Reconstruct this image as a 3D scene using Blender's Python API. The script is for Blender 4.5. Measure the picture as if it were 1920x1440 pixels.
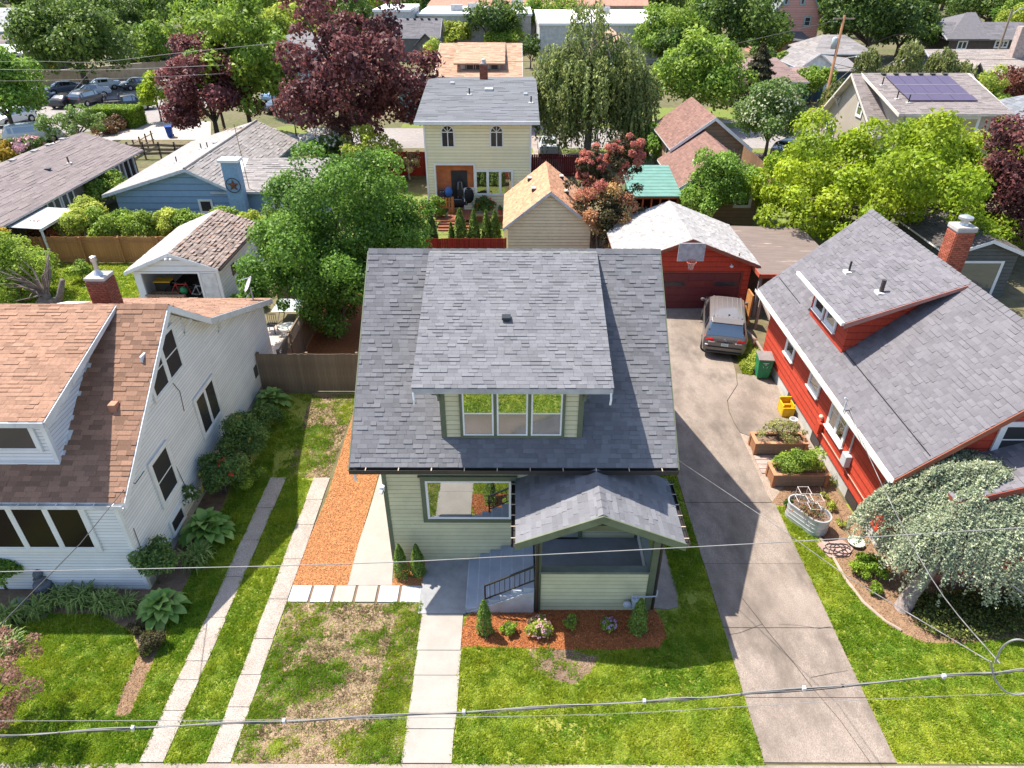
import bpy, math, random
import numpy as np
from mathutils import Vector as V, Matrix

for o in list(bpy.data.objects):
    bpy.data.objects.remove(o)
scene = bpy.context.scene
COL = scene.collection
rnd = random.Random(7)
rng = np.random.default_rng(7)

# ------------------------------------------------------------------ camera, sky, sun, exposure
CAM_H, FPX = 16.0, 1280.0
PITCH = math.atan(818 / 1280.0)
YAW = 0.0033
cam_d = bpy.data.cameras.new('camera')
cam_d.lens, cam_d.sensor_width = 24.0, 36.0
cam_d.clip_start, cam_d.clip_end = 0.5, 4000
cam = bpy.data.objects.new('camera', cam_d)
COL.objects.link(cam)
cam.location = (0, 0, CAM_H)
cam.rotation_euler = (math.pi / 2 - PITCH, 0, YAW)
scene.camera = cam

SUN = V((-0.467, 0.305, 1.0)).normalized()
world = bpy.data.worlds.new('World')
scene.world = world
world.use_nodes = True
wt = world.node_tree
sky = wt.nodes.new('ShaderNodeTexSky')
sky.sky_type = 'NISHITA'
sky.sun_disc = False
sky.sun_elevation = math.asin(SUN.z)
sky.sun_rotation = math.atan2(SUN.x, SUN.y)
sky.air_density, sky.dust_density = 1.0, 1.2
bg = wt.nodes['Background']
bg.inputs['Strength'].default_value = 0.145
wt.links.new(sky.outputs[0], bg.inputs['Color'])
sun_d = bpy.data.lights.new('sun', 'SUN')
sun_d.energy, sun_d.angle, sun_d.color = 4.7, math.radians(0.5), (1.0, 0.94, 0.84)
sun = bpy.data.objects.new('sun', sun_d)
COL.objects.link(sun)
sun.location = SUN * 60
sun.rotation_euler = SUN.to_track_quat('Z', 'Y').to_euler()
scene.view_settings.view_transform = 'Standard'
scene.view_settings.look = 'None'
scene.view_settings.exposure = 1.0
scene.view_settings.gamma = 1.0
scene.view_settings.use_curve_mapping = False
scene.cycles.max_bounces = 7
scene.cycles.transparent_max_bounces = 6
scene.cycles.sample_clamp_indirect = 6.0

# ------------------------------------------------------------------ photograph pixel -> point in the place
_S, _C = math.sin(PITCH), math.cos(PITCH)
def ray(u, v):
    x, y = (u - 960) / FPX, -(v - 720) / FPX
    d = (x, _C + y * _S, -_S + y * _C)
    c, s = math.cos(YAW), math.sin(YAW)
    return V((d[0] * c - d[1] * s, d[0] * s + d[1] * c, d[2]))
def G(u, v, z=0.0):                       # where the line of sight meets height z
    d = ray(u, v)
    t = (z - CAM_H) / d.z
    return V((d.x * t, d.y * t, z))
def AY(u, v, Y):
    d = ray(u, v)
    t = Y / d.y
    return V((d.x * t, Y, CAM_H + d.z * t))
def AX(u, v, X):
    d = ray(u, v)
    t = X / d.x
    return V((X, d.y * t, CAM_H + d.z * t))
CAMP = V((0, 0, CAM_H))

# ------------------------------------------------------------------ objects
ORG = {}
def org(o):
    return ORG.get(o.name, V((0, 0, 0))) if o is not None else V((0, 0, 0))
def tag(o, label=None, cat=None, group=None, kind=None):
    if label: o['label'] = label
    if cat: o['category'] = cat
    if group: o['group'] = group
    if kind: o['kind'] = kind
    return o
def thing(name, label, cat, loc, group=None):
    o = bpy.data.objects.new(name, None)
    o.empty_display_size = 0.3
    COL.objects.link(o)
    o.location = loc
    ORG[o.name] = V(loc)
    return tag(o, label, cat, group)
def link(name, me, parent=None, loc=None):
    o = bpy.data.objects.new(name, me)
    COL.objects.link(o)
    if parent is not None:
        o.parent = parent
        ORG[o.name] = org(parent)
    if loc is not None:
        o.location = loc
    return o
def copy_tree(o, parent=None):
    c = o.copy()
    COL.objects.link(c)
    if parent is not None: c.parent = parent
    for ch in list(o.children):
        copy_tree(ch, c)
    return c

class MB:
    """collects faces for ONE mesh object"""
    def __init__(s):
        s.v, s.f, s.m, s.sh, s.cm, s.csh = [], [], [], [], 0, 1.0
    def face(s, pts):
        i = len(s.v)
        s.v += [tuple(p) for p in pts]
        s.f.append(tuple(range(i, i + len(pts))))
        s.m.append(s.cm); s.sh.append(s.csh)
    def idx(s, vs, fs):
        i = len(s.v)
        s.v += [tuple(p) for p in vs]
        for f in fs:
            s.f.append(tuple(i + k for k in f)); s.m.append(s.cm); s.sh.append(s.csh)
    def box(s, x0, y0, z0, x1, y1, z1):
        s.idx([(x0,y0,z0),(x1,y0,z0),(x1,y1,z0),(x0,y1,z0),(x0,y0,z1),(x1,y0,z1),(x1,y1,z1),(x0,y1,z1)],
              [(0,3,2,1),(4,5,6,7),(0,1,5,4),(1,2,6,5),(2,3,7,6),(3,0,4,7)])
        return s
    def obox(s, O, u, w, n, a0, a1, b0, b1, c0, c1):
        O, u, w, n = V(O), V(u), V(w), V(n)
        P = [O + u*a + w*b + n*c for c in (c0, c1) for b in (b0, b1) for a in (a0, a1)]
        s.idx(P, [(0,2,3,1),(4,5,7,6),(0,1,5,4),(1,3,7,5),(3,2,6,7),(2,0,4,6)])
        return s
    def bar(s, p, q, w, h=None, up=(0,0,1)):      # a straight square bar
        p, q = V(p), V(q); d = (q - p); L = d.length
        if L < 1e-6: return s
        d /= L; up = V(up)
        if abs(d.dot(up)) > .99: up = V((1, 0, 0))
        x = d.cross(up).normalized(); y = x.cross(d).normalized(); h = h or w
        return s.obox(p, d, x, y, 0, L, -w/2, w/2, -h/2, h/2)
    def prism(s, poly, ext):                     # polygon pushed along a vector
        poly = [V(p) for p in poly]; ext = V(ext); n = len(poly)
        s.idx(poly + [p + ext for p in poly], [tuple(range(n))[::-1], tuple(range(n, 2*n))] +
              [(i, (i+1) % n, n + (i+1) % n, n + i) for i in range(n)])
        return s
    def tube(s, pts, r, n=6, caps=True):
        pts = [V(p) for p in pts]
        rs = r if isinstance(r, (list, tuple)) else [r] * len(pts)
        base = len(s.v); prev = None
        for i, p in enumerate(pts):
            d = (pts[min(i+1, len(pts)-1)] - pts[max(i-1, 0)]).normalized()
            if prev is None:
                a = V((0,0,1)) if abs(d.z) < .9 else V((1,0,0))
                x = d.cross(a).normalized()
            else:
                x = (prev - d * prev.dot(d)).normalized()
            prev = x; y = d.cross(x)
            for k in range(n):
                t = 2*math.pi*k/n
                s.v.append(tuple(p + (x*math.cos(t) + y*math.sin(t)) * rs[i]))
        for i in range(len(pts) - 1):
            for k in range(n):
                a = base + i*n + k; b = base + i*n + (k+1) % n
                s.f.append((a, b, b+n, a+n)); s.m.append(s.cm); s.sh.append(s.csh)
        if caps:
            for k0 in (base, base + (len(pts)-1)*n):
                s.f.append(tuple(range(k0, k0+n))); s.m.append(s.cm); s.sh.append(s.csh)
        return s
    def lathe(s, c, prof, n=14):                 # prof: (radius, z) upward round a vertical axis
        c = V(c); base = len(s.v)
        for r, z in prof:
            for k in range(n):
                t = 2*math.pi*k/n
                s.v.append((c.x + r*math.cos(t), c.y + r*math.sin(t), c.z + z))
        for i in range(len(prof)-1):
            for k in range(n):
                a = base + i*n + k; b = base + i*n + (k+1) % n
                s.f.append((a, b, b+n, a+n)); s.m.append(s.cm); s.sh.append(s.csh)
        for k0 in (base, base + (len(prof)-1)*n):
            s.f.append(tuple(range(k0, k0+n))); s.m.append(s.cm); s.sh.append(s.csh)
        return s
    def ball(s, c, r, n=8, m=6):
        rx, ry, rz = r if isinstance(r, (tuple, list)) else (r, r, r)
        c = V(c); base = len(s.v)
        for i in range(m+1):
            ph = math.pi*i/m
            for k in range(n):
                t = 2*math.pi*k/n
                s.v.append((c.x + rx*math.sin(ph)*math.cos(t), c.y + ry*math.sin(ph)*math.sin(t), c.z - rz*math.cos(ph)))
        for i in range(m):
            for k in range(n):
                a = base + i*n + k; b = base + i*n + (k+1) % n
                s.f.append((a, b, b+n, a+n)); s.m.append(s.cm); s.sh.append(s.csh)
        return s
    def build(s, name, mats, parent=None, smooth=False, bevel=0, origin=None):
        o0 = org(parent) if parent is not None else V(origin or (0,0,0))
        me = bpy.data.meshes.new(name)
        me.from_pydata([(x-o0.x, y-o0.y, z-o0.z) for x, y, z in s.v], [], s.f)
        for mt in (mats if isinstance(mats, (list, tuple)) else [mats]):
            me.materials.append(mt)
        me.polygons.foreach_set('material_index', s.m)
        at = me.attributes.new('shade', 'FLOAT', 'FACE')
        at.data.foreach_set('value', s.sh)
        if smooth:
            me.polygons.foreach_set('use_smooth', [True]*len(s.f))
        me.update()
        o = link(name, me, parent, None if parent is not None else o0)
        if parent is None: ORG[o.name] = o0
        if bevel:
            b = o.modifiers.new('bevel', 'BEVEL'); b.width = bevel; b.segments = 2; b.limit_method = 'ANGLE'
        return o

def np_mesh(name, P, k, mat, shade=None, tint=None, normals=None):
    """P: (n,k,3) array, n separate faces of k corners each"""
    n = P.shape[0]
    me = bpy.data.meshes.new(name)
    me.vertices.add(n*k); me.loops.add(n*k); me.polygons.add(n)
    me.vertices.foreach_set('co', P.reshape(-1).astype(np.float32))
    me.loops.foreach_set('vertex_index', np.arange(n*k, dtype=np.int32))
    me.polygons.foreach_set('loop_start', np.arange(0, n*k, k, dtype=np.int32))
    me.polygons.foreach_set('loop_total', np.full(n, k, dtype=np.int32))
    for nm, a in (('shade', shade), ('tint', tint)):
        if a is not None:
            at = me.attributes.new(nm, 'FLOAT', 'FACE')
            at.data.foreach_set('value', a.astype(np.float32))
    me.materials.append(mat)
    me.update(calc_edges=True)
    return me

# ------------------------------------------------------------------ materials
MATS = {}
def _n(t, k, **kw):
    n = t.nodes.new(k)
    for a, b in kw.items(): setattr(n, a, b)
    return n
def M(name, c, rough=.8, c2=None, var=.25, scale=2.0, detail=4, bump=0.0, bscale=40, shade=False, spec=.3,
      metal=0.0, stretch=None, world=False, coat=0.0, speck=None, obrand=0.0, spots=None):
    if name in MATS: return MATS[name]
    m = bpy.data.materials.new(name); MATS[name] = m
    m.use_nodes = True; t = m.node_tree; b = t.nodes['Principled BSDF']
    b.inputs['Roughness'].default_value = rough
    b.inputs['Metallic'].default_value = metal
    b.inputs['Specular IOR Level'].default_value = spec
    if coat: b.inputs['Coat Weight'].default_value = coat; b.inputs['Coat Roughness'].default_value = .05
    L = t.links.new
    if world: co = _n(t, 'ShaderNodeNewGeometry').outputs['Position']
    else: co = _n(t, 'ShaderNodeTexCoord').outputs['Object']
    if stretch:
        mp = _n(t, 'ShaderNodeMapping'); mp.inputs['Scale'].default_value = stretch
        L(co, mp.inputs['Vector']); co = mp.outputs[0]
    nz = _n(t, 'ShaderNodeTexNoise'); nz.inputs['Scale'].default_value = scale; nz.inputs['Detail'].default_value = detail
    nz.inputs['Roughness'].default_value = .65
    L(co, nz.inputs['Vector'])
    mr = _n(t, 'ShaderNodeMapRange'); mr.inputs[1].default_value = .3; mr.inputs[2].default_value = .7
    L(nz.outputs['Fac'], mr.inputs[0])
    mx = _n(t, 'ShaderNodeMix', data_type='RGBA')
    if c2 is None: c2 = tuple(x*(1-var*1.2) for x in c); c = tuple(min(1, x*(1+var*.5)) for x in c)
    mx.inputs['A'].default_value = (*c, 1); mx.inputs['B'].default_value = (*c2, 1)
    L(mr.outputs[0], mx.inputs['Factor']); col = mx.outputs['Result']
    def mul(col, sock):
        k = _n(t, 'ShaderNodeMix', data_type='RGBA', blend_type='MULTIPLY'); k.inputs['Factor'].default_value = 1
        L(col, k.inputs['A']); L(sock, k.inputs['B']); return k.outputs['Result']
    if speck:                                   # fine light/dark aggregate: (scale, amount)
        n2 = _n(t, 'ShaderNodeTexNoise'); n2.inputs['Scale'].default_value = speck[0]; n2.inputs['Detail'].default_value = 2
        L(co, n2.inputs['Vector'])
        r2 = _n(t, 'ShaderNodeMapRange'); r2.inputs[1].default_value = .3; r2.inputs[2].default_value = .7
        r2.inputs[3].default_value = 1-speck[1]; r2.inputs[4].default_value = 1+speck[1]
        L(n2.outputs['Fac'], r2.inputs[0]); col = mul(col, r2.outputs[0])
    if spots:                                   # stains with their own shape: (scale, low, high, colour)
        n3 = _n(t, 'ShaderNodeTexNoise'); n3.inputs['Scale'].default_value = spots[0]; n3.inputs['Detail'].default_value = 6
        n3.inputs['Roughness'].default_value = .7
        L(co, n3.inputs['Vector'])
        r3 = _n(t, 'ShaderNodeMapRange'); r3.inputs[1].default_value = spots[1]; r3.inputs[2].default_value = spots[2]
        L(n3.outputs['Fac'], r3.inputs[0])
        k = _n(t, 'ShaderNodeMix', data_type='RGBA'); L(r3.outputs[0], k.inputs['Factor'])
        L(col, k.inputs['A']); k.inputs['B'].default_value = (*spots[3], 1); col = k.outputs['Result']
    if shade:
        a = _n(t, 'ShaderNodeAttribute', attribute_name='shade'); col = mul(col, a.outputs['Fac'])
    if obrand:
        oi = _n(t, 'ShaderNodeObjectInfo')
        r4 = _n(t, 'ShaderNodeMapRange'); r4.inputs[3].default_value = 1-obrand; r4.inputs[4].default_value = 1+obrand
        L(oi.outputs['Random'], r4.inputs[0]); col = mul(col, r4.outputs[0])
    L(col, b.inputs['Base Color'])
    if bump:
        n4 = _n(t, 'ShaderNodeTexNoise'); n4.inputs['Scale'].default_value = bscale; n4.inputs['Detail'].default_value = 3
        L(co, n4.inputs['Vector'])
        bp = _n(t, 'ShaderNodeBump'); bp.inputs['Strength'].default_value = bump; bp.inputs['Distance'].default_value = .02
        L(n4.outputs['Fac'], bp.inputs['Height']); L(bp.outputs[0], b.inputs['Normal'])
    return m
def leafmat(name, a, b, trans=.3, rough=.55):
    if name in MATS: return MATS[name]
    if trans: trans = min(.45, trans+.1)
    m = bpy.data.materials.new(name); MATS[name] = m
    m.use_nodes = True; t = m.node_tree; L = t.links.new
    p = t.nodes['Principled BSDF']; out = t.nodes['Material Output']
    p.inputs['Roughness'].default_value = rough; p.inputs['Specular IOR Level'].default_value = .35
    at = _n(t, 'ShaderNodeAttribute', attribute_name='tint'); sh = _n(t, 'ShaderNodeAttribute', attribute_name='shade')
    mx = _n(t, 'ShaderNodeMix', data_type='RGBA'); mx.inputs['A'].default_value = (*a, 1); mx.inputs['B'].default_value = (*b, 1)
    L(at.outputs['Fac'], mx.inputs['Factor'])
    k = _n(t, 'ShaderNodeMix', data_type='RGBA', blend_type='MULTIPLY'); k.inputs['Factor'].default_value = 1
    L(mx.outputs['Result'], k.inputs['A']); L(sh.outputs['Fac'], k.inputs['B'])
    L(k.outputs['Result'], p.inputs['Base Color'])
    tr = _n(t, 'ShaderNodeBsdfTranslucent'); L(k.outputs['Result'], tr.inputs['Color'])
    ms = _n(t, 'ShaderNodeMixShader'); ms.inputs[0].default_value = trans
    L(p.outputs[0], ms.inputs[1]); L(tr.outputs[0], ms.inputs[2]); L(ms.outputs[0], out.inputs['Surface'])
    return m
def glassmat(name, c=(.02,.022,.022), refl=.5, rough=.02, spec=.25):
    if name in MATS: return MATS[name]
    m = bpy.data.materials.new(name); MATS[name] = m
    m.use_nodes = True; t = m.node_tree; L = t.links.new
    p = t.nodes['Principled BSDF']; out = t.nodes['Material Output']
    p.inputs['Base Color'].default_value = (*c, 1); p.inputs['Roughness'].default_value = .25; p.inputs['Specular IOR Level'].default_value = spec
    g = _n(t, 'ShaderNodeBsdfGlossy'); g.inputs['Color'].default_value = (.9,.93,.92,1); g.inputs['Roughness'].default_value = rough
    ms = _n(t, 'ShaderNodeMixShader'); ms.inputs[0].default_value = refl
    nz = _n(t, 'ShaderNodeTexNoise'); nz.inputs['Scale'].default_value = .8; nz.inputs['Detail'].default_value = 1
    bp = _n(t, 'ShaderNodeBump'); bp.inputs['Strength'].default_value = .06; bp.inputs['Distance'].default_value = .05
    L(nz.outputs['Fac'], bp.inputs['Height']); L(bp.outputs[0], g.inputs['Normal'])
    L(p.outputs[0], ms.inputs[1]); L(g.outputs[0], ms.inputs[2]); L(ms.outputs[0], out.inputs['Surface'])
    return m

white = M('white_paint', (.72,.72,.72), .5, var=.1, scale=1.5)
white_dirty = M('weathered_white_paint', (.62,.62,.62), .7, c2=(.48,.48,.47), scale=2.5, spots=(5, .6, .75, (.28,.27,.25)))
glass = glassmat('window_glass', refl=.42)
glass_dark = glassmat('dark_window_glass', (.038,.036,.04), refl=.02)
glass_screen = glassmat('insect_screen', (.05,.048,.05), refl=.24, rough=.10)
black = M('black_metal', (.02,.02,.022), .4, var=.2, spec=.5)
dark_inside = M('dark_interior', (.025,.022,.02), .9)
UP = V((0,0,1))

# ------------------------------------------------------------------ building pieces
def clip(poly, a, b, c):                         # keep a*x + b*y <= c
    out = []
    for i in range(len(poly)):
        p, q = poly[i], poly[(i+1) % len(poly)]
        dp, dq = a*p[0]+b*p[1]-c, a*q[0]+b*q[1]-c
        if dp <= 0: out.append(p)
        if dp*dq < 0:
            t = dp/(dp-dq); out.append((p[0]+t*(q[0]-p[0]), p[1]+t*(q[1]-p[1])))
    return out
def area(p):
    return abs(sum(p[i][0]*p[(i+1)%len(p)][1]-p[(i+1)%len(p)][0]*p[i][1] for i in range(len(p))))/2
def siding(parent, O, u, n, poly, exp, mat, z0=None, name='siding_board', lap=.022, joined=False):
    """lapped boards over a convex wall outline given as (along, height) from O"""
    O, u, n = V(O), V(u), V(n)
    zmin = min(p[1] for p in poly); zmax = max(p[1] for p in poly)
    z = zmin if z0 is None else z0
    J = MB()
    while z < zmax - .01:
        q = clip(clip(poly, 0, -1, -z), 0, 1, z+exp-min(.016, exp*.1))
        if len(q) >= 3 and area(q) > 1e-3:
            mb = J if joined else MB()
            mb.csh = rnd.uniform(.94, 1.05)
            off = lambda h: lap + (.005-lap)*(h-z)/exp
            lip = max(.013, exp*.085)                # lower lip of the board, coloured darker to paint in the lap shadow line
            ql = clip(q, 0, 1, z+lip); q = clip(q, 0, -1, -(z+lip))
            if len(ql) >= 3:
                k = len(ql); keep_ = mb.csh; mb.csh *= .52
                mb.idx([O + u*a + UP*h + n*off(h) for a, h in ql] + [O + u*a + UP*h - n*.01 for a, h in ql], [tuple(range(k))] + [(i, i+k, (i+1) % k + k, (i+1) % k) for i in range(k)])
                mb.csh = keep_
            if len(q) < 3:
                if not joined: mb.build(name, mat, parent)
                z += exp; continue
            fr = [O + u*a + UP*h + n*off(h) for a, h in q]
            bk = [O + u*a + UP*h - n*.01 for a, h in q]
            k = len(q)
            mb.idx(fr + bk, [tuple(range(k)), tuple(range(k, 2*k))[::-1]] + [(i, i+k, (i+1) % k + k, (i+1) % k) for i in range(k)])
            if not joined: mb.build(name, mat, parent)
        z += exp
    if joined and J.v:
        J.build(name + 's', mat, parent)['kind'] = 'stuff'
def in_poly(x, y, poly):
    c = False
    for i in range(len(poly)):
        (x0, y0), (x1, y1) = poly[i], poly[i-1]
        if (y0 > y) != (y1 > y) and x < (x1-x0)*(y-y0)/(y1-y0)+x0: c = not c
    return c
def shingles(parent, O, e, s, poly, row, tab, mat, single=0, hole=None, jit=.35, lo=.72, hi=1.16, thick=.02, name='shingle', quiet=False):
    """courses of shingles on a roof plane: O origin, e along the eave, s up the slope, poly convex in (along, up)"""
    O, e, s = V(O), V(e).normalized(), V(s).normalized()
    n = e.cross(s).normalized()
    if n.z < 0: n = -n
    b0, b1 = min(p[1] for p in poly), max(p[1] for p in poly)
    a0, a1 = min(p[0] for p in poly), max(p[0] for p in poly)
    full, part = [], []
    b = b0; k = 0
    while b < b1 - .01:
        a = a0 - rnd.random()*tab
        while a < a1:
            w = tab*(1+rnd.uniform(-jit, jit))
            if hole is None or not in_poly(a+w/2, b+row/2, hole):
                r = [(a, b), (a+w, b), (a+w, b+row), (a, b+row)]
                q = r
                ps = poly
                # clip the rectangle to the plane outline
                sgn = 1 if sum(ps[i][0]*ps[(i+1)%len(ps)][1]-ps[(i+1)%len(ps)][0]*ps[i][1] for i in range(len(ps))) > 0 else -1
                for i in range(len(ps)):
                    p0, p1 = ps[i], ps[(i+1) % len(ps)]
                    A, B = (p1[1]-p0[1])*sgn, -(p1[0]-p0[0])*sgn
                    q = clip(q, A, B, A*p0[0]+B*p0[1])
                    if len(q) < 3: break
                if len(q) >= 3 and area(q) > 5e-4:
                    sh = rnd.choice((lo, (lo*2+hi)/3, (lo+hi)/2, (lo+hi*2)/3, hi, hi))*rnd.uniform(.96, 1.04)
                    (full if area(q) > .98*row*w and single else part).append((q, b, w, a, sh))
            a += w + .004
        b += row; k += 1
    def put(mb, q, b, sh):
        mb.csh = sh
        th_ = thick*rnd.choice((.3,.3,.45,.8,1.25))
        hh = lambda t: th_ + (.004-th_)*(t-b)/row
        fr = [O + e*x + s*y + n*hh(y) for x, y in q]
        bk = [O + e*x + s*y - n*.004 for x, y in q]
        m = len(q)
        mb.idx(fr+bk, [tuple(range(m))] + [(i, i+m, (i+1) % m+m, (i+1) % m) for i in range(m)])
    if single:
        full.sort(key=lambda t: (O + e*(t[3]+t[2]/2) + s*t[1] - CAMP).length)
        part += full[single:]; full = full[:single]
        vs = []
        for i in range(12):                      # shared pieces: length scale on the object, tone in the mesh
            mb = MB(); mb.csh = lo + (hi-lo)*i/11
            P = [(0,0),(1,0),(1,row),(0,row)]; th_ = thick*(.3,1.2,.45,.8)[i % 4]
            mb.idx([(x, y, th_ if y == 0 else .004) for x, y in P] + [(x, y, -.004) for x, y in P],
                   [(0,1,2,3),(0,4,5,1),(1,5,6,2),(3,7,4,0)])
            o = mb.build('shingle_piece', mat); vs.append(o.data); bpy.data.objects.remove(o)
        R = Matrix((e, s, n)).transposed().to_4x4(); o0 = org(parent)
        for q, b, w, a, sh in full:
            me = vs[max(0, min(11, int((sh-lo)/(hi-lo)*11)))]
            c = link(name, me, parent)
            c.matrix_basis = Matrix.Translation(O + e*a + s*b - o0) @ R @ Matrix.Diagonal((w, 1, 1, 1))
    mb = MB()
    for q, b, w, a, sh in part: put(mb, q, b, sh)
    if mb.v:
        o = mb.build('shingle_field', mat, parent); o['kind'] = 'stuff'
def slab(poly, t, name, mat, parent):            # roof deck: polygon with thickness straight down
    return MB().prism(poly, (0, 0, -t)).build(name, mat, parent)
def window(parent, O, u, n, w, h, trim=.1, tm=None, sm=None, cols=1, rows=1, gl=None, gl0=None, mull=.09, sill=False, name='window', sash=.045, label=None):
    """O lower left corner of the casing; casing > sash, panes"""
    O, u, n = V(O), V(u), V(n); tm = tm or white; sm = sm or white; gl = gl or glass
    mb = MB()
    B = lambda m, a0, a1, b0, b1, c0, c1: m.obox(O, u, UP, n, a0, a1, b0, b1, c0, c1)
    B(mb, 0, trim, 0, h, 0, .055); B(mb, w-trim, w, 0, h, 0, .055)
    B(mb, trim, w-trim, h-trim, h, 0, .06); B(mb, trim, w-trim, 0, trim, 0, .06)
    if sill: B(mb, -.04, w+.04, -.05, -.001, 0, .11)
    cw = (w-2*trim-(cols-1)*mull)/cols
    for c in range(1, cols):
        x = trim + c*cw + (c-1)*mull
        B(mb, x, x+mull, trim, h-trim, 0, .05)
    wo = mb.build(name, tm, parent)
    if label: wo['label'] = label
    for c in range(cols):
        x0 = trim + c*(cw+mull); x1 = x0+cw; y0, y1 = trim, h-trim
        sb = MB()
        B(sb, x0, x0+sash, y0, y1, .002, .045); B(sb, x1-sash, x1, y0, y1, .002, .045)
        B(sb, x0+sash, x1-sash, y0, y0+sash, .002, .04); B(sb, x0+sash, x1-sash, y1-sash, y1, .002, .04)
        hh = (y1-y0-2*sash)/rows
        for r in range(1, rows):
            B(sb, x0+sash, x1-sash, y0+sash+r*hh-.02, y0+sash+r*hh+.02, .002, .038)
        sb.build('sash', sm, wo)
        for r in range(rows):
            g = MB(); B(g, x0+sash, x1-sash, y0+sash+r*hh+(.02 if r else 0), y0+sash+(r+1)*hh-(.02 if r < rows-1 else 0), .026, .030 if r == 0 else .034)
            g.build('pane', gl0 if (gl0 and r == 0) else gl, wo)
    return wo
def gutter(parent, p, q, out, mat, size=.13, brackets=0, bm=None):
    p, q, out = V(p), V(q), V(out); d = (q-p).normalized(); L = (q-p).length
    mb = MB()
    mb.obox(p, d, out, UP, 0, L, 0, .012, -size, 0); mb.obox(p, d, out, UP, 0, L, .012, size-.012, -size, -size+.012)
    mb.obox(p, d, out, UP, 0, L, size-.012, size, -size, .004)
    g = mb.build('gutter', mat, parent)
    for i in range(brackets):
        t = L*(i+.5)/brackets
        b = MB(); b.obox(p, d, out, UP, t-.012, t+.012, .0, size+.004, -.004, .010); b.build('bracket', bm or mat, g)
    return g
def pipe_vent(parent, p, r=.04, h=.35, mat=None, flash=True):
    mb = MB().tube([V(p)-UP*.05, V(p)+UP*h], r, 8)
    o = mb.build('vent_pipe', mat or black, parent)
    if flash:
        MB().obox(V(p), (1,0,0), (0,1,0), UP, -.16, .16, -.16, .16, -.06, .045).build('flashing', M('pale_flashing', (.7,.68,.64), .5), o)
    return o
def box_vent(parent, p, s=.16, h=.12, mat=None):
    p = V(p)
    mb = MB().box(p.x-s*.7, p.y-s*.7, p.z-.15, p.x+s*.7, p.y+s*.7, p.z+h*.5)
    mb.box(p.x-s, p.y-s, p.z+h*.5, p.x+s, p.y+s, p.z+h)
    return mb.build('roof_vent', mat or black, parent)
def brick_stack(parent, x0, y0, x1, y1, z0, z1, brick, mortar, name='chimney', bw=.21, bh=.075, gap=.012):
    """mortar core with separate courses of bricks on its faces; chimney > brick"""
    core = MB().box(x0+.015, y0+.015, z0, x1-.015, y1-.015, z1-.002).build(name, mortar, parent)
    nz = int((z1-z0)/bh); made = 0
    vs = {}
    for k in range(nz):
        for (O, u, n, L) in ((V((x0,y0,0)), V((1,0,0)), V((0,-1,0)), x1-x0), (V((x1,y0,0)), V((0,1,0)), V((1,0,0)), y1-y0), (V((x0,y1,0)), V((0,-1,0)), V((-1,0,0)), y1-y0)):
            nb = max(1, round(L/bw)); w = L/nb
            for i in range(-1, nb):
                a0 = i*w + (w/2 if k % 2 else 0); a1 = a0+w-gap; a0, a1 = max(a0, 0), min(a1, L)
                if a1-a0 < .03: continue
                key = (round(a1-a0, 3), rnd.randrange(4))
                if key not in vs:
                    mb = MB(); mb.csh = rnd.uniform(.7, 1.2)
                    mb.box(0, -.03, 0, a1-a0, .006, bh-gap)
                    o = mb.build('brick_piece', brick); vs[key] = o.data; bpy.data.objects.remove(o)
                p = O + u*a0 + UP*(z0+k*bh) - n*.004
                c = link('brick', vs[key], core)
                c.matrix_basis = Matrix.Translation(p - org(parent)) @ Matrix((u, -n, UP)).transposed().to_4x4()
                made += 1
    return core
def picket_fence(name, label, p, q, h, mat, step=.15, gap=.012, group=None, rails=True, posts=2.4, pm=None, z0=0.0, tj=.02, front=1, cat='fence', pointed=False, thick=.02):
    p, q = V((p[0], p[1], z0)), V((q[0], q[1], z0)); d = (q-p); L = d.length; d /= L
    n = V((d.y, -d.x, 0))*front
    t = thing(name, label, cat, p, group)
    ns = max(1, int(L/step)); w = L/ns-gap; vs = []
    for i in range(5):
        mb = MB(); hh = h + rnd.uniform(-tj, tj)
        mb.csh = rnd.uniform(.75, 1.2)
        if pointed: mb.prism([(0,0,.04),(w,0,.04),(w,0,hh-.04),(w*.7,0,hh),(w*.3,0,hh),(0,0,hh-.04)], (0, thick, 0))
        else: mb.box(0, 0, .04, w, thick, hh)
        o = mb.build('picket_piece', mat); vs.append(o.data); bpy.data.objects.remove(o)
    R = Matrix((d, -n, UP)).transposed().to_4x4()
    for i in range(ns):
        c = link('picket', vs[rnd.randrange(5)], t)
        c.matrix_basis = Matrix.Translation(d*(i*L/ns)) @ R
    if rails:
        for z in (.35, h-.3):
            MB().obox(p, d, -n, UP, 0, L, thick, thick+.045, z-.045, z+.045).build('rail', pm or mat, t)
    k = max(1, round(L/posts))
    for i in range(k+1):
        a = min(max(i*L/k, .05), L-.05)
        MB().obox(p, d, -n, UP, a-.05, a+.05, thick+.046, thick+.146, 0, h+.02).build('post', pm or mat, t)
    return t
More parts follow.
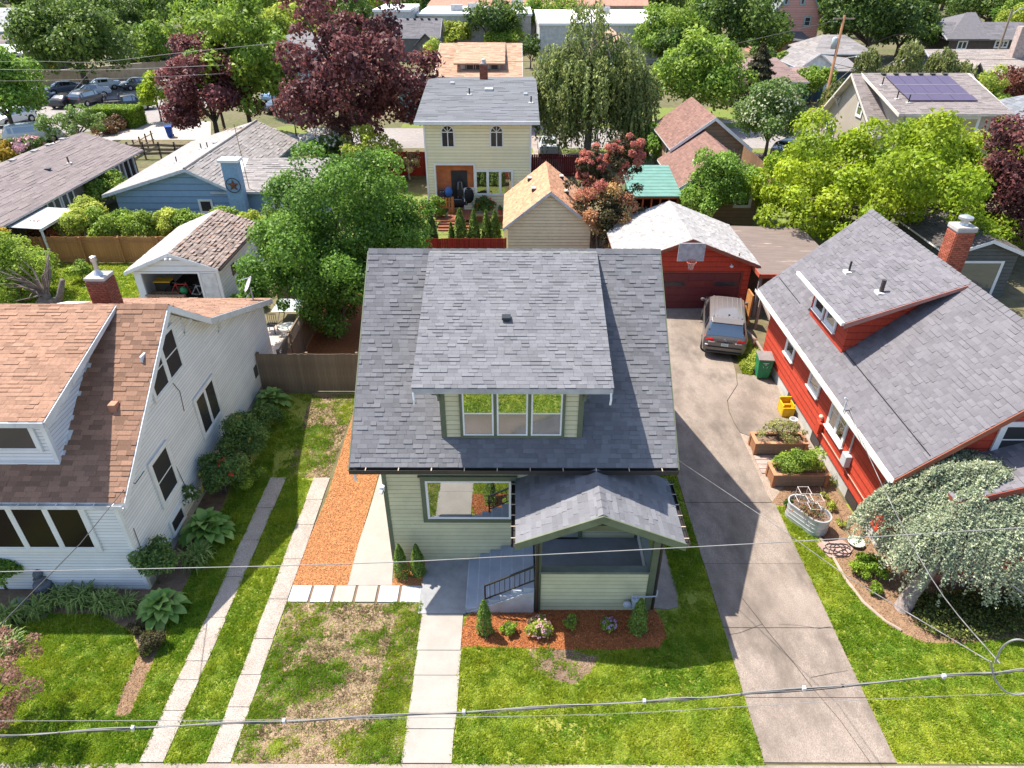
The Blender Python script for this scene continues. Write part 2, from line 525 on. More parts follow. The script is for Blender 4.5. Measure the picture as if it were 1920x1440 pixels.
# ------------------------------------------------------------------ vegetation
def unit(a): return a/np.maximum(np.linalg.norm(a, axis=-1, keepdims=True), 1e-9)
def leaves(c, nrm, l, w, r, droop=None):
    """diamond leaves at centres c facing nrm; droop pulls their long axis down"""
    n = len(c)
    t = r.normal(size=(n, 3))
    if droop: t[:, 2] -= droop
    t = unit(t - nrm*(t*nrm).sum(1, keepdims=True)); b = np.cross(nrm, t)
    ls = (l*r.uniform(.65, 1.25, n))[:, None]; ws = ls*w
    k = (nrm*ls*.12)
    return np.stack([c - t*ls*.5 - k, c + b*ws*.5 + k*.6, c + t*ls*.5 - k, c - b*ws*.5 + k*.6], 1)
def crown_mesh(name, C, R, leaf, mat, seed, clumps=40, cr=.32, K=2.0, low=-.55, tint=.5, tj=.35, inner=.25, w=.62, droop=None, lump=.14, tintfn=None, maxn=60000):
    r = np.random.default_rng(seed)
    C, R = np.array(C, float), np.array(R, float); Rm = R.mean()
    d = unit(r.normal(size=(clumps*4, 3))); d = d[d[:, 2] > low][:clumps]
    nin = int(len(d)*inner)
    rad = 1 - cr*.75 + r.normal(0, lump, len(d)); rad[:nin] *= .55
    cc = C + d*R*rad[:, None]
    crr = Rm*cr*r.uniform(.7, 1.3, len(d))
    S = 4*math.pi*(crr**2)*.7
    la = .5*leaf*leaf*w
    tot = K*4*math.pi*Rm**2/la
    tot = min(tot, maxn)
    cnt = np.maximum(8, (tot*S/S.sum()).astype(int))
    ci = np.repeat(np.arange(len(d)), cnt); n = len(ci)
    dd = unit(r.normal(size=(n, 3)) + d[ci]*.55 + np.array([0, 0, .35]))
    pos = cc[ci] + dd*(crr[ci]*np.clip(r.normal(.88, .16, n), .25, 1.25))[:, None]*np.array([1, 1, .82])
    nrm = unit(dd*.8 + r.normal(size=(n, 3))*.55 + np.array([0, 0, .25]))
    keep = pos[:, 2] > .05; pos, nrm, ci = pos[keep], nrm[keep], ci[keep]; n = len(pos)
    P = leaves(pos, nrm, leaf, w, r, droop)
    ctint = np.clip(tint + r.normal(0, tj*.5, len(d)), 0, 1)
    if tintfn is not None: ctint = np.clip(tintfn((cc-C)/R, r), 0, 1)
    ti = np.clip(ctint[ci] + r.normal(0, tj*.4, n), 0, 1)
    sh = r.uniform(.72, 1.25, n)*r.uniform(.88, 1.12, len(d))[ci]
    return np_mesh(name, P, 4, mat, sh, ti), cc
bark = M('tree_bark', (.13,.10,.075), .9, var=.5, scale=6, bump=.6, bscale=20, stretch=(1,1,.25))
bark_pale = M('pale_bark', (.30,.26,.21), .9, var=.4, scale=6)
def trunk_mb(C, R, cc, r0, seed, limbs=7, fork=.45, stems=1):
    r = random.Random(seed); mb = MB(); C = V(C)
    for s in range(stems):
        dx, dy = (r.uniform(-.5, .5), r.uniform(-.3, .3)) if stems > 1 else (0, 0)
        b = V((dx, dy, -.05)); f = V((C.x*fork + dx*2 + r.uniform(-.1,.1), C.y*fork + dy*2, C.z*fork+.1))
        mb.tube([b, b.lerp(f, .5) + V((r.uniform(-.06,.06), r.uniform(-.06,.06), 0)), f], [r0*1.25, r0, r0*.8], 8)
        for i in range(limbs):
            t = V(cc[r.randrange(len(cc))]); m = f.lerp(t, .5) + V((r.uniform(-.2,.2), r.uniform(-.2,.2), .25))
            mb.tube([f - UP*r0, m, t], [r0*.55, r0*.34, r0*.1], 5)
    return mb
def tree(name, label, cat, base, C, R, leaf, mat, seed, group=None, r0=None, limbs=7, stems=1, bk=None, fork=.45, tname='trunk', **kw):
    """base: point on the ground; C, R: crown centre (from the base) and radii"""
    t = thing(name, label, cat, base, group)
    me, cc = crown_mesh('crown', C, R, leaf, mat, seed, **kw)
    link('crown', me, t)
    if tname:
        mb = trunk_mb(C, R, cc, r0 or max(.06, R[0]*.06), seed, limbs, fork, stems)
        mb.v = [(x+base[0], y+base[1], z+base[2]) for x, y, z in mb.v]
        mb.build(tname, bk or bark, t, smooth=True)
    return t
def blob(u0, u1, v0, v1, h0, flat=None):
    """crown seen at photo box u0..u1, v0..v1 whose lowest leaves hang h0 above the ground -> base point, centre, radii"""
    u, v = (u0+u1)/2, (v0+v1)/2
    d = ray(u, v); hyp = math.hypot(d.x, d.y); al = math.atan2(-d.z, hyp)
    lo, hi = 6.0, 400.0
    for _ in range(60):
        Y = (lo+hi)/2; P = AY(u, v, Y); k = Y/d.y
        rx = (u1-u0)/2*k/FPX; H = (v1-v0)/2*k/FPX
        rz2 = H*H - (rx*math.sin(al))**2
        rz = math.sqrt(max(rz2, (.35*rx)**2))/math.cos(al)
        if P.z - rz > h0: lo = Y
        else: hi = Y
    return V((P.x, P.y, 0)), (0, 0, P.z), (rx, rx, rz)
def btree(name, label, cat, box, h0, leaf, mat, seed, **kw):
    b, C, R = blob(*box, h0)
    return tree(name, label, cat, b, C, R, leaf, mat, seed, **kw)
def cone_tree(name, label, cat, base, h, r, leaf, mat, seed, group=None, z0=.15, n=5000, power=.75, layers=0, droop=.8, bulge=.12):
    rr = np.random.default_rng(seed)
    t = thing(name, label, cat, base, group)
    k = rr.random(n)**.8
    if layers: k = np.clip((np.floor(k*layers)+rr.random(n)**2.2*.85)/layers, 0, 1)
    th = rr.uniform(0, 2*math.pi, n)
    prof = r*np.minimum(1, (1-k)**power*(1+bulge*np.sin(k*math.pi)))*(np.minimum(1, k*9+.55))
    if layers: prof = prof*(1.12-.45*np.mod(k*layers, 1))
    lob = 1 + .13*np.sin(th*5+k*9+seed) + .08*np.sin(th*11-k*23)
    q = prof*lob*np.clip(rr.normal(.93, .13, n), .3, 1.15)
    pos = np.stack([q*np.cos(th), q*np.sin(th), z0+k*(h-z0)], 1)
    nrm = unit(np.stack([np.cos(th), np.sin(th), np.full(n, .55)], 1) + rr.normal(size=(n, 3))*.5)
    P = leaves(pos, nrm, leaf, .5, rr, droop=-droop if droop > 0 and not layers else droop)
    sh = rr.uniform(.7, 1.25, n); ti = np.clip(rr.normal(.45, .25, n), 0, 1)
    link('foliage', np_mesh('foliage', P, 4, mat, sh, ti), t)
    mb = MB().tube([(base[0], base[1], -.05+base[2]), (base[0], base[1], base[2]+h*.75)], [max(.03, r*.12), .015], 6)
    mb.build('trunk', bark, t)
    return t
def weeping(name, label, cat, base, h, rad, leaf, mat, seed, strands=500, hang=(.35,.8), nleaf=30, group=None, lob=None, tmat=None):
    """arching limbs with curtains of hanging twigs"""
    rr = np.random.default_rng(seed); t = thing(name, label, cat, base, group)
    nb = max(3, int(strands/70))
    bq = np.sqrt(rr.random(nb))*.72; bq[0] = .1; ba = rr.uniform(0, 2*math.pi, nb)+np.arange(nb)*2.4
    bx, by, br = bq*rad*np.cos(ba), bq*rad*np.sin(ba), rad*rr.uniform(.3, .5, nb)
    bh = h*(1-.45*bq**1.3)*rr.uniform(.82, 1.0, nb); bh[0] = h
    kb = rr.integers(0, nb, strands); th = rr.uniform(0, 2*math.pi, strands); q = np.sqrt(rr.random(strands))
    x, y = bx[kb]+q*br[kb]*np.cos(th), by[kb]+q*br[kb]*np.sin(th)
    top = bh[kb]-.55*br[kb]*q**2*1.2+rr.normal(0, .02*h, strands)
    ln = top*rr.uniform(hang[0], hang[1], strands)
    ln = np.minimum(ln, top-.4)
    ci = np.repeat(np.arange(strands), nleaf); s = rr.random(len(ci))**.9
    out = .12*rad*np.sin(np.minimum(s*2.2, 1.5))
    pos = np.stack([x[ci]+np.cos(th[ci])*out*q[ci], y[ci]+np.sin(th[ci])*out*q[ci], top[ci]+.25*np.sin(np.minimum(s*4, 3.1))-ln[ci]*s], 1) + rr.normal(size=(len(ci), 3))*np.array([.12,.12,.08])*rad/5
    nrm = unit(np.stack([np.cos(th[ci]), np.sin(th[ci]), np.full(len(ci), .2)], 1) + rr.normal(size=(len(ci), 3))*.7)
    P = leaves(pos, nrm, leaf, .42, rr, droop=2.4)
    sh = rr.uniform(.7, 1.25, len(ci))*rr.uniform(.75, 1.2, strands)[ci]; ti = np.clip(rr.normal(.45, .25, strands)[ci]+rr.normal(0, .12, len(ci)), 0, 1)
    link('crown', np_mesh('crown', P, 4, mat, sh, ti), t)
    mb = MB(); b = V(base); mb.tube([b-UP*.05, b+V((.1,0,h*.3)), b+V((.05,.1,h*.6)), b+V((0,0,h*.8))], [rad*.075, rad*.06, rad*.04, rad*.012], 8)
    for i in range(16):
        k = rr.integers(strands); e = b+V((x[k], y[k], top[k]))
        f = b+V((.05, 0, h*rr.uniform(.3, .75)))
        mb.tube([f, f.lerp(e, .5)+UP*h*.13, e], [rad*.025, rad*.014, rad*.004], 5)
    mb.build('trunk', tmat or bark_pale, t, smooth=True)
    return t
def bush(name, label, cat, base, R, leaf, mat, seed, group=None, cz=None, **kw):
    kw.setdefault('clumps', 18); kw.setdefault('cr', .42); kw.setdefault('low', -.2); kw.setdefault('K', 2.2)
    return tree(name, label, cat, base, (0, 0, cz if cz is not None else R[2]*.75), R, leaf, mat, seed, group=group, r0=max(.015, R[0]*.05), limbs=5, tname='stem', **kw)
def flowers(parent, C, R, n, size, mat, seed, up=.2, name='blossom_cluster'):
    rr = np.random.default_rng(seed)
    d = unit(rr.normal(size=(n*3, 3))); d = d[d[:, 2] > up][:n]
    q = np.array(C) + d*np.array(R)*rr.uniform(.92, 1.06, (len(d), 1))
    P = []; 
    for c, nn in zip(q, d):
        k = 6
        cc = np.repeat(c[None], k, 0)+rr.normal(size=(k, 3))*size*.25
        P.append(leaves(cc, unit(np.repeat(nn[None], k, 0)+rr.normal(size=(k, 3))*.4), size, .8, rr))
    P = np.concatenate(P); 
    o = link(name, np_mesh(name, P, 4, mat, rr.uniform(.85, 1.15, len(P)), rr.random(len(P))), parent)
    o['kind'] = 'stuff'
    return o

# value noise on a lattice, for where the turf is thin
_LAT = np.random.default_rng(3).random((256, 256))
def vnoise(x, y):
    xi, yi = np.floor(x).astype(int), np.floor(y).astype(int); fx, fy = x-xi, y-yi
    fx, fy = fx*fx*(3-2*fx), fy*fy*(3-2*fy); a = lambda i, j: _LAT[(xi+i) % 256, (yi+j) % 256]
    return (a(0,0)*(1-fx)+a(1,0)*fx)*(1-fy) + (a(0,1)*(1-fx)+a(1,1)*fx)*fy
def fbm(x, y, s):
    return .5*vnoise(x*s, y*s)+.3*vnoise(x*s*2.3+7, y*s*2.3+3)+.2*vnoise(x*s*5.1+1, y*s*5.1+9)
def pts_in(poly, dens, r):
    P = np.array(poly); lo, hi = P.min(0), P.max(0)
    n = int((hi-lo).prod()*dens); q = r.uniform(lo, hi, (n, 2))
    c = np.zeros(n, bool); j = len(P)-1
    for i in range(len(P)):
        x0, y0 = P[i]; x1, y1 = P[j]
        with np.errstate(divide='ignore', invalid='ignore'):
            c ^= ((y0 > q[:, 1]) != (y1 > q[:, 1])) & (q[:, 0] < (x1-x0)*(q[:, 1]-y0)/(y1-y0+1e-12)+x0)
        j = i
    return q[c]
GRASS = []                                        # (tris, shade, tint)
def grass(poly, dens, seed, h=.05, bare=None, tint=.4, w=.016, hole=None):
    """tufts; bare = (scale, threshold, softness): no turf where the noise is low"""
    r = np.random.default_rng(seed); q = pts_in(poly, dens, r)
    if bare is not None:
        f = fbm(q[:, 0]+seed*3.1, q[:, 1], bare[0])
        q = q[r.random(len(q)) < np.clip((f-bare[1])/bare[2]+.5, .04, 1)]
    if hole is not None and len(q):
        q = q[~np.array([any(in_poly(a, b, hp) for hp in hole) for a, b in q])]
    n = len(q); k = 4
    base = np.repeat(q, k, 0) + r.normal(size=(n*k, 2))*.018
    th = r.uniform(0, 2*math.pi, n*k); lean = r.normal(size=(n*k, 2))*h*.75
    hh = h*r.uniform(.6, 1.4, n*k)*np.repeat((.7+.6*fbm(q[:, 0], q[:, 1], .9))*(.45+1.1*vnoise(q[:, 0]*5.3, q[:, 1]*5.3)), k)
    ww = w*r.uniform(.7, 1.3, n*k)
    dx, dy = np.cos(th)*ww, np.sin(th)*ww
    z = np.full(n*k, .004)
    A = np.stack([base[:, 0]-dx, base[:, 1]-dy, z], 1); B = np.stack([base[:, 0]+dx, base[:, 1]+dy, z], 1)
    T = np.stack([base[:, 0]+lean[:, 0], base[:, 1]+lean[:, 1], hh], 1)
    P = np.stack([A, B, T], 1)
    ti = np.clip(np.repeat(tint + (fbm(q[:, 0]+50, q[:, 1], .55)-.5)*1.3 + (vnoise(q[:, 0]*4.1+9, q[:, 1]*4.1)-.5)*.5 + .10*np.sin(q[:, 1]*5.7+.3*np.sin(q[:, 0]*2)) + r.normal(0, .15, n), k), 0, 1)
    GRASS.append((P, r.uniform(.75, 1.25, n*k), ti))
CHIPS = {}
def chips(key, poly, dens, seed, l=.05, w=.35, z=.012, hz=.02):
    r = np.random.default_rng(seed); q = pts_in(poly, dens, r); n = len(q)
    c = np.stack([q[:, 0], q[:, 1], z+r.uniform(0, hz, n)], 1)
    nrm = unit(r.normal(size=(n, 3))*.45+np.array([0, 0, 1]))
    CHIPS.setdefault(key, []).append((leaves(c, nrm, l, w, r), r.uniform(.55, 1.35, n), r.random(n)))
# ================================================================== THE SETTING
def W(px, z=0.0): return [tuple(G(u, v, z).xy) for u, v in px]
def sheet(name, poly, z, mat, thick=None):
    mb = MB()
    if thick: mb.prism([(x, y, z) for x, y in poly], (0, 0, -thick))
    else: mb.face([(x, y, z) for x, y in poly])
    o = mb.build(name, mat); o['kind'] = 'structure'
    return o
soil = M('bare_soil', (.22,.15,.105), .95, c2=(.13,.085,.06), scale=3, speck=(60,.35), bump=.5, bscale=60, world=True)
turf = M('turf_soil', (.20,.24,.03), .95, c2=(.25,.24,.05), scale=.6, speck=(30,.4), world=True)
turf_dry = M('dry_turf', (.33,.245,.15), .95, c2=(.20,.145,.085), scale=1.6, detail=7, speck=(45,.4), world=True)
concrete = M('old_concrete', (.36,.295,.255), .85, c2=(.25,.20,.17), scale=.9, detail=8, speck=(70,.28), bump=.25, bscale=120, world=True,
             spots=(.55, .48, .70, (.19,.15,.125)))
concrete_pale = M('pale_concrete', (.36,.325,.29), .85, c2=(.29,.26,.23), scale=1.4, detail=8, speck=(90,.12), bump=.15, bscale=120, world=True)
aggregate = M('exposed_aggregate', (.39,.335,.295), .9, c2=(.30,.25,.215), scale=1.3, speck=(45,.42), bump=.5, bscale=80, world=True)
concrete_grey = M('landing_concrete', (.34,.34,.35), .8, c2=(.22,.22,.225), scale=1.8, detail=8, speck=(90,.12), world=True)
drive_m = M('driveway_concrete', (.305,.248,.205), .85, c2=(.185,.146,.118), scale=.75, detail=9, speck=(60,.3), bump=.25, bscale=120, world=True, spots=(.8,.45,.66,(.14,.112,.092)), stretch=(1,.55,1))
turf_far = M('distant_turf', (.13,.18,.03), .95, c2=(.16,.17,.045), scale=.4, speck=(6,.3), world=True)
asphalt = M('worn_asphalt', (.29,.26,.245), .9, c2=(.23,.205,.195), scale=.15, detail=6, speck=(3,.15), world=True)
bark_orange = M('fresh_bark_mulch', (.48,.22,.09), .95, c2=(.33,.135,.05), scale=9, speck=(55,.4), world=True)
bark_red = M('red_bark_mulch', (.36,.125,.04), .95, c2=(.20,.065,.022), scale=8, speck=(50,.45), world=True)
bark_brown = M('brown_bark_mulch', (.27,.17,.10), .95, c2=(.17,.10,.06), scale=6, speck=(50,.4), world=True)
crack_m = M('dark_joint', (.07,.055,.045), .95)
far_ground = M('neighbourhood_ground', (.09,.10,.035), .95, c2=(.16,.125,.075), scale=.12, detail=6, speck=(2,.2), world=True)

sheet('ground', [(-2500,-60),(2500,-60),(2500,3000),(-2500,3000)], -0.006, far_ground)
hz = MB(); hr = random.Random(4)
for ring, (Yd, hh) in enumerate(((520, 14), (900, 34), (1500, 75))):
    n = 44
    for i in range(n):
        a0, a1 = [math.radians(-62+124*k/n) for k in (i, i+1)]
        f = lambda a: Yd*(1+.06*math.sin(a*9+ring))
        g = lambda a: hh*(.8+.3*math.sin(a*5+ring*2)+.15*math.sin(a*17+ring))
        A, B = (math.sin(a0)*f(a0), math.cos(a0)*f(a0)), (math.sin(a1)*f(a1), math.cos(a1)*f(a1))
        k = 1.25
        hz.face([(A[0],A[1],-1),(B[0],B[1],-1),(B[0]*k,B[1]*k,g(a1)),(A[0]*k,A[1]*k,g(a0))])
hills = hz.build('hills', M('wooded_hill', (.035,.05,.03), .95, c2=(.02,.032,.022), scale=.05, detail=6, world=True))
hills['kind'] = 'structure'

# front gardens
sheet('front_lawn', [(-16,8.62),(-2.62,8.62),(-2.62,13.2),(-6.62,13.2),(-6.62,24.2),(-10.75,24.2),(-10.75,13.7),(-16,13.7)], .0, turf)
sheet('dry_lawn', [(-6.53,8.62),(-2.6,8.62),(-2.65,13.22),(-6.53,13.22)], .004, turf_dry)
sheet('dry_side_lawn', [(-8.15,18.76),(-6.62,18.76),(-6.62,24.3),(-8.6,24.3)], .004, turf_dry)
BED = W([(863,1213),(866,1180),(874,1160),(890,1142),(1008,1140),(1222,1138),(1240,1160),(1250,1195),(1236,1216),(1120,1220),(990,1216)])
sheet('main_lawn', [(-1.42,8.62),(5.84,8.62),(5.84,21.0),(4.9,21.0),(3.9,13.1),(-1.0,13.0),(-1.42,12.8)], .0, turf)
sheet('mulch_bed', BED, .012, bark_red)
SOILP = W([(990,1212),(1060,1216),(1122,1232),(1108,1262),(1075,1284),(1030,1275),(996,1252)])
sheet('soil_patch', SOILP, .006, soil)
sheet('small_mulch_bed', W([(735,1098),(742,1052),(804,1050),(797,1098)]), .010, bark_orange)
BARKP = W([(540,1100),(572,1030),(614,930),(645,830),(668,760),(705,760),(712,882),(690,960),(672,1020),(652,1098)])
sheet('bark_path', BARKP, .010, bark_orange)
sheet('side_slab', W([(652,1098),(672,1020),(692,960),(714,884),(738,1050),(735,1098)]), .02, concrete_pale, .05)
sheet('back_mulch', [(-10.2,24.6),(-4.2,24.6),(-4.2,37.8),(-10.2,37.8)], .006, bark_red)
sheet('right_path', W([(1222,1140),(1224,1020),(1244,1022),(1272,1120),(1271,1138),(1252,1143)]), .02, concrete, .05)
def slabs(name, x0, x1, cuts, mat, z=.03, wob=.02, dz=.006):
    """a run of cast slabs with open joints"""
    root = MB().box(x0+.05, cuts[0]+.02, -.05, x1-.05, cuts[-1]-.02, .004).build(name, crack_m); root['kind'] = 'structure'
    for a, b in zip(cuts, cuts[1:]):
        e = [rnd.uniform(-wob, wob) for _ in range(4)]; zz = z+rnd.uniform(-dz, dz)
        MB().prism([(x0+e[0],a+.008,zz),(x1+e[1],a+.008,zz),(x1+e[2],b-.008,zz),(x0+e[3],b-.008,zz)], (0,0,-.08)).build('slab', mat, root)
    return root
slabs('driveway_strip', -8.70, -8.14, [8.62,9.9,10.75,11.3,12.7,14.2,15.7,17.2,18.76], aggregate)
slabs('driveway_strip', -7.14, -6.58, [8.62,10.0,10.9,12.0,13.35,14.9,16.4,17.6,18.76], aggregate)
slabs('front_walk', -2.60, -1.42, [8.62,9.45,9.85,10.9,11.65,12.84], concrete_pale)
slabs('entry_landing', -2.72, -1.36, [12.84,14.87], concrete_grey, wob=.005)
pv = MB().box(-6.5, 13.27, -.04, -2.68, 13.86, .002).build('paver_path', soil); pv['kind'] = 'structure'
pav_w, pav_t = M('white_marble_paver', (.47,.475,.48), .5, c2=(.33,.345,.36), scale=2.5, detail=6, stretch=(1,2.5,1)), M('tan_paver', (.38,.345,.30), .7, c2=(.31,.28,.245), scale=3)
for i in range(6):
    x0 = -6.56 + i*.652
    MB().box(x0, 13.24+rnd.uniform(0,.02), -.02, x0+.575, 13.86, .028+rnd.uniform(0,.006)).build('paver', pav_t if i in (2, 3) else pav_w, pv, bevel=.006)
# driveway: a pair of slab columns, a garage apron, cracks
slabs('driveway', 5.86, 8.92, [8.66,10.3,12.4,14.75,17.5], drive_m, wob=.01)
CURB = W([(1387,812),(1376,795),(1366,772),(1363,752),(1382,722)])
sheet('driveway_apron', [(5.86,17.516),(8.8,17.516)] + CURB + [(9.9,26.0),(10.5,30.4),(12.1,31.2),(12.1,32.5),(5.0,32.5),(5.0,26),(4.95,21),(5.86,19.6)], .03, drive_m, .06)
sheet('side_apron', [(CURB[0][0]+.03,CURB[0][1])] + [(x+.03,y) for x, y in CURB[1:]] + [(9.93,25.9),(11.35,25.6),(11.35,20.6),(10.4,20.4)], .026, drive_m, .06)
def crack(px, w=.018, z=.0365):
    P = [G(u, v, z) for u, v in px]; mb = MB()
    for a, b in zip(P, P[1:]):
        d = (b-a).normalized(); s = V((-d.y, d.x, 0))*w/2*rnd.uniform(.6, 1.3); mb.face([a-s, b-s, b+s, a+s])
    o = mb.build('driveway_crack', crack_m); o['kind'] = 'structure'
crack([(1392,1122),(1418,1155),(1442,1187),(1490,1245),(1528,1295),(1575,1350),(1632,1430)])
crack([(1365,1190),(1388,1186),(1408,1178),(1430,1170)], .012)
crack([(1458,1170),(1495,1172),(1535,1178),(1558,1175)], .012)
crack([(1520,1270),(1560,1262),(1590,1257)], .010)
# right-hand garden
sheet('right_lawn', [(8.94,8.66),(30,8.66),(30,13.0),(11.3,17.5),(8.94,17.5)], .0, turf)
RB = W([(1445,945),(1475,905),(1555,900),(1600,965),(1920,1120),(1920,1195),(1800,1208),(1735,1206),(1700,1192),(1660,1165),(1620,1130),(1585,1085),(1560,1040),(1525,990),(1480,950)])
sheet('garden_bed', RB, .008, bark_brown)
edge = MB(); ep = [G(u, v, .03) for u, v in [(1525,990),(1560,1040),(1585,1085),(1620,1130),(1660,1165),(1690,1182)]]
edge.tube(ep, .045, 6); eo = edge.build('bed_edging', M('pinkish_edging', (.42,.31,.25), .8)); eo['kind'] = 'structure'
sheet('planter_yard', W([(1400,815),(1387,812),(1437,925),(1450,945),(1470,925),(1560,905),(1500,780),(1470,700),(1447,720),(1460,760)]), .006, M('dusty_gravel', (.34,.27,.215), .95, c2=(.25,.19,.15), scale=3, speck=(40,.4), world=True))
sheet('sidewalk', [(-60,6.9),(60,6.9),(60,8.60),(-60,8.60)], .02, concrete, .05)
sheet('street', [(-200,-20),(200,-20),(200,5.2),(-200,5.2)], -.004, asphalt)
# left neighbour's front garden
LB = W([(0,1190),(60,1160),(95,1150),(185,1152),(250,1185),(262,1225),(230,1290),(213,1345),(245,1340),(290,1235),(330,1130),(395,1010),(450,860),(500,760),(545,735),(497,735),(430,830),(350,985),(285,1105),(0,1105)])
sheet('planting_bed', LB, .006, soil)
sheet('bark_strip', W([(258,1232),(292,1232),(245,1342),(214,1347)]), .010, bark_brown)
sheet('garden_path_stone', W([(60,1165),(92,1150),(88,1157),(68,1168)]), .03, concrete_pale, .03)
# behind
YARD = [(-29.5,30.5),(-20.5,30.5),(-20.5,38.4),(-29.5,38.4)]
sheet('back_yard_lawn', YARD, .002, turf)
sheet('patio', [(-10.6,24.7),(-9.95,24.7),(-9.95,30.5),(-14,30.5),(-14,27.3),(-10.6,27.3)], .02, M('pinkish_patio', (.52,.43,.38), .8, var=.2, world=True), .04)
sheet('yellow_house_lawn', [(-12,38.1),(-.7,38.1),(-.7,47),(-12,56)], .002, turf_far)
sheet('tan_house_lawn', [(12.5,40.8),(23,40.8),(23,62),(17.6,62),(17.6,47.5),(12.5,47.5)], .002, turf_far)
# roads beyond
sheet('far_road', [(-30,66.5),(120,66.5),(120,75),(-30,75)], .004, asphalt)
sheet('far_sidewalk', [(-12,77.4),(120,77.4),(120,78.9),(-12,78.9)], .012, concrete, .03)
sheet('near_far_sidewalk', [(1.6,63.3),(120,63.3),(120,64.6),(1.6,64.6)], .012, concrete, .03)
sheet('verge', [(1.6,64.62),(120,64.62),(120,66.4),(1.6,66.4)], .006, turf_far)
sheet('verge', [(-12,75.1),(120,75.1),(120,77.3),(-12,77.3)], .006, turf_far)
sheet('verge', [(-12,79),(32,79),(32,86),(-12,86)], .006, turf_far)
sheet('yellow_house_driveway', [(1.75,47.5),(4.3,47.5),(4.3,90),(1.75,90)], .018, concrete, .03)
sheet('parking_lot', W([(0,250),(60,255),(190,245),(300,232),(420,190),(420,140),(75,158),(0,190)]), .008, asphalt)
sheet('parking_lot_walk', W([(190,247),(300,228),(395,228),(395,262),(215,262),(170,285),(100,290)]), .012, M('pinkish_concrete', (.46,.39,.34), .85, var=.2, scale=.6, world=True), .03)
sheet('far_lawn', W([(520,238),(580,232),(575,252),(515,250)]), .008, turf_far)

# ---- turf you can see the blades of
grass([(-1.42,8.6),(5.84,8.6),(5.84,20.8),(5.0,20.8),(4.75,14.6),(4.8,13.0),(-1.42,12.7)], 900, 11, hole=[BED, SOILP], tint=.55, bare=(.45,.24,.2))
grass(SOILP, 900, 12, bare=(1.2,.62,.2), tint=.3)
grass([(-6.56,8.6),(-2.58,8.6),(-2.64,13.24),(-6.56,13.24)], 1000, 13, bare=(1.1,.55,.2), tint=.35, h=.05)
grass([(-3.6,8.6),(-2.58,8.6),(-2.64,13.24),(-3.3,13.24)], 750, 14, bare=(.7,.38,.3), tint=.35)
grass([(-6.6,8.6),(-6.1,8.6),(-6.2,13.24),(-6.6,13.24)], 600, 15, bare=(.7,.42,.3), tint=.3)
grass([(-8.16,8.6),(-7.12,8.6),(-7.12,18.6),(-8.16,18.6)], 900, 16, tint=.5)
LL = W([(0,1205),(40,1170),(95,1152),(185,1154),(245,1185),(260,1225),(235,1285),(214,1345),(214,1440),(0,1440)])
grass(LL, 900, 17, tint=.4, h=.055)
grass([(-10.0,8.6),(-8.68,8.6),(-8.68,18.8),(-9.3,21.5),(-9.8,18),(-10.0,12)], 900, 18, hole=[LB], tint=.4)
grass([(-9.6,18.5),(-7.2,18.6),(-6.62,18.8),(-6.62,24.2),(-9.6,24.2)], 800, 19, bare=(.8,.52,.25), tint=.45, hole=[LB])
grass([(8.94,8.7),(17,8.7),(17,13.2),(12,14),(9.3,17.3),(8.94,17.3)], 850, 20, hole=[RB], tint=.45, bare=(.5,.25,.2))
grass([(10.2,25.9),(11.3,25.6),(11.3,29),(10.6,29.3)], 900, 21, h=.12, tint=.7)
grass(YARD, 140, 22, h=.09, w=.03, tint=.5)
sheet('parking_strip', [(-60,5.2),(60,5.2),(60,6.9),(-60,6.9)], .0, turf)
grass([(-6,5.2),(8,5.2),(8,6.9),(-6,6.9)], 350, 23, tint=.35, w=.025)
P = np.concatenate([g[0] for g in GRASS]); sh = np.concatenate([g[1] for g in GRASS]); ti = np.concatenate([g[2] for g in GRASS])
go = link('grass', np_mesh('grass', P, 3, leafmat('grass_blade', (.16,.29,.015), (.41,.46,.035), .4, .6), sh, ti))
go['kind'] = 'stuff'
chips('o', BARKP, 1500, 31, l=.055); chips('o', W([(735,1098),(742,1052),(804,1050),(797,1098)]), 1300, 32)
chips('r', BED, 1300, 33, l=.06)
chips('b', W([(258,1232),(292,1232),(245,1342),(214,1347)]), 900, 34, l=.05)
chips('b', RB, 260, 35, l=.06)
STRAW = []
for sd_, poly_, dn_ in ((61, [(-6.53,8.62),(-2.6,8.62),(-2.65,13.2),(-6.53,13.2)], 650), (62, [(-8.15,18.76),(-6.62,18.76),(-6.62,24.2),(-8.6,24.2)], 500), (63, SOILP, 300)):
    n_ = len(GRASS); grass(poly_, dn_, sd_, h=.03, tint=.5); STRAW.append(GRASS.pop())
o = link('dry_grass', np_mesh('dry_grass', np.concatenate([g[0] for g in STRAW]), 3, leafmat('straw_blade', (.22,.15,.085), (.56,.43,.27), .2, .8), np.concatenate([g[1] for g in STRAW]), np.concatenate([g[2] for g in STRAW]))); o['kind'] = 'stuff'
for key, nm, ca, cb in (('o','bark_chips',(.56,.27,.12),(.36,.15,.055)), ('r','red_bark_chips',(.48,.17,.055),(.20,.065,.025)), ('b','brown_bark_chips',(.34,.22,.13),(.20,.12,.07))):
    g = CHIPS[key]
    o = link(nm, np_mesh(nm, np.concatenate([x[0] for x in g]), 4, leafmat(nm, ca, cb, 0, .9), np.concatenate([x[1] for x in g]), np.concatenate([x[2] for x in g])))
    o['kind'] = 'stuff'
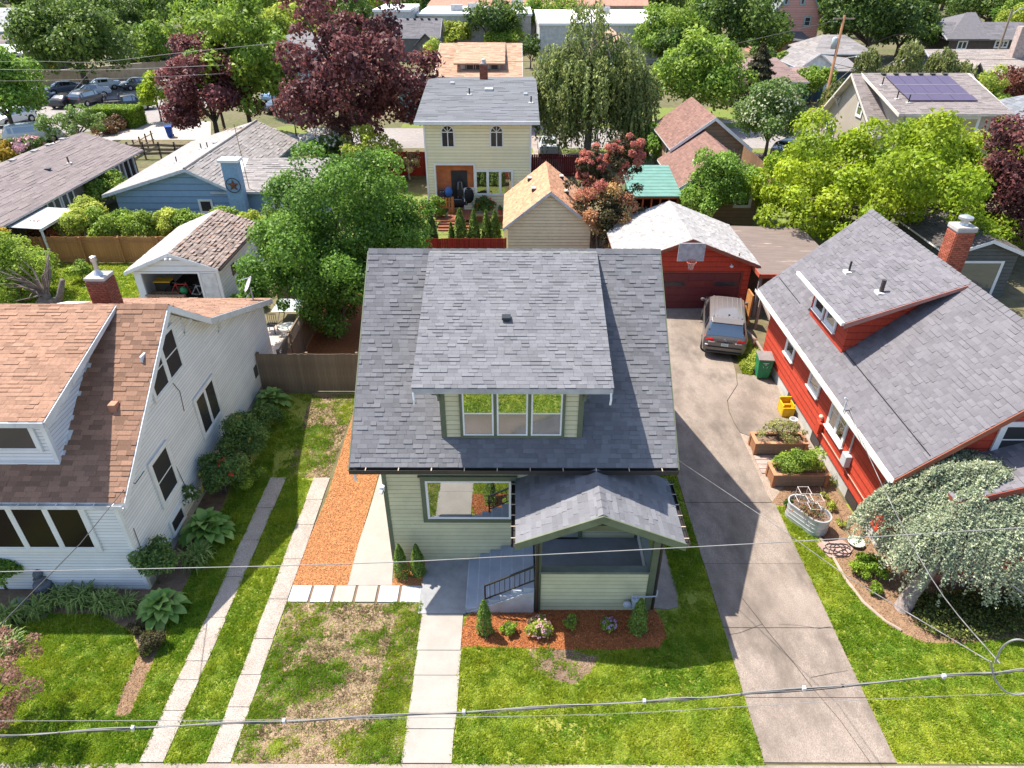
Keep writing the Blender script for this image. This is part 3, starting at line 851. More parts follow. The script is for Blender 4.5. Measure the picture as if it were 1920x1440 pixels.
# ================================================================== the sage green bungalow in the middle
X, Yv, Z = V((1,0,0)), V((0,1,0)), UP
def roof_points(Y0, z0, Y1, z1):
    s = V((0, Y1-Y0, z1-z0)); return s.normalized(), s.length
sage = M('sage_paint', (.56,.53,.345), .6, var=.12, scale=1.2, shade=True)
green_trim = M('dark_green_trim', (.115,.135,.085), .55, var=.15)
shg = M('grey_shingle', (.158,.157,.168), .95, c2=(.128,.127,.138), scale=1.3, detail=9, shade=True, speck=(180,.35), spots=(.8,.62,.85,(.21,.205,.2)))
deck_under = M('roof_underside', (.20,.21,.17), .8)
gutter_dark = M('dark_bronze_gutter', (.03,.026,.024), .4, spec=.5)
bronze = M('bronze_bracket', (.55,.42,.32), .4)
grey_floor = M('grey_porch_paint', (.20,.215,.245), .5, var=.15, scale=2)
step_grey = M('blue_grey_step_paint', (.34,.38,.45), .5, var=.12, scale=2)
H1 = thing('green_house', 'sage green bungalow with grey shingle roof, shed dormer and gabled front porch', 'house', (0, 14.89, 0))
XL, XR, YF, YB = -3.72, 3.72, 14.89, 24.3
EY, EZ, RY, RZ = 14.2, 4.27, 19.6, 8.3
sl = (RZ-EZ)/(RY-EY)
gab = lambda y: EZ - .16 + sl*(min(y, 2*RY-y)-EY)
MB().prism([(XL+.01,YF+.01,0),(XL+.01,YB-.01,0),(XL+.01,YB-.01,gab(YB)),(XL+.01,RY,RZ-.2),(XL+.01,YF+.01,gab(YF))], (XR-XL-.02,0,0)).build('wall', sage, H1)
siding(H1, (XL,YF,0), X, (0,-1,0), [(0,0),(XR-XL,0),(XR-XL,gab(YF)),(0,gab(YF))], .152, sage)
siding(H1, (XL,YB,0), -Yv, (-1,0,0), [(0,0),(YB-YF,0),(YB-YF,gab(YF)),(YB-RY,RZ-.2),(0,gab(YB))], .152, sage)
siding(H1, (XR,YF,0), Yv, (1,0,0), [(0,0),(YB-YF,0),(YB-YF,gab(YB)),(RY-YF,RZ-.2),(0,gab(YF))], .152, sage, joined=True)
for x0 in (XL-.03, XR-.09):
    MB().box(x0, YF-.035, 0, x0+.12, YF+.10, gab(YF)-.02).build('corner_board', green_trim, H1)
# roof
RX = 4.40
MB().prism([(-RX,EY,EZ),(-RX,RY,RZ),(-RX,2*RY-EY,EZ),(-RX,2*RY-EY,EZ-.15),(-RX,RY,RZ-.15),(-RX,EY,EZ-.15)], (2*RX,0,0)).build('roof', deck_under, H1)
s, SL = roof_points(EY, EZ, RY, RZ)
DHX = (-2.55, 2.48)                               # dormer roof edges
DEY, DEZ = 14.30, 6.74
hole = [(RX-1.86,(YF+.2-EY)/(RY-EY)*SL),(RX+1.78,(YF+.2-EY)/(RY-EY)*SL),(RX+1.78,SL+1),(RX-1.86,SL+1)]
shingles(H1, (-RX,EY,EZ), X, s, [(0,0),(2*RX,0),(2*RX,SL),(0,SL)], .130, .24, shg, single=300, hole=hole, lo=.84, hi=1.1)
shingles(H1, (RX,2*RY-EY,EZ), -X, V((0,-s.y,s.z)), [(0,0),(2*RX,0),(2*RX,SL),(0,SL)], .14, .30, shg)
for k in range(32):
    x = -RX + k*2*RX/32
    mb = MB(); mb.csh = rnd.uniform(.75, 1.1); w = 2*RX/32*1.12
    mb.idx([(x,RY-.14,RZ-.075),(x+w,RY-.14,RZ-.085),(x+w,RY,RZ+.03),(x,RY,RZ+.045),(x+w,RY+.14,RZ-.085),(x,RY+.14,RZ-.075)], [(0,1,2,3),(3,2,4,5)])
    mb.build('ridge_cap', shg, H1)
for x in (-RX, RX):
    sx = -.02 if x < 0 else .02
    for sg in (1, -1):
        p, q = V((x+sx, RY-sg*(RY-EY), EZ-.03)), V((x+sx, RY, RZ-.03))
        MB().bar(p-UP*.07, q-UP*.07, .03, .17).build('rake_board', green_trim, H1)
gutter(H1, (-RX,EY,EZ-.01), (RX,EY,EZ-.01), (0,-1,0), gutter_dark, .13, 10, bronze)
for x in (-RX+.12,):
    MB().tube([(x,EY-.05,EZ-.1),(x,EY-.05,EZ-.32),(x+.0,EY-.02,EZ-.45)], .035, 6).build('gutter_outlet', white, H1)
# dormer
DX0, DX1 = -1.90, 1.79
dz = lambda y: DEZ + (RZ-.02-DEZ)/(RY-DEY)*(y-DEY)
dm = MB().prism([(DX0,YF,EZ+.4),(DX0,RY-.05,RZ-.35),(DX0,YF,dz(YF)-.12)], (DX1-DX0,0,0)).build('dormer', sage, H1)
zb = EZ + sl*(YF-EY)
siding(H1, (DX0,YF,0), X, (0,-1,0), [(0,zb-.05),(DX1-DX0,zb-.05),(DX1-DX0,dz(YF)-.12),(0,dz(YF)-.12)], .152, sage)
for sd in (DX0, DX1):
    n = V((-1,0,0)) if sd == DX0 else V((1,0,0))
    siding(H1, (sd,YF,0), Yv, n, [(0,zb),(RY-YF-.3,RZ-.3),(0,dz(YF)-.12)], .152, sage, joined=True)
    MB().box(sd-.06 if sd == DX0 else sd-.08, YF-.04, zb-.03, sd+.08 if sd == DX0 else sd+.06, YF+.1, dz(YF)-.1).build('corner_board', green_trim, H1)
MB().prism([(DHX[0],DEY,DEZ),(DHX[0],RY,RZ+.0),(DHX[0],RY,RZ-.14),(DHX[0],DEY,DEZ-.14)], (DHX[1]-DHX[0],0,0)).build('dormer_roof', deck_under, dm)
s2, SL2 = roof_points(DEY, DEZ, RY-.12, RZ-.036)
shingles(H1, (DHX[0]-.02,DEY-.02,DEZ+.004), X, s2, [(0,0),(DHX[1]-DHX[0]+.04,0),(DHX[1]-DHX[0]+.04,SL2),(0,SL2)], .130, .24, shg, lo=.93, hi=1.17)
MB().box(DHX[0], DEY-.03, DEZ-.16, DHX[1], DEY-.001, DEZ-.012).build('dormer_fascia', M('weathered_grey_fascia', (.42,.42,.42), .6), dm)
for x, d in ((DX0-.02, -1), (DX1+.02, 1)):
    mb = MB(); mb.bar((x+d*.05,YF-.02,DEZ-.62), (x+d*.05,DEY+.08,DEZ-.14), .07, .07); mb.bar((x+d*.05,YF-.03,DEZ-.75), (x+d*.05,YF-.03,DEZ-.14), .07, .07)
    mb.build('knee_brace', green_trim, dm)
for x in (DHX[0]+.03, DHX[1]-.05):
    MB().tube([(x,DEY-.03,DEZ-.12),(x+.01,DEY-.07,DEZ-.3),(x,DEY-.05,DEZ-.46)], .03, 6).build('rain_outlet', white, dm)
window(H1, (-1.44,YF-.022,4.79), X, (0,-1,0), 2.80, 1.60, trim=.075, tm=green_trim, cols=3, rows=2, mull=.085, gl=glassmat('bright_pane', refl=.6), gl0=glass_screen, name='dormer_window')
# picture window
window(H1, (-2.66,YF-.022,1.66), X, (0,-1,0), 2.72, 1.73, trim=.13, tm=green_trim, cols=1, rows=1, sash=.07, name='picture_window', gl=glassmat('mirror_bright_glass', refl=.5))
MB().box(-2.72, YF-.1, 3.39, .1, YF, 3.43).build('drip_cap', green_trim, H1)
fl = MB(); fl.box(XL-.09,YF-.16,2.95,XL+.04,YF-.03,3.1); fl.tube([(XL-.02,YF-.14,3.0),(XL-.06,YF-.24,2.93)], [.04,.07], 8); fl.build('flood_light', white, H1)
box_vent(H1, (-.21, 16.65, dz(16.65)), .12, .13)
# porch
PF, PX0, PX1, FL = 13.02, .62, 3.86, 1.0
MB().box(PX0, PF, .0, PX1, YF-.03, FL-.02).build('porch_base', sage, H1)
pf = MB()
pf.box(PX0, PF+.16, FL-.019, PX1-.14, YF-.03, FL+.012); pf.build('porch_floor', grey_floor, H1)
siding(H1, (PX0+.1,PF,0), X, (0,-1,0), [(0,0),(PX1-PX0-.24,0),(PX1-PX0-.24,1.5),(0,1.5)], .152, sage)
MB().box(PX0+.05, PF+.002, FL, PX1-.005, PF+.14, 1.52).build('porch_rail_wall', sage, H1)
MB().box(PX1-.14, PF+.142, FL, PX1-.003, YF-.05, 1.52).build('porch_rail_wall', white, H1)
siding(H1, (PX1,PF+.14,0), Yv, (1,0,0), [(0,0),(YF-PF-.2,0),(YF-PF-.2,1.5),(0,1.5)], .152, sage, joined=True)
MB().box(PX0+.09, PF-.05, 1.52, PX1-.1, PF+.19, 1.60).build('rail_cap', M('grey_green_cap', (.16,.18,.15), .5), H1)
MB().box(PX1-.19, PF+.192, 1.52, PX1+.04, YF-.05, 1.60).build('rail_cap', M('grey_green_cap', (.2,.2,.2), .5), H1)
for x0 in (PX0-.03, PX1-.13):
    MB().box(x0, PF-.04, 0 if x0 > 1 else .0, x0+.17, PF+.13, 3.32).build('porch_post', green_trim, H1)
MB().box(PX0, YF-.12, FL, PX0+.12, YF-.032, 3.3).build('porch_post', green_trim, H1)
GZ, AZ, GX0, GX1, GY0, GY1 = 3.28, 4.22, .05, 4.36, 12.40, 14.88
AXc = (GX0+GX1)/2
pr_ = MB().prism([(GX0,GY0,GZ),(AXc,GY0,AZ),(GX1,GY0,GZ),(GX1,GY0,GZ-.1),(AXc,GY0,AZ-.1),(GX0,GY0,GZ-.1)], (0,GY1-GY0,0)).build('porch_roof', M('porch_soffit', (.45,.45,.40), .7), H1)
for sx, x0 in ((1, GX0), (-1, GX1)):
    sv = V(((AXc-GX0)*sx, 0, AZ-GZ)); L = sv.length
    O = (x0, GY1, GZ) if sx == 1 else (x0, GY0, GZ)
    shingles(pr_, O, (0,-1,0) if sx == 1 else (0,1,0), sv, [(0,0),(GY1-GY0,0),(GY1-GY0,L),(0,L)], .145, .30, shg, lo=.98, hi=1.28, single=0)
    MB().prism([(x0-.02*sx,GY0,GZ+.02),(AXc,GY0,AZ+.02),(AXc,GY0,AZ-.22),(x0-.02*sx,GY0,GZ-.22)], (0,-.04,0)).build('rake_board', M('green_rake', (.14,.165,.10), .55), pr_)
    gutter(pr_, (x0,GY0-.02,GZ-.0) if sx == 1 else (x0,GY1,GZ), (x0,GY1,GZ) if sx == 1 else (x0,GY0-.02,GZ), (-sx,0,0), gutter_dark, .12, 6, bronze)
for k in range(9):
    y = GY0+.02+k*(GY1-GY0)/9; mb = MB(); mb.csh = rnd.uniform(.95, 1.25); w = (GY1-GY0)/9*1.1
    mb.idx([(AXc-.15,y,AZ-.05),(AXc-.15,y+w,AZ-.06),(AXc,y+w,AZ+.03),(AXc,y,AZ+.045),(AXc+.15,y+w,AZ-.06),(AXc+.15,y,AZ-.05)], [(0,1,2,3),(3,2,4,5)])
    mb.build('ridge_cap', shg, H1)
mb = MB(); mb.box(PX0,PF,3.1,PX1+.02,PF+.13,3.3); mb.build('porch_beam', green_trim, H1)
MB().prism([(PX0+.9,PF+.02,3.3),(PX1-.9,PF+.02,3.3),(AXc,PF+.02,AZ-.2)], (0,.05,0)).build('porch_gable_panel', green_trim, H1) if False else None
door = MB().box(1.0, YF-.05, FL+.02, 1.93, YF-.024, FL+2.05).build('front_door', M('grey_door', (.30,.31,.28), .5), H1)
mb = MB(); mb.box(.88,YF-.09,FL,1.0,YF-.02,FL+2.2); mb.box(1.93,YF-.09,FL,2.05,YF-.02,FL+2.2); mb.box(1.0,YF-.09,FL+2.05,1.93,YF-.02,FL+2.2); mb.build('door_casing', green_trim, door)
MB().box(1.0, YF-.1, FL+.012, 1.93, YF-.052, FL+.05).build('threshold', black, door)
MB().ball((1.84,YF-.09,FL+1.0), .04).build('door_knob', bronze, door)
# steps climb along the wall to the porch
for i in range(6):
    x0 = -1.36 + i*.327; z1 = (i+1)*FL/6.02
    st = MB(); st.box(x0, 12.94, 0 if i == 0 else z1-FL/6.02-.01, PX0-.04, YF-.04, z1)
    o = st.build('step', step_grey, H1, bevel=.008)
    MB().box(x0-.012, 12.955, z1+.001, x0+.02, YF-.05, z1+.007).build('nosing', M('pale_nosing', (.46,.49,.54), .6), o)  # thin paler strip along the edge of each tread
st = MB().prism([(-1.36,12.90,0),(PX0-.05,12.90,0),(PX0-.05,12.90,.86),(.27,12.90,.80),(-.06,12.90,.62),(-.38,12.90,.45),(-.71,12.90,.28),(-1.03,12.90,.12)], (0,.036,0)).build('step_side', M('pale_stringer', (.42,.42,.45), .6), H1)
ra, rb = V((-.80,13.0,1.02)), V((PX0-.03,13.0,1.80))
hr_ = MB().bar(ra, rb, .045, .045).build('handrail', black, H1)
MB().bar(ra-UP*.55, rb-UP*.55, .03, .03).build('bottom_rail', black, hr_)
MB().bar(ra-UP*1.0, ra+UP*.03, .045, .045).build('newel', black, hr_)
for i in range(1, 10):
    p = ra.lerp(rb, i/10); MB().bar(p-UP*.55, p, .018, .018).build('baluster', black, hr_)
MB().tube([(GX0+.12,GY0+.55,GZ-.1),(PX0+.02,PF-.1,2.7),(PX0+.04,PF-.1,.05)], .05, 6).build('downspout', gutter_dark, H1)
MB().tube([(GX1-.1,GY0+.6,GZ-.1),(PX1+.1,PF-.02,2.8),(PX1+.1,PF-.02,.08)], .045, 6).build('downspout', gutter_dark, H1)
# gas meter by the porch corner
gm = thing('gas_meter', 'grey gas meter and pipes at the porch corner behind the conifer', 'gas meter', (3.42, 12.86, 0))
mb = MB(); mb.box(3.32,12.80,.25,3.56,12.98,.62); mb.ball((3.2,12.86,.42), (.13,.1,.13)); mb.build('meter_body', M('meter_grey', (.42,.45,.5), .5), gm, bevel=.02)
MB().tube([(3.3,12.9,.7),(3.7,12.9,.7),(4.0,12.9,.72),(4.0,12.9,.95)], .022, 6).build('pipe', M('meter_grey', (.42,.45,.5), .5), gm)
MB().tube([(3.45,12.9,0),(3.45,12.9,.72)], .025, 6).build('pipe', M('meter_grey', (.42,.45,.5), .5), gm)
# ================================================================== white house on the left
wsid = M('white_siding', (.74,.74,.755), .55, var=.07, scale=1, shade=True)
shb = M('brown_shingle', (.29,.17,.115), .95, c2=(.215,.118,.078), scale=9, shade=True, speck=(160,.3), spots=(.9, .58, .8, (.14,.08,.06)))
brick_m = M('red_brick', (.30,.10,.065), .9, var=.4, scale=9, shade=True)
mortar_m = M('mortar', (.36,.30,.26), .95)
H2 = thing('white_house', 'white clapboard house with brown shingle roof and brick chimney, left of the bungalow', 'house', (-14.5, 13.72, 0))
WX, WL, FY, BY = -10.75, -19.0, 13.72, 26.35
RX2 = -10.35
E2 = (13.52, 3.60); R2 = (18.41, 7.02); K2 = (20.72, 5.40); B2 = (26.45, 3.41)
def wz(y):
    P = [E2, R2, K2, B2]
    for a, b in zip(P, P[1:]):
        if y <= b[0]: return a[1] + (b[1]-a[1])*(y-a[0])/(b[0]-a[0])
    return B2[1]
prof = [(FY,0),(BY,0),(BY,wz(BY)-.14),(K2[0],K2[1]-.14),(R2[0],R2[1]-.18),(FY,wz(FY)-.14)]
MB().prism([(WL,y,z) for y, z in prof], (WX-WL-.01,0,0)).build('wall', wsid, H2)
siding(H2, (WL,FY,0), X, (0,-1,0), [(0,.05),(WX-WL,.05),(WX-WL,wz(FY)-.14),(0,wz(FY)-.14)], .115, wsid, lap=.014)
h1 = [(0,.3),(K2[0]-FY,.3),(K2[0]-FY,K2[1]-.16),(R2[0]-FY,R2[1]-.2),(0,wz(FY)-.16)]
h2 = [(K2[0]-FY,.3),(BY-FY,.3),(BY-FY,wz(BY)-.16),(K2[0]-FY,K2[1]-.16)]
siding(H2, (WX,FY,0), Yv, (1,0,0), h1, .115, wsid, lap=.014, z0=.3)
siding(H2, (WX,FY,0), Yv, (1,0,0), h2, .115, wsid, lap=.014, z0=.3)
MB().box(WX-.02, FY, -.05, WX+.012, BY, .30).build('foundation', M('foundation_concrete', (.38,.37,.36), .9), H2)
MB().box(WX-.08, FY-.03, .03, WX+.03, FY+.08, wz(FY)-.1).build('corner_board', white, H2)
# roofs: front slope, rear slope, shallow rear slope
for nm, a, b, L, x0 in (('front', E2, R2, 0, WL-.4), ('rear', R2, K2, 0, WL-.4), ('back', K2, B2, 0, -17.3)):
    MB().prism([(x0,a[0],a[1]),(x0,b[0],b[1]),(x0,b[0],b[1]-.12),(x0,a[0],a[1]-.12)], (RX2-x0,0,0)).build('roof', M('white_soffit', (.7,.7,.68), .7), H2)
    d = V((0, b[0]-a[0], b[1]-a[1])); W_ = RX2-x0
    if nm == 'front':
        # dormer: wall face Y 14.42, right side X -12.3
        k = d.length/(b[0]-a[0])
        hole2 = [(-1, (14.6-a[0])*k), (-12.35-x0, (14.6-a[0])*k), (-12.35-x0, d.length+1), (-1, d.length+1)]
        shingles(H2, (x0,a[0],a[1]), X, d, [(0,0),(W_,0),(W_,d.length),(0,d.length)], .145, .31, shb, single=300, hole=hole2, lo=.7, hi=1.15)
    else:
        shingles(H2, (RX2,b[0],b[1]), -X, -d, [(0,0),(W_,0),(W_,d.length),(0,d.length)], .145, .31, shb, lo=.8, hi=1.25)
for k in range(26):
    x = WL-.4+k*(RX2-WL+.4)/26; w = (RX2-WL+.4)/26*1.1; mb = MB(); mb.csh = rnd.uniform(.8, 1.15); y, z = R2
    mb.idx([(x,y-.14,z-.07),(x+w,y-.14,z-.08),(x+w,y,z+.03),(x,y,z+.045),(x+w,y+.14,z-.08),(x,y+.14,z-.07)], [(0,1,2,3),(3,2,4,5)])
    mb.build('ridge_cap', shb, H2)
for a, b in ((E2,R2),(R2,K2),(K2,B2)):
    MB().prism([(RX2,a[0],a[1]-.01),(RX2,b[0],b[1]-.01),(RX2,b[0],b[1]-.24),(RX2,a[0],a[1]-.24)], (.035,0,0)).build('bargeboard', white_dirty if a is K2 else white, H2)
MB().prism([(WX,R2[0],R2[1]-.27),(WX,R2[0]-.4,R2[1]-.55),(RX2,R2[0]-.4,R2[1]-.55),(RX2,R2[0],R2[1]-.27)], (0,0,.02)).build('soffit', white, H2)
for y in (19.6, 21.9):
    MB().bar((WX+.02,y,wz(y)-.75),(WX+.36,y,wz(y)-.25),.05,.05).bar((WX+.03,y,wz(y)-.85),(WX+.03,y,wz(y)-.25),.05,.04).build('eave_bracket', white, H2)
gutter(H2, (WL-.4,E2[0],E2[1]-.02), (RX2,E2[0],E2[1]-.02), (0,-1,0), M('white_gutter', (.6,.6,.6), .5), .12, 18, M('white_gutter', (.6,.6,.6), .5))
# dormer
d0, d1y, d1z = -12.32, 14.42, 4.22
de, dr = (13.95, 5.92), (18.38, 7.03)
dzw = lambda y: de[1]+(dr[1]-de[1])/(dr[0]-de[0])*(y-de[0])
dm2 = MB().prism([(WL+1,d1y,wz(d1y)-.05),(WL+1,dr[0],dr[1]-.15),(WL+1,d1y,dzw(d1y)-.1)], (d0-WL-1,0,0)).build('dormer', wsid, H2)
siding(H2, (WL+1,d1y,0), X, (0,-1,0), [(0,d1z-.02),(d0-WL-1,d1z-.02),(d0-WL-1,dzw(d1y)-.1),(0,dzw(d1y)-.1)], .115, wsid, lap=.014)
siding(H2, (d0,d1y,0), Yv, (1,0,0), [(0,d1z),(dr[0]-d1y-.2,dr[1]-.2),(0,dzw(d1y)-.1)], .115, wsid, lap=.012)
MB().box(d0-.09,d1y-.03,d1z-.03,d0+.03,d1y+.09,dzw(d1y)-.1).build('corner_board', white, dm2)
MB().box(WL+1,d1y-.05,d1z-.06,d0+.02,d1y+.01,d1z+.05).build('skirt_board', white, dm2)
x0, x1 = WL+.7, -11.88
MB().prism([(x0,de[0],de[1]),(x0,dr[0],dr[1]),(x0,dr[0],dr[1]-.1),(x0,de[0],de[1]-.12)], (x1-x0,0,0)).build('dormer_roof', M('white_soffit', (.7,.7,.68), .7), dm2)
dv = V((0,dr[0]-de[0],dr[1]-de[1]))
shingles(H2, (x0,de[0],de[1]+.004), X, dv, [(0,0),(x1-x0,0),(x1-x0,dv.length),(0,dv.length)], .145, .31, shb, lo=.95, hi=1.25)
MB().prism([(x1,de[0]-.01,de[1]-.01),(x1,dr[0],dr[1]-.01),(x1,dr[0],dr[1]-.12),(x1,de[0]-.01,de[1]-.27)], (.035,0,0)).build('bargeboard', white_dirty, dm2)
MB().box(x0,de[0]-.04,de[1]-.16,x1,de[0]-.002,de[1]-.01).build('fascia', white_dirty, dm2)
window(H2, (-15.2,d1y-.018,4.62), X, (0,-1,0), 2.62, 1.22, trim=.09, cols=2, rows=1, gl=glass_dark, mull=.06, name='dormer_window')
# windows
wr = glassmat('interior_window_glass', c=(.016,.011,.010), refl=.004, spec=.06)
window(H2, (-14.75,FY-.018,1.62), X, (0,-1,0), 3.15, 1.78, trim=.13, cols=3, rows=1, gl=wr, mull=.07, name='front_window')
window(H2, (WX+.018,16.85,4.52), Yv, (1,0,0), 2.15, 1.60, trim=.10, cols=2, rows=2, gl=glass_dark, mull=.12)
window(H2, (WX+.018,18.85,1.62), Yv, (1,0,0), 1.72, 1.66, trim=.12, cols=2, rows=1, gl=glass_dark, mull=.06)
window(H2, (WX+.018,15.5,1.5), Yv, (1,0,0), 1.25, 1.75, trim=.12, cols=1, rows=2, gl=glass_dark)
window(H2, (WX+.016,15.5,.32), Yv, (1,0,0), .95, .62, trim=.07, cols=1, rows=1, gl=glass_dark, name='basement_window')
MB().tube([(WX+.02,21.1,1.0),(WX+.09,21.1,1.0)], .13, 10).build('dryer_vent', M('vent_grey', (.45,.42,.38), .6), H2)
MB().box(WX+.0,24.0,.9,WX+.03,24.35,1.4).build('wall_vent', M('dark_vent', (.08,.08,.08), .6), H2)
for pts in ([(WX+.03,18.0,4.6),(WX+.03,18.3,4.0),(WX+.03,18.2,3.3)], [(WX+.03,14.6,3.4),(WX+.03,14.75,3.2),(WX+.03,15.3,3.2)], [(WX+.03,16.8,2.2),(WX+.03,16.95,1.2),(WX+.03,17.1,.9)], [(WX+.03,14.0,2.2),(WX+.04,13.95,1.4)]):
    MB().tube(pts, .011, 4).build('cable', black, H2)
MB().box(-11.3,15.6,wz(15.6)-.05,-11.08,15.85,wz(15.75)+.14).build('roof_vent', M('terracotta_vent', (.42,.20,.13), .7), H2, bevel=.02)
hk = V((WX+.3,14.05,3.75))
# chimney
cz = wz(19.4)
ch = brick_stack(H2, -13.16, 19.3, -12.58, 19.88, cz-.4, 7.38, brick_m, mortar_m)
MB().prism([(-13.19,19.27,7.38),(-12.55,19.27,7.38),(-12.55,19.91,7.38),(-13.19,19.91,7.38)], (0,0,.10)).build('chimney_cap', M('chimney_cement', (.45,.41,.38), .9), ch, bevel=.03)
tin = M('galvanised_flue', (.6,.6,.6), .35, metal=.7)
MB().lathe((-12.87,19.6,7.48), [(.15,0),(.08,.12),(.065,.16),(.065,.42),(.095,.44),(.095,.58),(.03,.61)], 12).build('flue', tin, ch, smooth=False)
MB().tube([(-11.75,21.2,wz(21.2)),(-11.75,21.2,wz(21.2)+.4)], .05, 8).build('vent_pipe', M('rusty_pipe', (.16,.09,.06), .7), H2)
# satellite dish on the back corner of the roof
sd = thing('satellite_dish', 'grey satellite dish standing on the back corner of the white house roof', 'satellite dish', (-10.9,25.9,wz(25.9)))
mb = MB(); mb.tube([(-10.9,25.9,wz(25.9)-.02),(-10.9,25.9,wz(25.9)+.55)], .03, 6); mb.tube([(-11.2,25.7,wz(25.7)),(-10.9,25.9,wz(25.9)+.4)], .015, 5); mb.build('mast', M('meter_grey', (.42,.45,.5), .5), sd)
mb = MB(); c = V((-10.95,25.85,wz(25.9)+.75)); nd = V((-.75,-.4,.5)).normalized(); a1 = nd.cross(UP).normalized(); a2 = nd.cross(a1)
ring = [c + a1*.26*math.cos(t*math.pi/6)+a2*.36*math.sin(t*math.pi/6) for t in range(12)]
mb.idx(ring+[c-nd*.07]+[p+nd*.012 for p in ring], [(i,(i+1)%12,12) for i in range(12)]+[(i,(i+1)%12,13+(i+1)%12,13+i) for i in range(12)]); mb.build('dish', M('dish_grey', (.5,.5,.51), .5), sd)
MB().bar(c-a2*.3, c+nd*.4, .025, .025).build('arm', M('meter_grey', (.42,.45,.5), .5), sd)
# ================================================================== red house on the right, red garage, carport
red = M('red_shake_paint', (.50,.062,.03), .7, c2=(.39,.043,.022), scale=5, shade=True, stretch=(3,3,.4), bump=.25, bscale=30)
red_trim = M('maroon_trim', (.22,.05,.035), .6, var=.2)
brownred = M('brown_red_trim', (.26,.085,.05), .65, var=.2)
shp = M('purple_grey_shingle', (.16,.15,.162), .95, c2=(.133,.125,.136), scale=2, detail=9, shade=True, speck=(160,.28))
H3 = thing('red_house', 'red shake-sided house with grey gable roof and a small shed dormer, right of the driveway', 'house', (14.8, 15.4, 0))
RW0, RW1, RF, RB_ = 11.4, 18.2, 15.4, 27.2
EX3, EZ3, RGX, RGZ = 10.8, 3.30, 14.8, 6.87
RY0, RY1 = 14.9, 27.75
sl3 = (RGZ-EZ3)/(RGX-EX3)
rz3 = lambda x: EZ3+sl3*(min(x, 2*RGX-x)-EX3)
MB().prism([(RW0+.01,RF+.01,.5),(RW1-.01,RF+.01,.5),(RW1-.01,RF+.01,rz3(RW1)-.15),(RGX,RF+.01,RGZ-.18),(RW0+.01,RF+.01,rz3(RW0)-.15)], (0,RB_-RF,0)).build('wall', red, H3)
MB().box(RW0+.03, RF+.03, -.05, RW1, RB_, .56).build('foundation', M('pale_foundation', (.5,.49,.46), .9, var=.2, scale=2), H3)
for wy in (17.0, 20.3, 23.0):
    MB().box(RW0-.005, wy, .05, RW0+.05, wy+.75, .45).build('basement_window', glass_dark, H3)
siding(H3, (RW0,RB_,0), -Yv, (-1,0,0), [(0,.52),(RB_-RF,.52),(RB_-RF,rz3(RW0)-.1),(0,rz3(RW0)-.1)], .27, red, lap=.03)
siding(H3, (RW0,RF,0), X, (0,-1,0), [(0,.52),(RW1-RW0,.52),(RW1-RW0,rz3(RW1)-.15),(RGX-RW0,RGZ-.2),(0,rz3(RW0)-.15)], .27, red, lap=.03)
MB().prism([(EX3,RY0,EZ3),(RGX,RY0,RGZ),(2*RGX-EX3,RY0,EZ3),(2*RGX-EX3,RY0,EZ3-.13),(RGX,RY0,RGZ-.14),(EX3,RY0,EZ3-.13)], (0,RY1-RY0,0)).build('roof', M('red_soffit', (.25,.06,.04), .8), H3)
sv = V((RGX-EX3,0,RGZ-EZ3)); L3 = sv.length
D3 = (20.9, 24.0); DEY0, DEY1 = 20.36, 24.68
kk = L3/(RGX-EX3)
hole3 = [(RY1-D3[1], (11.75-EX3)*kk), (RY1-D3[0], (11.75-EX3)*kk), (RY1-D3[0], L3+1), (RY1-D3[1], L3+1)]
shingles(H3, (EX3,RY1,EZ3), (0,-1,0), sv, [(0,0),(RY1-RY0,0),(RY1-RY0,L3),(0,L3)], .145, .30, shp, single=300, hole=hole3, lo=.88, hi=1.08)
shingles(H3, (2*RGX-EX3,RY0,EZ3), (0,1,0), V((-sv.x,0,sv.z)), [(0,0),(RY1-RY0,0),(RY1-RY0,L3),(0,L3)], .145, .30, shp, lo=.85, hi=1.12)
for k in range(44):
    y = RY0+k*(RY1-RY0)/44; w = (RY1-RY0)/44*1.1; mb = MB(); mb.csh = rnd.uniform(.85, 1.1)
    mb.idx([(RGX-.15,y,RGZ-.09),(RGX-.15,y+w,RGZ-.105),(RGX,y+w,RGZ+.03),(RGX,y,RGZ+.05),(RGX+.15,y+w,RGZ-.105),(RGX+.15,y,RGZ-.09)], [(0,1,2,3),(3,2,4,5)])
    mb.build('ridge_cap', shp, H3)
gutter(H3, (EX3,RY1,EZ3-.01), (EX3,RY0,EZ3-.01), (-1,0,0), M('white_gutter_2', (.74,.73,.68), .5, spots=(6,.62,.75,(.35,.32,.26))), .13, 0)
for sx in (1, -1):
    xa = RGX-sx*(RGX-EX3)
    MB().prism([(xa,RY0-.04,EZ3-.01),(RGX,RY0-.04,RGZ-.01),(RGX,RY0-.04,RGZ-.22),(xa,RY0-.04,EZ3-.22)], (0,.039,0)).build('bargeboard', brownred, H3)
# two roof seams
for x in (11.62,):
    MB().bar((x,RY0+.1,rz3(x)+.024),(x,RY0+6.0,rz3(x)+.024),.03,.01).build('roof_seam', black, H3)
MB().bar((11.5,24.9,rz3(11.5)+.024),(11.5,27.5,rz3(11.5)+.024),.03,.01).build('roof_seam', black, H3)
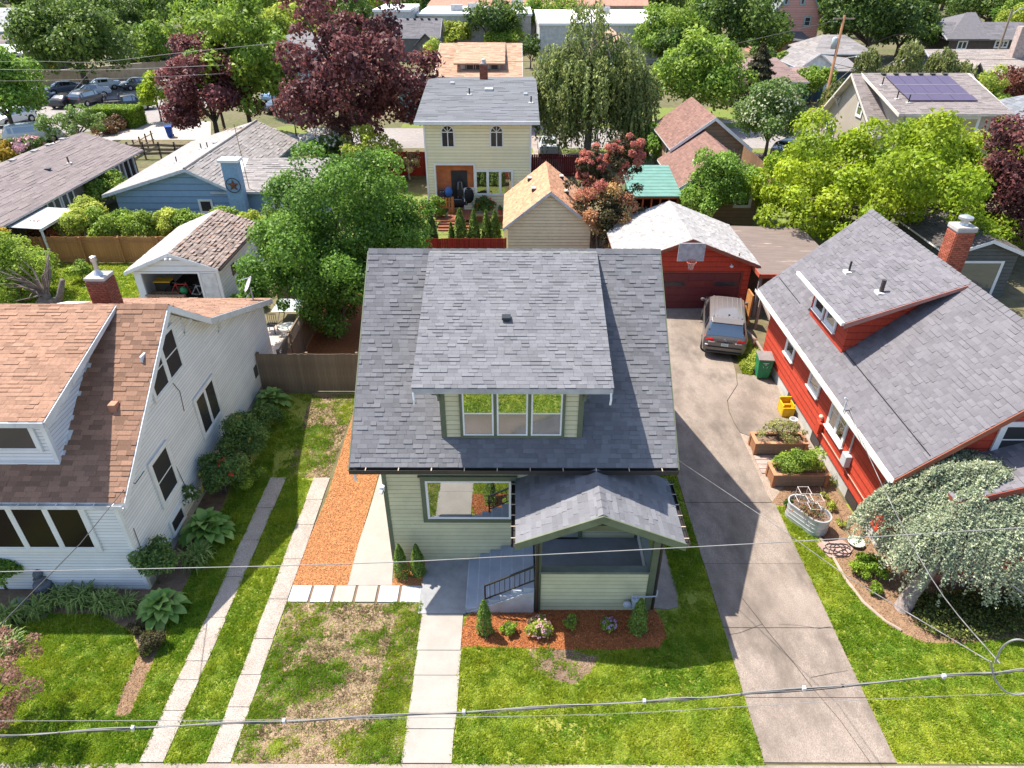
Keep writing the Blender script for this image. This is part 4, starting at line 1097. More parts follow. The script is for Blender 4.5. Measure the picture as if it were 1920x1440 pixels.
# dormer
DXW = 11.55; dex, dez = 11.05, 5.42
dz3 = lambda x: dez+(RGZ-.03-dez)/(RGX-dex)*(x-dex)
dm3 = MB().prism([(DXW+.01,D3[0]+.01,rz3(DXW)-.1),(RGX-.1,D3[0]+.01,RGZ-.2),(DXW+.01,D3[0]+.01,dz3(DXW)-.1)], (0,D3[1]-D3[0]-.02,0)).build('dormer', red, H3)
siding(H3, (DXW,D3[1],0), -Yv, (-1,0,0), [(0,rz3(DXW)-.02),(D3[1]-D3[0],rz3(DXW)-.02),(D3[1]-D3[0],dz3(DXW)-.1),(0,dz3(DXW)-.1)], .27, red, lap=.025)
siding(H3, (DXW,D3[0],0), X, (0,-1,0), [(0,rz3(DXW)),(RGX-DXW-.3,RGZ-.35),(0,dz3(DXW)-.1)], .27, red, lap=.025)
MB().prism([(dex,DEY0,dez),(RGX,DEY0,RGZ-.0),(RGX,DEY0,RGZ-.1),(dex,DEY0,dez-.1)], (0,DEY1-DEY0,0)).build('dormer_roof', M('red_soffit', (.25,.06,.04), .8), dm3)
dv = V((RGX-dex,0,RGZ-dez)); Ld = dv.length
shingles(H3, (dex,DEY1,dez+.004), (0,-1,0), dv, [(0,0),(DEY1-DEY0,0),(DEY1-DEY0,Ld),(0,Ld)], .145, .30, shp, lo=.87, hi=1.12)
MB().box(dex-.1,DEY0-.01,dez-.1,dex-.002,DEY1,dez+.02).build('dormer_gutter', M('white_gutter_2', (.74,.73,.68), .5), dm3)
MB().prism([(dex,DEY0-.035,dez-.005),(RGX,DEY0-.035,RGZ-.005),(RGX,DEY0-.035,RGZ-.12),(dex,DEY0-.035,dez-.2)], (0,.034,0)).build('bargeboard', M('pinkish_bargeboard', (.36,.17,.14), .7), dm3)
MB().bar((DXW+.35,D3[0]-.04,dz3(DXW+.3)-.55),(DXW+.35,DEY0+.1,dz3(DXW+.3)-.18),.07,.07).build('knee_brace', brownred, dm3)
for y in (22.62, 23.72):
    window(H3, (DXW-.026,y,rz3(DXW)+.38), -Yv, (-1,0,0), .92, .98, trim=.09, rows=2, gl=glass, sill=True, tm=white, name='dormer_window')
# side wall windows
for y, z, w, h in ((24.9,1.75,.95,1.15), (22.25,1.8,1.0,1.1), (20.15,1.42,1.4,1.5)):
    window(H3, (RW0-.03,y,z), -Yv, (-1,0,0), w, h, trim=.12, rows=2, cols=1 if w < 1.3 else 2, gl=glass, sill=True)
window(H3, (13.5,RF-.03,3.75), X, (0,-1,0), 2.0, 1.25, trim=.14, cols=2, rows=2, gl=glass_dark, name='gable_window')
MB().box(RW0-.24,18.0,1.15,RW0-.03,18.35,1.6).build('meter_box', M('meter_box_grey', (.55,.57,.6), .4), H3, bevel=.02)
MB().tube([(RW0-.08,18.2,1.6),(RW0-.08,18.25,2.9),(RW0-.66,18.3,3.2),(RW0-.66,18.3,3.75),(RW0-.75,18.3,3.8)], .03, 6).build('weatherhead', M('meter_box_grey', (.55,.57,.6), .4), H3)
MB().tube([(RW0-.06,RF+.3,.95),(RW0-.06,20.8,.95)], .022, 5).build('conduit', M('pink_conduit', (.6,.3,.22), .6), H3)
MB().box(RW0-.2,20.3,.85,RW0-.04,20.6,1.3).build('wall_box', red, H3)
MB().ball((RW0-.12,20.5,1.5),(.08,.10,.08)).build('wall_lamp', M('lamp_cream', (.6,.5,.4), .5), H3)
pipe_vent(H3, (12.35,23.5,dz3(12.35)), .04, .42)
pipe_vent(H3, (12.6,21.5,dz3(12.6)), .075, .48, M('dark_pipe', (.06,.045,.045), .5))
c3 = brick_stack(H3, 15.5, 23.0, 16.12, 23.6, 5.4, 7.6, M('orange_brick', (.42,.115,.065), .9, var=.3, scale=8, shade=True), mortar_m)
MB().prism([(15.45,22.95,7.6),(16.17,22.95,7.6),(16.17,23.65,7.6),(15.45,23.65,7.6)], (0,0,.2)).build('chimney_cap', M('chimney_cement', (.45,.41,.38), .9), c3, bevel=.05)
MB().lathe((15.81,23.3,7.78), [(.16,0),(.13,.08),(.13,.2),(.24,.22),(.24,.3),(.08,.36)], 12).build('flue', tin, c3)
# front porch roof
p_eave, p_z, p_rx, p_rz = 11.9, 3.42, 15.6, 4.72
py0, py1 = 13.8, 15.37
MB().prism([(p_eave,py0,p_z),(p_rx,py0,p_rz),(2*p_rx-p_eave,py0,p_z),(2*p_rx-p_eave,py0,p_z-.12),(p_rx,py0,p_rz-.12),(p_eave,py0,p_z-.12)], (0,py1-py0,0)).build('porch_roof', M('red_soffit', (.25,.06,.04), .8), H3)
pv_ = V((p_rx-p_eave,0,p_rz-p_z))
shingles(H3, (p_eave,py1,p_z+.003), (0,-1,0), pv_, [(0,0),(py1-py0,0),(py1-py0,pv_.length),(0,pv_.length)], .145, .30, shp, lo=.85, hi=1.2)
shingles(H3, (2*p_rx-p_eave,py0,p_z+.003), (0,1,0), V((-pv_.x,0,pv_.z)), [(0,0),(py1-py0,0),(py1-py0,pv_.length),(0,pv_.length)], .145, .30, shp, lo=.85, hi=1.2)
for sx in (1, -1):
    xa = p_rx-sx*(p_rx-p_eave)
    MB().prism([(xa,py0-.04,p_z),(p_rx,py0-.04,p_rz),(p_rx,py0-.04,p_rz-.2),(xa,py0-.04,p_z-.2)], (0,.039,0)).build('bargeboard', red_trim, H3)
for x in (12.5, 15.6, 18.6):
    MB().box(x-.08,py0+.2,0,x+.08,py0+.36,p_z).build('porch_post', brownred, H3)
MB().box(12.4,py0+.15,0,18.7,RF,.45).build('porch_floor', M('brick_planter', (.28,.11,.07), .9, var=.3), H3)
MB().box(12.45,py0+.22,.45,18.6,py0+.34,1.15).build('porch_rail', red, H3)

# ---- red garage at the end of the driveway
H4 = thing('red_garage', 'red shake-sided garage with maroon roll-up door, grey roof and basketball backboard', 'garage', (8.8, 32.4, 0))
gx0, gx1, gy0, gy1 = 5.55, 12.05, 32.45, 38.0
ga, gaz, gez = 8.8, 3.92, 2.62
MB().prism([(gx0,gy0+.01,0),(gx1,gy0+.01,0),(gx1,gy0+.01,gez),(ga,gy0+.01,gaz-.12),(gx0,gy0+.01,gez)], (0,gy1-gy0,0)).build('wall', red, H4)
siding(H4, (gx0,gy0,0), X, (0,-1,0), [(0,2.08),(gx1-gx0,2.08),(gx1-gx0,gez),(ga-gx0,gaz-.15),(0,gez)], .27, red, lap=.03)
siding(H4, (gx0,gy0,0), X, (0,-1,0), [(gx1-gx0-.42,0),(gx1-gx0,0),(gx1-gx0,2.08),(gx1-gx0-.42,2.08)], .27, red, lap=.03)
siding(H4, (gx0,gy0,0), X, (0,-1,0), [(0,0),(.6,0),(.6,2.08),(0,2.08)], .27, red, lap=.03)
shl = M('bleached_shingle', (.37,.35,.335), .95, c2=(.29,.275,.27), scale=3, shade=True, speck=(60,.3), spots=(1.6,.6,.75,(.26,.25,.26)))
for sx in (1, -1):
    xe = ga-sx*(ga-gx0+.35); dv = V(((ga-gx0+.35)*sx,0,gaz-(gez-.1)))
    MB().prism([(xe,gy0-.3,gez-.1),(ga,gy0-.3,gaz),(ga,gy0-.3,gaz-.1),(xe,gy0-.3,gez-.2)], (0,gy1-gy0+.5,0)).build('roof', brownred, H4)
    shingles(H4, (xe,gy1+.2 if sx == 1 else gy0-.3,gez-.095), (0,-sx,0), dv, [(0,0),(gy1-gy0+.5,0),(gy1-gy0+.5,dv.length),(0,dv.length)], .16, .32, shl, lo=.85, hi=1.1)
    MB().prism([(xe,gy0-.33,gez-.1),(ga,gy0-.33,gaz),(ga,gy0-.33,gaz-.17),(xe,gy0-.33,gez-.27)], (0,.028,0)).build('bargeboard', brownred, H4)
dr_m = M('maroon_door_paint', (.15,.032,.032), .5, var=.15)
gd = MB().box(6.2,gy0-.03,0,11.6,gy0+.005,2.03).build('garage_door', dr_m, H4)
for r in range(5):
    for c in range(4):
        x0 = 6.22+c*1.345
        if r == 3 and c in (1, 3):
            MB().box(x0+.1,gy0-.05,r*.405+.09,x0+1.2,gy0-.032,r*.405+.31).build('pane', glass_dark, gd)
            continue
        MB().box(x0+.04,gy0-.05,r*.405+.03,x0+1.3,gy0-.031,r*.405+.375).build('door_panel', M('faded_maroon', (.19,.035,.03), .6) if (r == 3 and c == 2) else dr_m, gd)
mb = MB(); mb.box(6.1,gy0-.06,2.03,11.7,gy0-.031,2.12); mb.box(11.6,gy0-.06,0,11.7,gy0-.031,2.03); mb.build('door_frame', red_trim, H4)
bb = MB().box(8.05,gy0-.75,2.95,9.35,gy0-.70,3.88).build('backboard', M('weathered_board', (.42,.42,.45), .6, var=.3, scale=4), H4)
mb = MB(); mb.bar((8.3,gy0-.7,3.5),(8.3,gy0-.0,3.2),.04); mb.bar((9.1,gy0-.7,3.5),(9.1,gy0-.0,3.2),.04); mb.build('backboard_bracket', black, bb)
mb = MB(); c = V((8.7,gy0-1.0,3.02)); mb.tube([c+V((.23*math.cos(t),.23*math.sin(t),0)) for t in [k*math.pi/8 for k in range(17)]], .018, 5, caps=False); mb.bar(c+V((0,.23,0)), c+V((0,.27,.05)), .12,.03)
mb.build('hoop', M('orange_rim', (.6,.16,.09), .5), bb)
mb = MB()
for k in range(10):
    t = k*math.pi/5
    for dt in (.3, -.3): mb.tube([c+V((.22*math.cos(t),.22*math.sin(t),0)), c+V((.13*math.cos(t+dt),.13*math.sin(t+dt),-.2)), c+V((.12*math.cos(t+dt*2),.12*math.sin(t+dt*2),-.38))], .008, 3)
mb.build('net', M('net_pink', (.62,.45,.42), .8), bb)
mb = MB().ball((11.0,gy0-.12,2.42),(.1,.09,.07)); mb.bar((11.0,gy0,2.5),(11.0,gy0-.1,2.45),.05); mb.build('wall_lamp', white, H4)
MB().bar((11.3,gy0-.05,2.35),(11.3,gy0-.05,3.1),.05,.05).build('mast', brownred, H4)
# carport roof right of it
H5 = thing('carport', 'low brown flat-roofed carport between the red garage and the plank fence', 'carport', (13.5, 34.0, 0))
cm = M('brown_roll_roofing', (.20,.155,.135), .95, c2=(.14,.105,.09), scale=2.2, stretch=(.5,3,1), detail=7, spots=(.7,.6,.72,(.42,.33,.26)))
cp = MB().prism([(12.15,31.35,2.42),(16.6,31.35,2.30),(16.6,38.2,2.36),(12.15,38.2,2.48)], (0,0,-.06)).build('roof', cm, H5)
mb = MB(); mb.box(12.12,31.30,2.22,16.6,31.345,2.43); mb.prism([(12.10,31.3,2.24),(12.145,31.3,2.24),(12.145,31.3,2.45),(12.10,31.3,2.45)], (0,6.9,.06)); mb.build('fascia', M('red_fascia', (.42,.09,.05), .7), H5)
for x, y in ((12.3,31.55),(16.3,31.55),(12.3,37.9),(16.3,37.9),(12.3,34.7)):
    MB().box(x-.07,y-.07,0,x+.07,y+.07,2.3).build('post', M('grey_post', (.2,.18,.17), .8), H5)
MB().box(12.25,33.2,0,16.5,33.3,2.2).build('back_panel', M('dark_wood', (.07,.05,.04), .9), H5)
# ================================================================== white garage, cream garage, green shed, grey garage
def gable_y(name, label, cat, x0, x1, y0, y1, ez, az, wall_m, roof_m, over=.3, fascia=None, base=0, sid=None, tabs=None, front_over=.3, barge=.18, lo=.85, hi=1.12, row=.16):
    """simple building with its ridge along Y and a gable towards the camera"""
    t = thing(name, label, cat, ((x0+x1)/2, y0, base)); xa = (x0+x1)/2; fascia = fascia or white
    slp = (az-ez)/(xa-x0+over)
    wz_ = ez+slp*over
    MB().prism([(x0+.01,y0+.01,base),(x1-.01,y0+.01,base),(x1-.01,y0+.01,wz_-.12),(xa,y0+.01,az-.14),(x0+.01,y0+.01,wz_-.12)], (0,y1-y0,0)).build('wall', wall_m, t)
    if sid:
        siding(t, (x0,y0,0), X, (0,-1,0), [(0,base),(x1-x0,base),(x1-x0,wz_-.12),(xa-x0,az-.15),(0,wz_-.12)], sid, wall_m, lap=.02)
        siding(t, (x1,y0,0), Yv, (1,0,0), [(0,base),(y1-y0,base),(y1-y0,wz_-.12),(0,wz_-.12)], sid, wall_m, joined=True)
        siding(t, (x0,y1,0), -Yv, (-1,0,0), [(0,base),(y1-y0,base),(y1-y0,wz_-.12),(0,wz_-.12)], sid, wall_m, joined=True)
    ya, yb = y0-front_over, y1+front_over
    for sx in (1, -1):
        xe = xa-sx*(xa-x0+over); dv = V(((xa-x0+over)*sx,0,az-ez))
        MB().prism([(xe,ya,ez),(xa,ya,az),(xa,ya,az-.1),(xe,ya,ez-.1)], (0,yb-ya,0)).build('roof', fascia, t)
        shingles(t, (xe,yb if sx == 1 else ya,ez+.004), (0,-sx,0), dv, [(0,0),(yb-ya,0),(yb-ya,dv.length),(0,dv.length)], row, tabs or .32, roof_m, lo=lo, hi=hi)
        MB().prism([(xe,ya-.03,ez),(xa,ya-.03,az),(xa,ya-.03,az-barge),(xe,ya-.03,ez-barge)], (0,.029,0)).build('bargeboard', fascia, t)
    return t
shm = M('mossy_tile', (.26,.205,.175), .95, c2=(.19,.145,.125), scale=8, shade=True, spots=(1.4,.56,.7,(.26,.11,.05)))
H6 = thing('white_garage', 'small white garage with open door and mossy tiled roof behind the white house', 'garage', (-17.2, 32.1, 0))
ax, ay0, ay1 = -17.1, 32.1, 38.3
wl, wr_ = -19.3, -14.95
shlt = M('pale_grey_shingle', (.40,.385,.37), .95, c2=(.33,.31,.30), scale=10, shade=True, speck=(60,.3))
MB().prism([(wl,ay0,2.38),(wr_,ay0,2.38),(wr_,ay0,2.48),(ax,ay0,3.15),(wl,ay0,2.42)], (0,ay1-ay0,0)).build('wall', wsid, H6)
for x0, x1_ in ((wl,wl+.38),(wr_-.98,wr_)):
    MB().box(x0,ay0,0,x1_,ay0+.12,2.38).build('wall', wsid, H6)
MB().box(wl,ay0+.121,0,wl+.1,ay1,2.38).build('wall', wsid, H6); MB().box(wr_-.1,ay0+.121,0,wr_,ay1,2.38).build('wall', wsid, H6)
MB().box(wl+.101,ay1-.1,0,wr_-.101,ay1,2.38).build('wall', wsid, H6)
MB().box(wl+.101,ay0+.05,0,wr_-.101,ay1-.101,.03).build('floor', M('dark_floor', (.1,.09,.08), .9), H6)
siding(H6, (wl,ay0-.004,0), X, (0,-1,0), [(0,2.2),(wr_-wl,2.2),(wr_-wl,2.46),(ax-wl,3.1),(0,2.4)], .3, wsid, lap=.018)
siding(H6, (wr_,ay0,0), Yv, (1,0,0), [(0,0),(ay1-ay0,0),(ay1-ay0,2.42),(0,2.42)], .18, wsid, lap=.018)
MB().box(wr_-.90,ay0-.03,.05,wr_-.18,ay0-.001,2.1).build('side_door', M('white_door', (.7,.7,.7), .5), H6)
mb = MB(); mb.box(wl+.28,ay0-.04,0,wl+.38,ay0-.005,2.2); mb.box(wr_-1.08,ay0-.04,0,wr_-.96,ay0-.005,2.2); mb.box(wl+.38,ay0-.04,2.1,wr_-1.08,ay0-.005,2.2); mb.build('door_frame', white, H6)
MB().box(wr_-.01,33.6,1.3,wr_+.03,34.1,1.9).build('side_window', glass_dark, H6)
for sx in (1, -1):
    xe = ax-sx*2.5 if sx == 1 else ax+2.3; ez = 2.28 if sx == 1 else 2.46; dv = V((ax-xe,0,3.3-ez))
    MB().prism([(xe,ay0-.3,ez),(ax,ay0-.3,3.3),(ax,ay0-.3,3.2),(xe,ay0-.3,ez-.1)], (0,ay1-ay0+.5,0)).build('roof', white, H6)
    shingles(H6, (xe,ay1+.2 if sx == 1 else ay0-.3,ez+.004), (0,-sx,0), dv, [(0,0),(ay1-ay0+.5,0),(ay1-ay0+.5,dv.length),(0,dv.length)], .15 if sx == 1 else .19, .3 if sx == 1 else .24, shlt if sx == 1 else shm, lo=.9 if sx == 1 else .7, hi=1.08 if sx == 1 else 1.25, thick=.015 if sx == 1 else .06)
    MB().prism([(xe,ay0-.33,ez),(ax,ay0-.33,3.3),(ax,ay0-.33,3.13),(xe,ay0-.33,ez-.17)], (0,.029,0)).build('bargeboard', white, H6)
gutter(H6, (ax+2.3,ay0-.3,2.45), (ax+2.3,ay1+.2,2.45), (1,0,0), M('dark_gutter', (.12,.09,.08), .6), .1)
mb = MB(); mb.ball((ax-.12,ay0-.42,3.0),.08); mb.ball((ax+.12,ay0-.42,3.0),.08); mb.bar((ax-.1,ay0-.3,3.05),(ax+.1,ay0-.3,3.05),.06); mb.build('twin_flood_lamp', white, H6)
def small(name, label, cat, build, loc, group=None):
    t = thing(name, label, cat, loc, group); build(t); return t
def tote(t):
    o = org(t); MB().prism([(o.x-.4,o.y-.25,o.z),(o.x+.4,o.y-.25,o.z),(o.x+.4,o.y+.25,o.z),(o.x-.4,o.y+.25,o.z)], (0,0,.5)).build('tub', M('black_plastic', (.02,.02,.02), .5), t)
    MB().box(o.x-.44,o.y-.29,o.z+.501,o.x+.44,o.y+.29,o.z+.56).build('lid', M('yellow_lid', (.62,.36,.03), .5), t, bevel=.015)
small('storage_tote', 'black storage tote with yellow lid in the open white garage', 'storage box', tote, (-18.3,32.9,.85))
def bench(t):
    o = org(t); MB().box(o.x-.7,o.y-.4,o.z,o.x+.7,o.y+.4,o.z+.05).build('top', M('shelf_wood', (.3,.18,.1), .8), t)
    for sx in (-.65,.65):
        for sy in (-.35,.35): MB().box(o.x+sx-.04,o.y+sy-.04,0,o.x+sx+.04,o.y+sy+.04,o.z-.001).build('leg', M('shelf_wood', (.3,.18,.1), .8), t)
small('workbench', 'wooden workbench under the yellow-lidded tote in the white garage', 'workbench', bench, (-18.2,32.9,.8))
def bike(t, col=(.5,.06,.05)):
    o = org(t); tm = M('tyre', (.02,.02,.02), .8); fm = M('bike_frame_%d' % int(col[0]*100), col, .4)
    for sx in (-.5,.5):
        mb = MB(); mb.tube([o+V((sx+.32*math.cos(k*math.pi/8),0,.34+.32*math.sin(k*math.pi/8))) for k in range(17)], .025, 5, caps=False)
        w = mb.build('wheel', tm, t); MB().tube([o+V((sx,-.03,.34)), o+V((sx,.03,.34))], .03, 6).build('hub', fm, w)
    mb = MB()
    for a, b in (((-.5,.34),(-.1,.3)),((-.1,.3),(.35,.78)),((-.1,.3),(-.2,.85)),((-.2,.78),(.35,.78)),((-.5,.34),(-.2,.78)),((.5,.34),(.35,.9))): mb.tube([o+V((a[0],0,a[1])), o+V((b[0],0,b[1]))], .022, 5)
    mb.build('frame', fm, t); mb = MB(); mb.tube([o+V((.35,-.28,.95)), o+V((.35,0,.9)), o+V((.35,.28,.95))], .018, 5); mb.build('handlebar', black, t)
    MB().box(o.x-.32,o.y-.06,o.z+.85,o.x-.08,o.y+.06,o.z+.9).build('saddle', black, t, bevel=.02)
small('bicycle', 'red bicycle leaning inside the white garage, left of the green ball', 'bicycle', lambda t: bike(t), (-17.4,32.6,.5))
small('bicycle', 'grey bicycle at the right edge of the open garage door', 'bicycle', lambda t: bike(t, (.4,.4,.42)), (-16.35,32.6,.4))
tag(MB().ball((-17.1,32.35,1.05),.2,12,8).build('ball', M('green_ball', (.03,.22,.09), .4), smooth=True, origin=(-17.1,32.35,.85)), 'green exercise ball in the open doorway of the white garage', 'ball')
def crate(t):
    o = org(t)
    for k in range(12): MB().box(o.x-.95+k*.16,o.y-.02,o.z,o.x-.85+k*.16,o.y+.02,o.z+.62).build('slat', M('worn_pallet', (.36,.22,.15), .85), t)
    MB().box(o.x-1,o.y-.06,o.z+.621,o.x+1,o.y+.06,o.z+.70).build('rail', M('worn_pallet', (.36,.22,.15), .85), t)
small('garden_bench', 'slatted wooden bench back standing in front of the white garage opening', 'bench', crate, (-17.9,31.9,.3))

# cream garage
cream = M('cream_siding', (.74,.62,.43), .6, var=.1, shade=True)
sho = M('orange_shingle', (.50,.27,.16), .95, c2=(.40,.20,.115), scale=5, shade=True, spots=(3,.62,.74,(.26,.13,.08)))
H7 = gable_y('cream_garage', 'cream clapboard garage with orange shingle roof behind the bungalow', 'garage', -.35, 4.4, 38.0, 43.9, 2.45, 4.58, cream, sho, over=.3, fascia=M('grey_white_fascia', (.5,.5,.53), .6), sid=.19, front_over=.25)
for x, y in ((.95,42.9),(2.95,42.9),(1.15,40.2),(3.1,40.2)):
    z = 4.58-abs(x-2.02)*.80; mb = MB(); mb.prism([(x-.12,y-.2,z),(x+.12,y-.2,z),(x+.12,y+.2,z),(x-.12,y+.2,z)], (0,0,.2)); mb.build('roof_vent', M('pale_vent', (.5,.47,.44), .6), H7)
    MB().box(x-.13,y-.215,z+.0,x+.13,y-.201,z+.16).build('louvre', black, H7)
# green shed
gw = M('green_boards', (.045,.16,.085), .8, c2=(.03,.11,.06), scale=3, stretch=(4,4,.3))
H8 = thing('garden_shed', 'green board shed with teal metal roof and open red front beside the smoke tree', 'shed', (8.9, 43.0, 0))
MB().prism([(7.75,43.9,0),(7.75,47.6,0),(7.75,47.6,2.9),(7.75,43.9,2.45)], (.05,0,0)).build('side_wall', gw, H8)
for k in range(18):
    y = 43.9+k*.205; MB().box(7.715,y,0,7.748,y+.19,2.43+(y-43.9)*.12).build('board', gw, H8)
MB().box(7.8,47.5,0,10.6,47.6,2.9).build('back_wall', M('dark_red_inside', (.16,.035,.03), .9), H8)
MB().box(10.55,43.9,0,10.6,47.5,2.45).build('side_wall', M('dark_red_inside', (.16,.035,.03), .9), H8)
orng = M('orange_post', (.42,.13,.05), .7)
for k in range(6):
    x = 7.8+k*.56; MB().box(x-.05,43.75,0,x+.05,43.87,2.42).build('post', orng, H8)
MB().box(7.7,43.72,1.0,10.7,43.88,1.12).build('rail', orng, H8); MB().box(7.6,43.68,2.3,10.8,43.745,2.5).build('beam', orng, H8)
MB().prism([(7.4,43.4,2.55),(10.85,43.4,2.55),(10.5,48.1,3.1),(7.5,48.1,3.1)], (0,0,-.05)).build('roof', M('teal_metal', (.135,.265,.215), .5, var=.15), H8)
for k in range(10):
    y = 43.42+k*.52; z = 2.555+(y-43.4)/4.7*.55
    MB().prism([(7.42,y,z),(10.8,y,z),(10.78,y+.47,z+.055),(7.42,y+.47,z+.055)], (0,0,.02)).build('roof_panel', M('teal_metal', (.135,.265,.215), .5, var=.15), H8)
H8b = MB(); 
# grey garage at the right edge
gsd = M('dark_grey_siding', (.10,.105,.10), .7, var=.15, shade=True)
H9 = gable_y('grey_garage', 'dark grey garage with white-framed door behind the red house chimney', 'garage', 22.9, 26.45, 33.9, 39.5, 2.55, 3.35, gsd, M('dark_brown_roof', (.10,.085,.08), .95, shade=True), sid=.2, over=.35)
mb = MB(); mb.box(23.5,33.84,0,23.65,33.87,2.1); mb.box(25.7,33.84,0,25.85,33.87,2.1); mb.box(23.65,33.84,1.98,25.7,33.87,2.1); mb.build('door_frame', white, H9)
MB().box(23.65,33.85,0,25.7,33.872,1.98).build('garage_door', glassmat('grey_door_glass', (.10,.11,.11), .12), H9)
# ================================================================== houses beyond
def rmat(name, c, **k): return M(name, c, .95, c2=tuple(x*.8 for x in c), scale=k.pop('scale', 4), shade=True, **k)
def gable_x(name, label, cat, x0, x1, y0, y1, ez, rz, wall_m, roof_m, over=.4, fascia=None, sid=None, row=.28, tab=.7, ry=None, ez2=None, hip=0.0, lo=.85, hi=1.12):
    """ridge along X, front eave towards the camera; hip > 0 slopes both ends"""
    t = thing(name, label, cat, ((x0+x1)/2, y0, 0)); fascia = fascia or white; ry = ry or (y0+y1)/2; ez2 = ez if ez2 is None else ez2
    z_at = lambda y: ez+(rz-ez)*(y-(y0-over))/(ry-y0+over) if y <= ry else ez2+(rz-ez2)*((y1+over)-y)/(y1+over-ry)
    top = rz-.2 if not hip else min(z_at(y0), z_at(y1))
    pr = [(y0,0),(y1,0),(y1,z_at(y1)-.12)] + ([(ry,rz-.2)] if not hip else []) + [(y0,z_at(y0)-.12)]
    MB().prism([(x0+.01,y,z) for y, z in pr], (x1-x0-.02,0,0)).build('wall', wall_m, t)
    if sid: siding(t, (x0,y0,0), X, (0,-1,0), [(0,0),(x1-x0,0),(x1-x0,z_at(y0)-.12),(0,z_at(y0)-.12)], sid, wall_m, lap=.02)
    a, b = x0-over, x1+over
    for front in (1, 0):
        ya, za = (y0-over, ez) if front else (y1+over, ez2)
        d = V((0, ry-ya, rz-za)); L = d.length
        mb = MB(); mb.prism([(a,ya,za),(b,ya,za),(b-hip,ry,rz),(a+hip,ry,rz)], (0,0,-.14)); mb.build('roof', fascia, t)
        W_ = b-a
        if front: shingles(t, (a,ya,za+.004), X, d, [(0,0),(W_,0),(W_-hip,L),(hip,L)], row, tab, roof_m, lo=lo, hi=hi)
        else: shingles(t, (b,ya,za+.004), -X, d, [(0,0),(W_,0),(W_-hip,L),(hip,L)], row*1.6, tab*2, roof_m, lo=lo, hi=hi)
    if hip:
        for s_, xe in ((1, a), (-1, b)):
            MB().prism([(xe,y0-over,ez),(xe+s_*hip,ry,rz),(xe,y1+over,ez2)], (0,0,-.12)).build('roof', roof_m, t)
            d = V((s_*hip,0,rz-ez)); Wd = y1-y0+2*over
            shingles(t, (xe, y1+over if s_ == 1 else y0-over, ez+.004), (0,-s_,0), d, [(0,0),(Wd,0),(Wd/2,d.length)], row, tab, roof_m, lo=lo, hi=hi)
    else:
        for xe in (a-.03, b):
            for (ya, za) in ((y0-over,ez),(y1+over,ez2)):
                MB().prism([(xe,ya,za),(xe,ry,rz),(xe,ry,rz-.2),(xe,ya,za-.2)], (.03,0,0)).build('bargeboard', fascia, t)
    return t
def fwin(t, x, y, z, w, h, **k): return window(t, (x,y-.02,z), X, (0,-1,0), w, h, **k)

# ---- yellow two-storey house
yel = M('yellow_siding', (.80,.73,.50), .6, var=.08, scale=.6, shade=True)
H10 = thing('yellow_house', 'pale yellow two-storey house with arched windows and low grey roof', 'house', (-2.4, 47.1, 0))
yx0, yx1, yf, yb = -5.98, 1.10, 47.1, 62.0
MB().prism([(yx0+.01,yf+.4,0),(yx0+.01,yb,0),(yx0+.01,yb,6.4),(yx0+.01,55.5,7.4),(yx0+.01,yf+.4,6.4)], (yx1-yx0-.02,0,0)).build('wall', yel, H10)
# front wall built round the porch opening
for pl in ([(0,0),(.62,0),(.62,3.55),(0,3.55)], [(3.2,0),(yx1-yx0,0),(yx1-yx0,3.55),(3.2,3.55)], [(0,3.551),(yx1-yx0,3.551),(yx1-yx0,6.42),(0,6.42)], [(2.55,0),(3.199,0),(3.199,1.95),(2.55,1.95)]):
    MB().prism([(yx0+a, yf+.01, z) for a, z in pl], (0,.385,0)).build('wall', yel, H10)
    siding(H10, (yx0,yf,0), X, (0,-1,0), pl, .20, yel, lap=.018)
MB().box(yx0+.62, yf+.33, .5, yx0+3.2, yf+.39, 3.55).build('porch_back_wall', M('orange_wall', (.48,.15,.06), .8), H10)
MB().box(-4.35,yf+.27,.6,-3.25,yf+.325,3.1).build('back_door', M('dark_door', (.03,.03,.035), .5), H10)
mb = MB(); mb.box(yx0+.5,yf-.06,.5,yx0+.62,yf+.3,3.55); mb.box(yx0+3.2,yf-.06,1.95,yx0+3.33,yf+.0,3.55); mb.box(yx0+.5,yf-.06,3.55,yx0+3.33,yf+.0,3.68); mb.box(yx0+2.48,yf-.06,.4,yx0+2.55,yf+.2,1.95); mb.box(yx0+2.55,yf-.06,1.9,yx0+3.33,yf-.02,1.98); mb.build('porch_frame', white, H10)
for x0 in (-4.83, -1.58):
    mb = MB(); c = V((x0+.4,yf-.02,5.72)); 
    arc = lambda r_: [c+V((r_*math.cos(math.pi*k/10), 0, r_*math.sin(math.pi*k/10))) for k in range(11)]
    mb.prism(arc(.46)+[c+V((-.46,0,-.98)), c+V((.46,0,-.98))], (0,-.02,0)); w = mb.build('arched_window', white, H10)
    MB().prism(arc(.37)+[c+V((-.37,0,.02)), c+V((.37,0,.02))][:0], (0,-.03,0)).build('pane', glass_dark, w)
    for s_ in (-1, 1): MB().box(c.x+(.03 if s_ > 0 else -.37), yf-.05, 4.8, c.x+(.37 if s_ > 0 else -.03), yf-.041, 5.68).build('pane', glass_dark, w)
    mb = MB()
    for k in range(1, 4):
        a = math.pi*k/4; mb.bar(c+V((0,-.04,0)), c+V((.38*math.cos(a),-.04,.38*math.sin(a))), .035, .035)
    mb.box(c.x-.4,yf-.065,5.68,c.x+.4,yf-.02,5.74); mb.box(c.x-.03,yf-.06,4.8,c.x+.03,yf-.02,5.68); mb.build('glazing_bar', white, w)
fwin(H10, -2.72, yf, 1.5, 2.65, 1.75, trim=.1, cols=3, rows=1, gl=glass)
rg = rmat('slate_grey_roof', (.155,.16,.172), scale=.5, stretch=(.3,3,1))
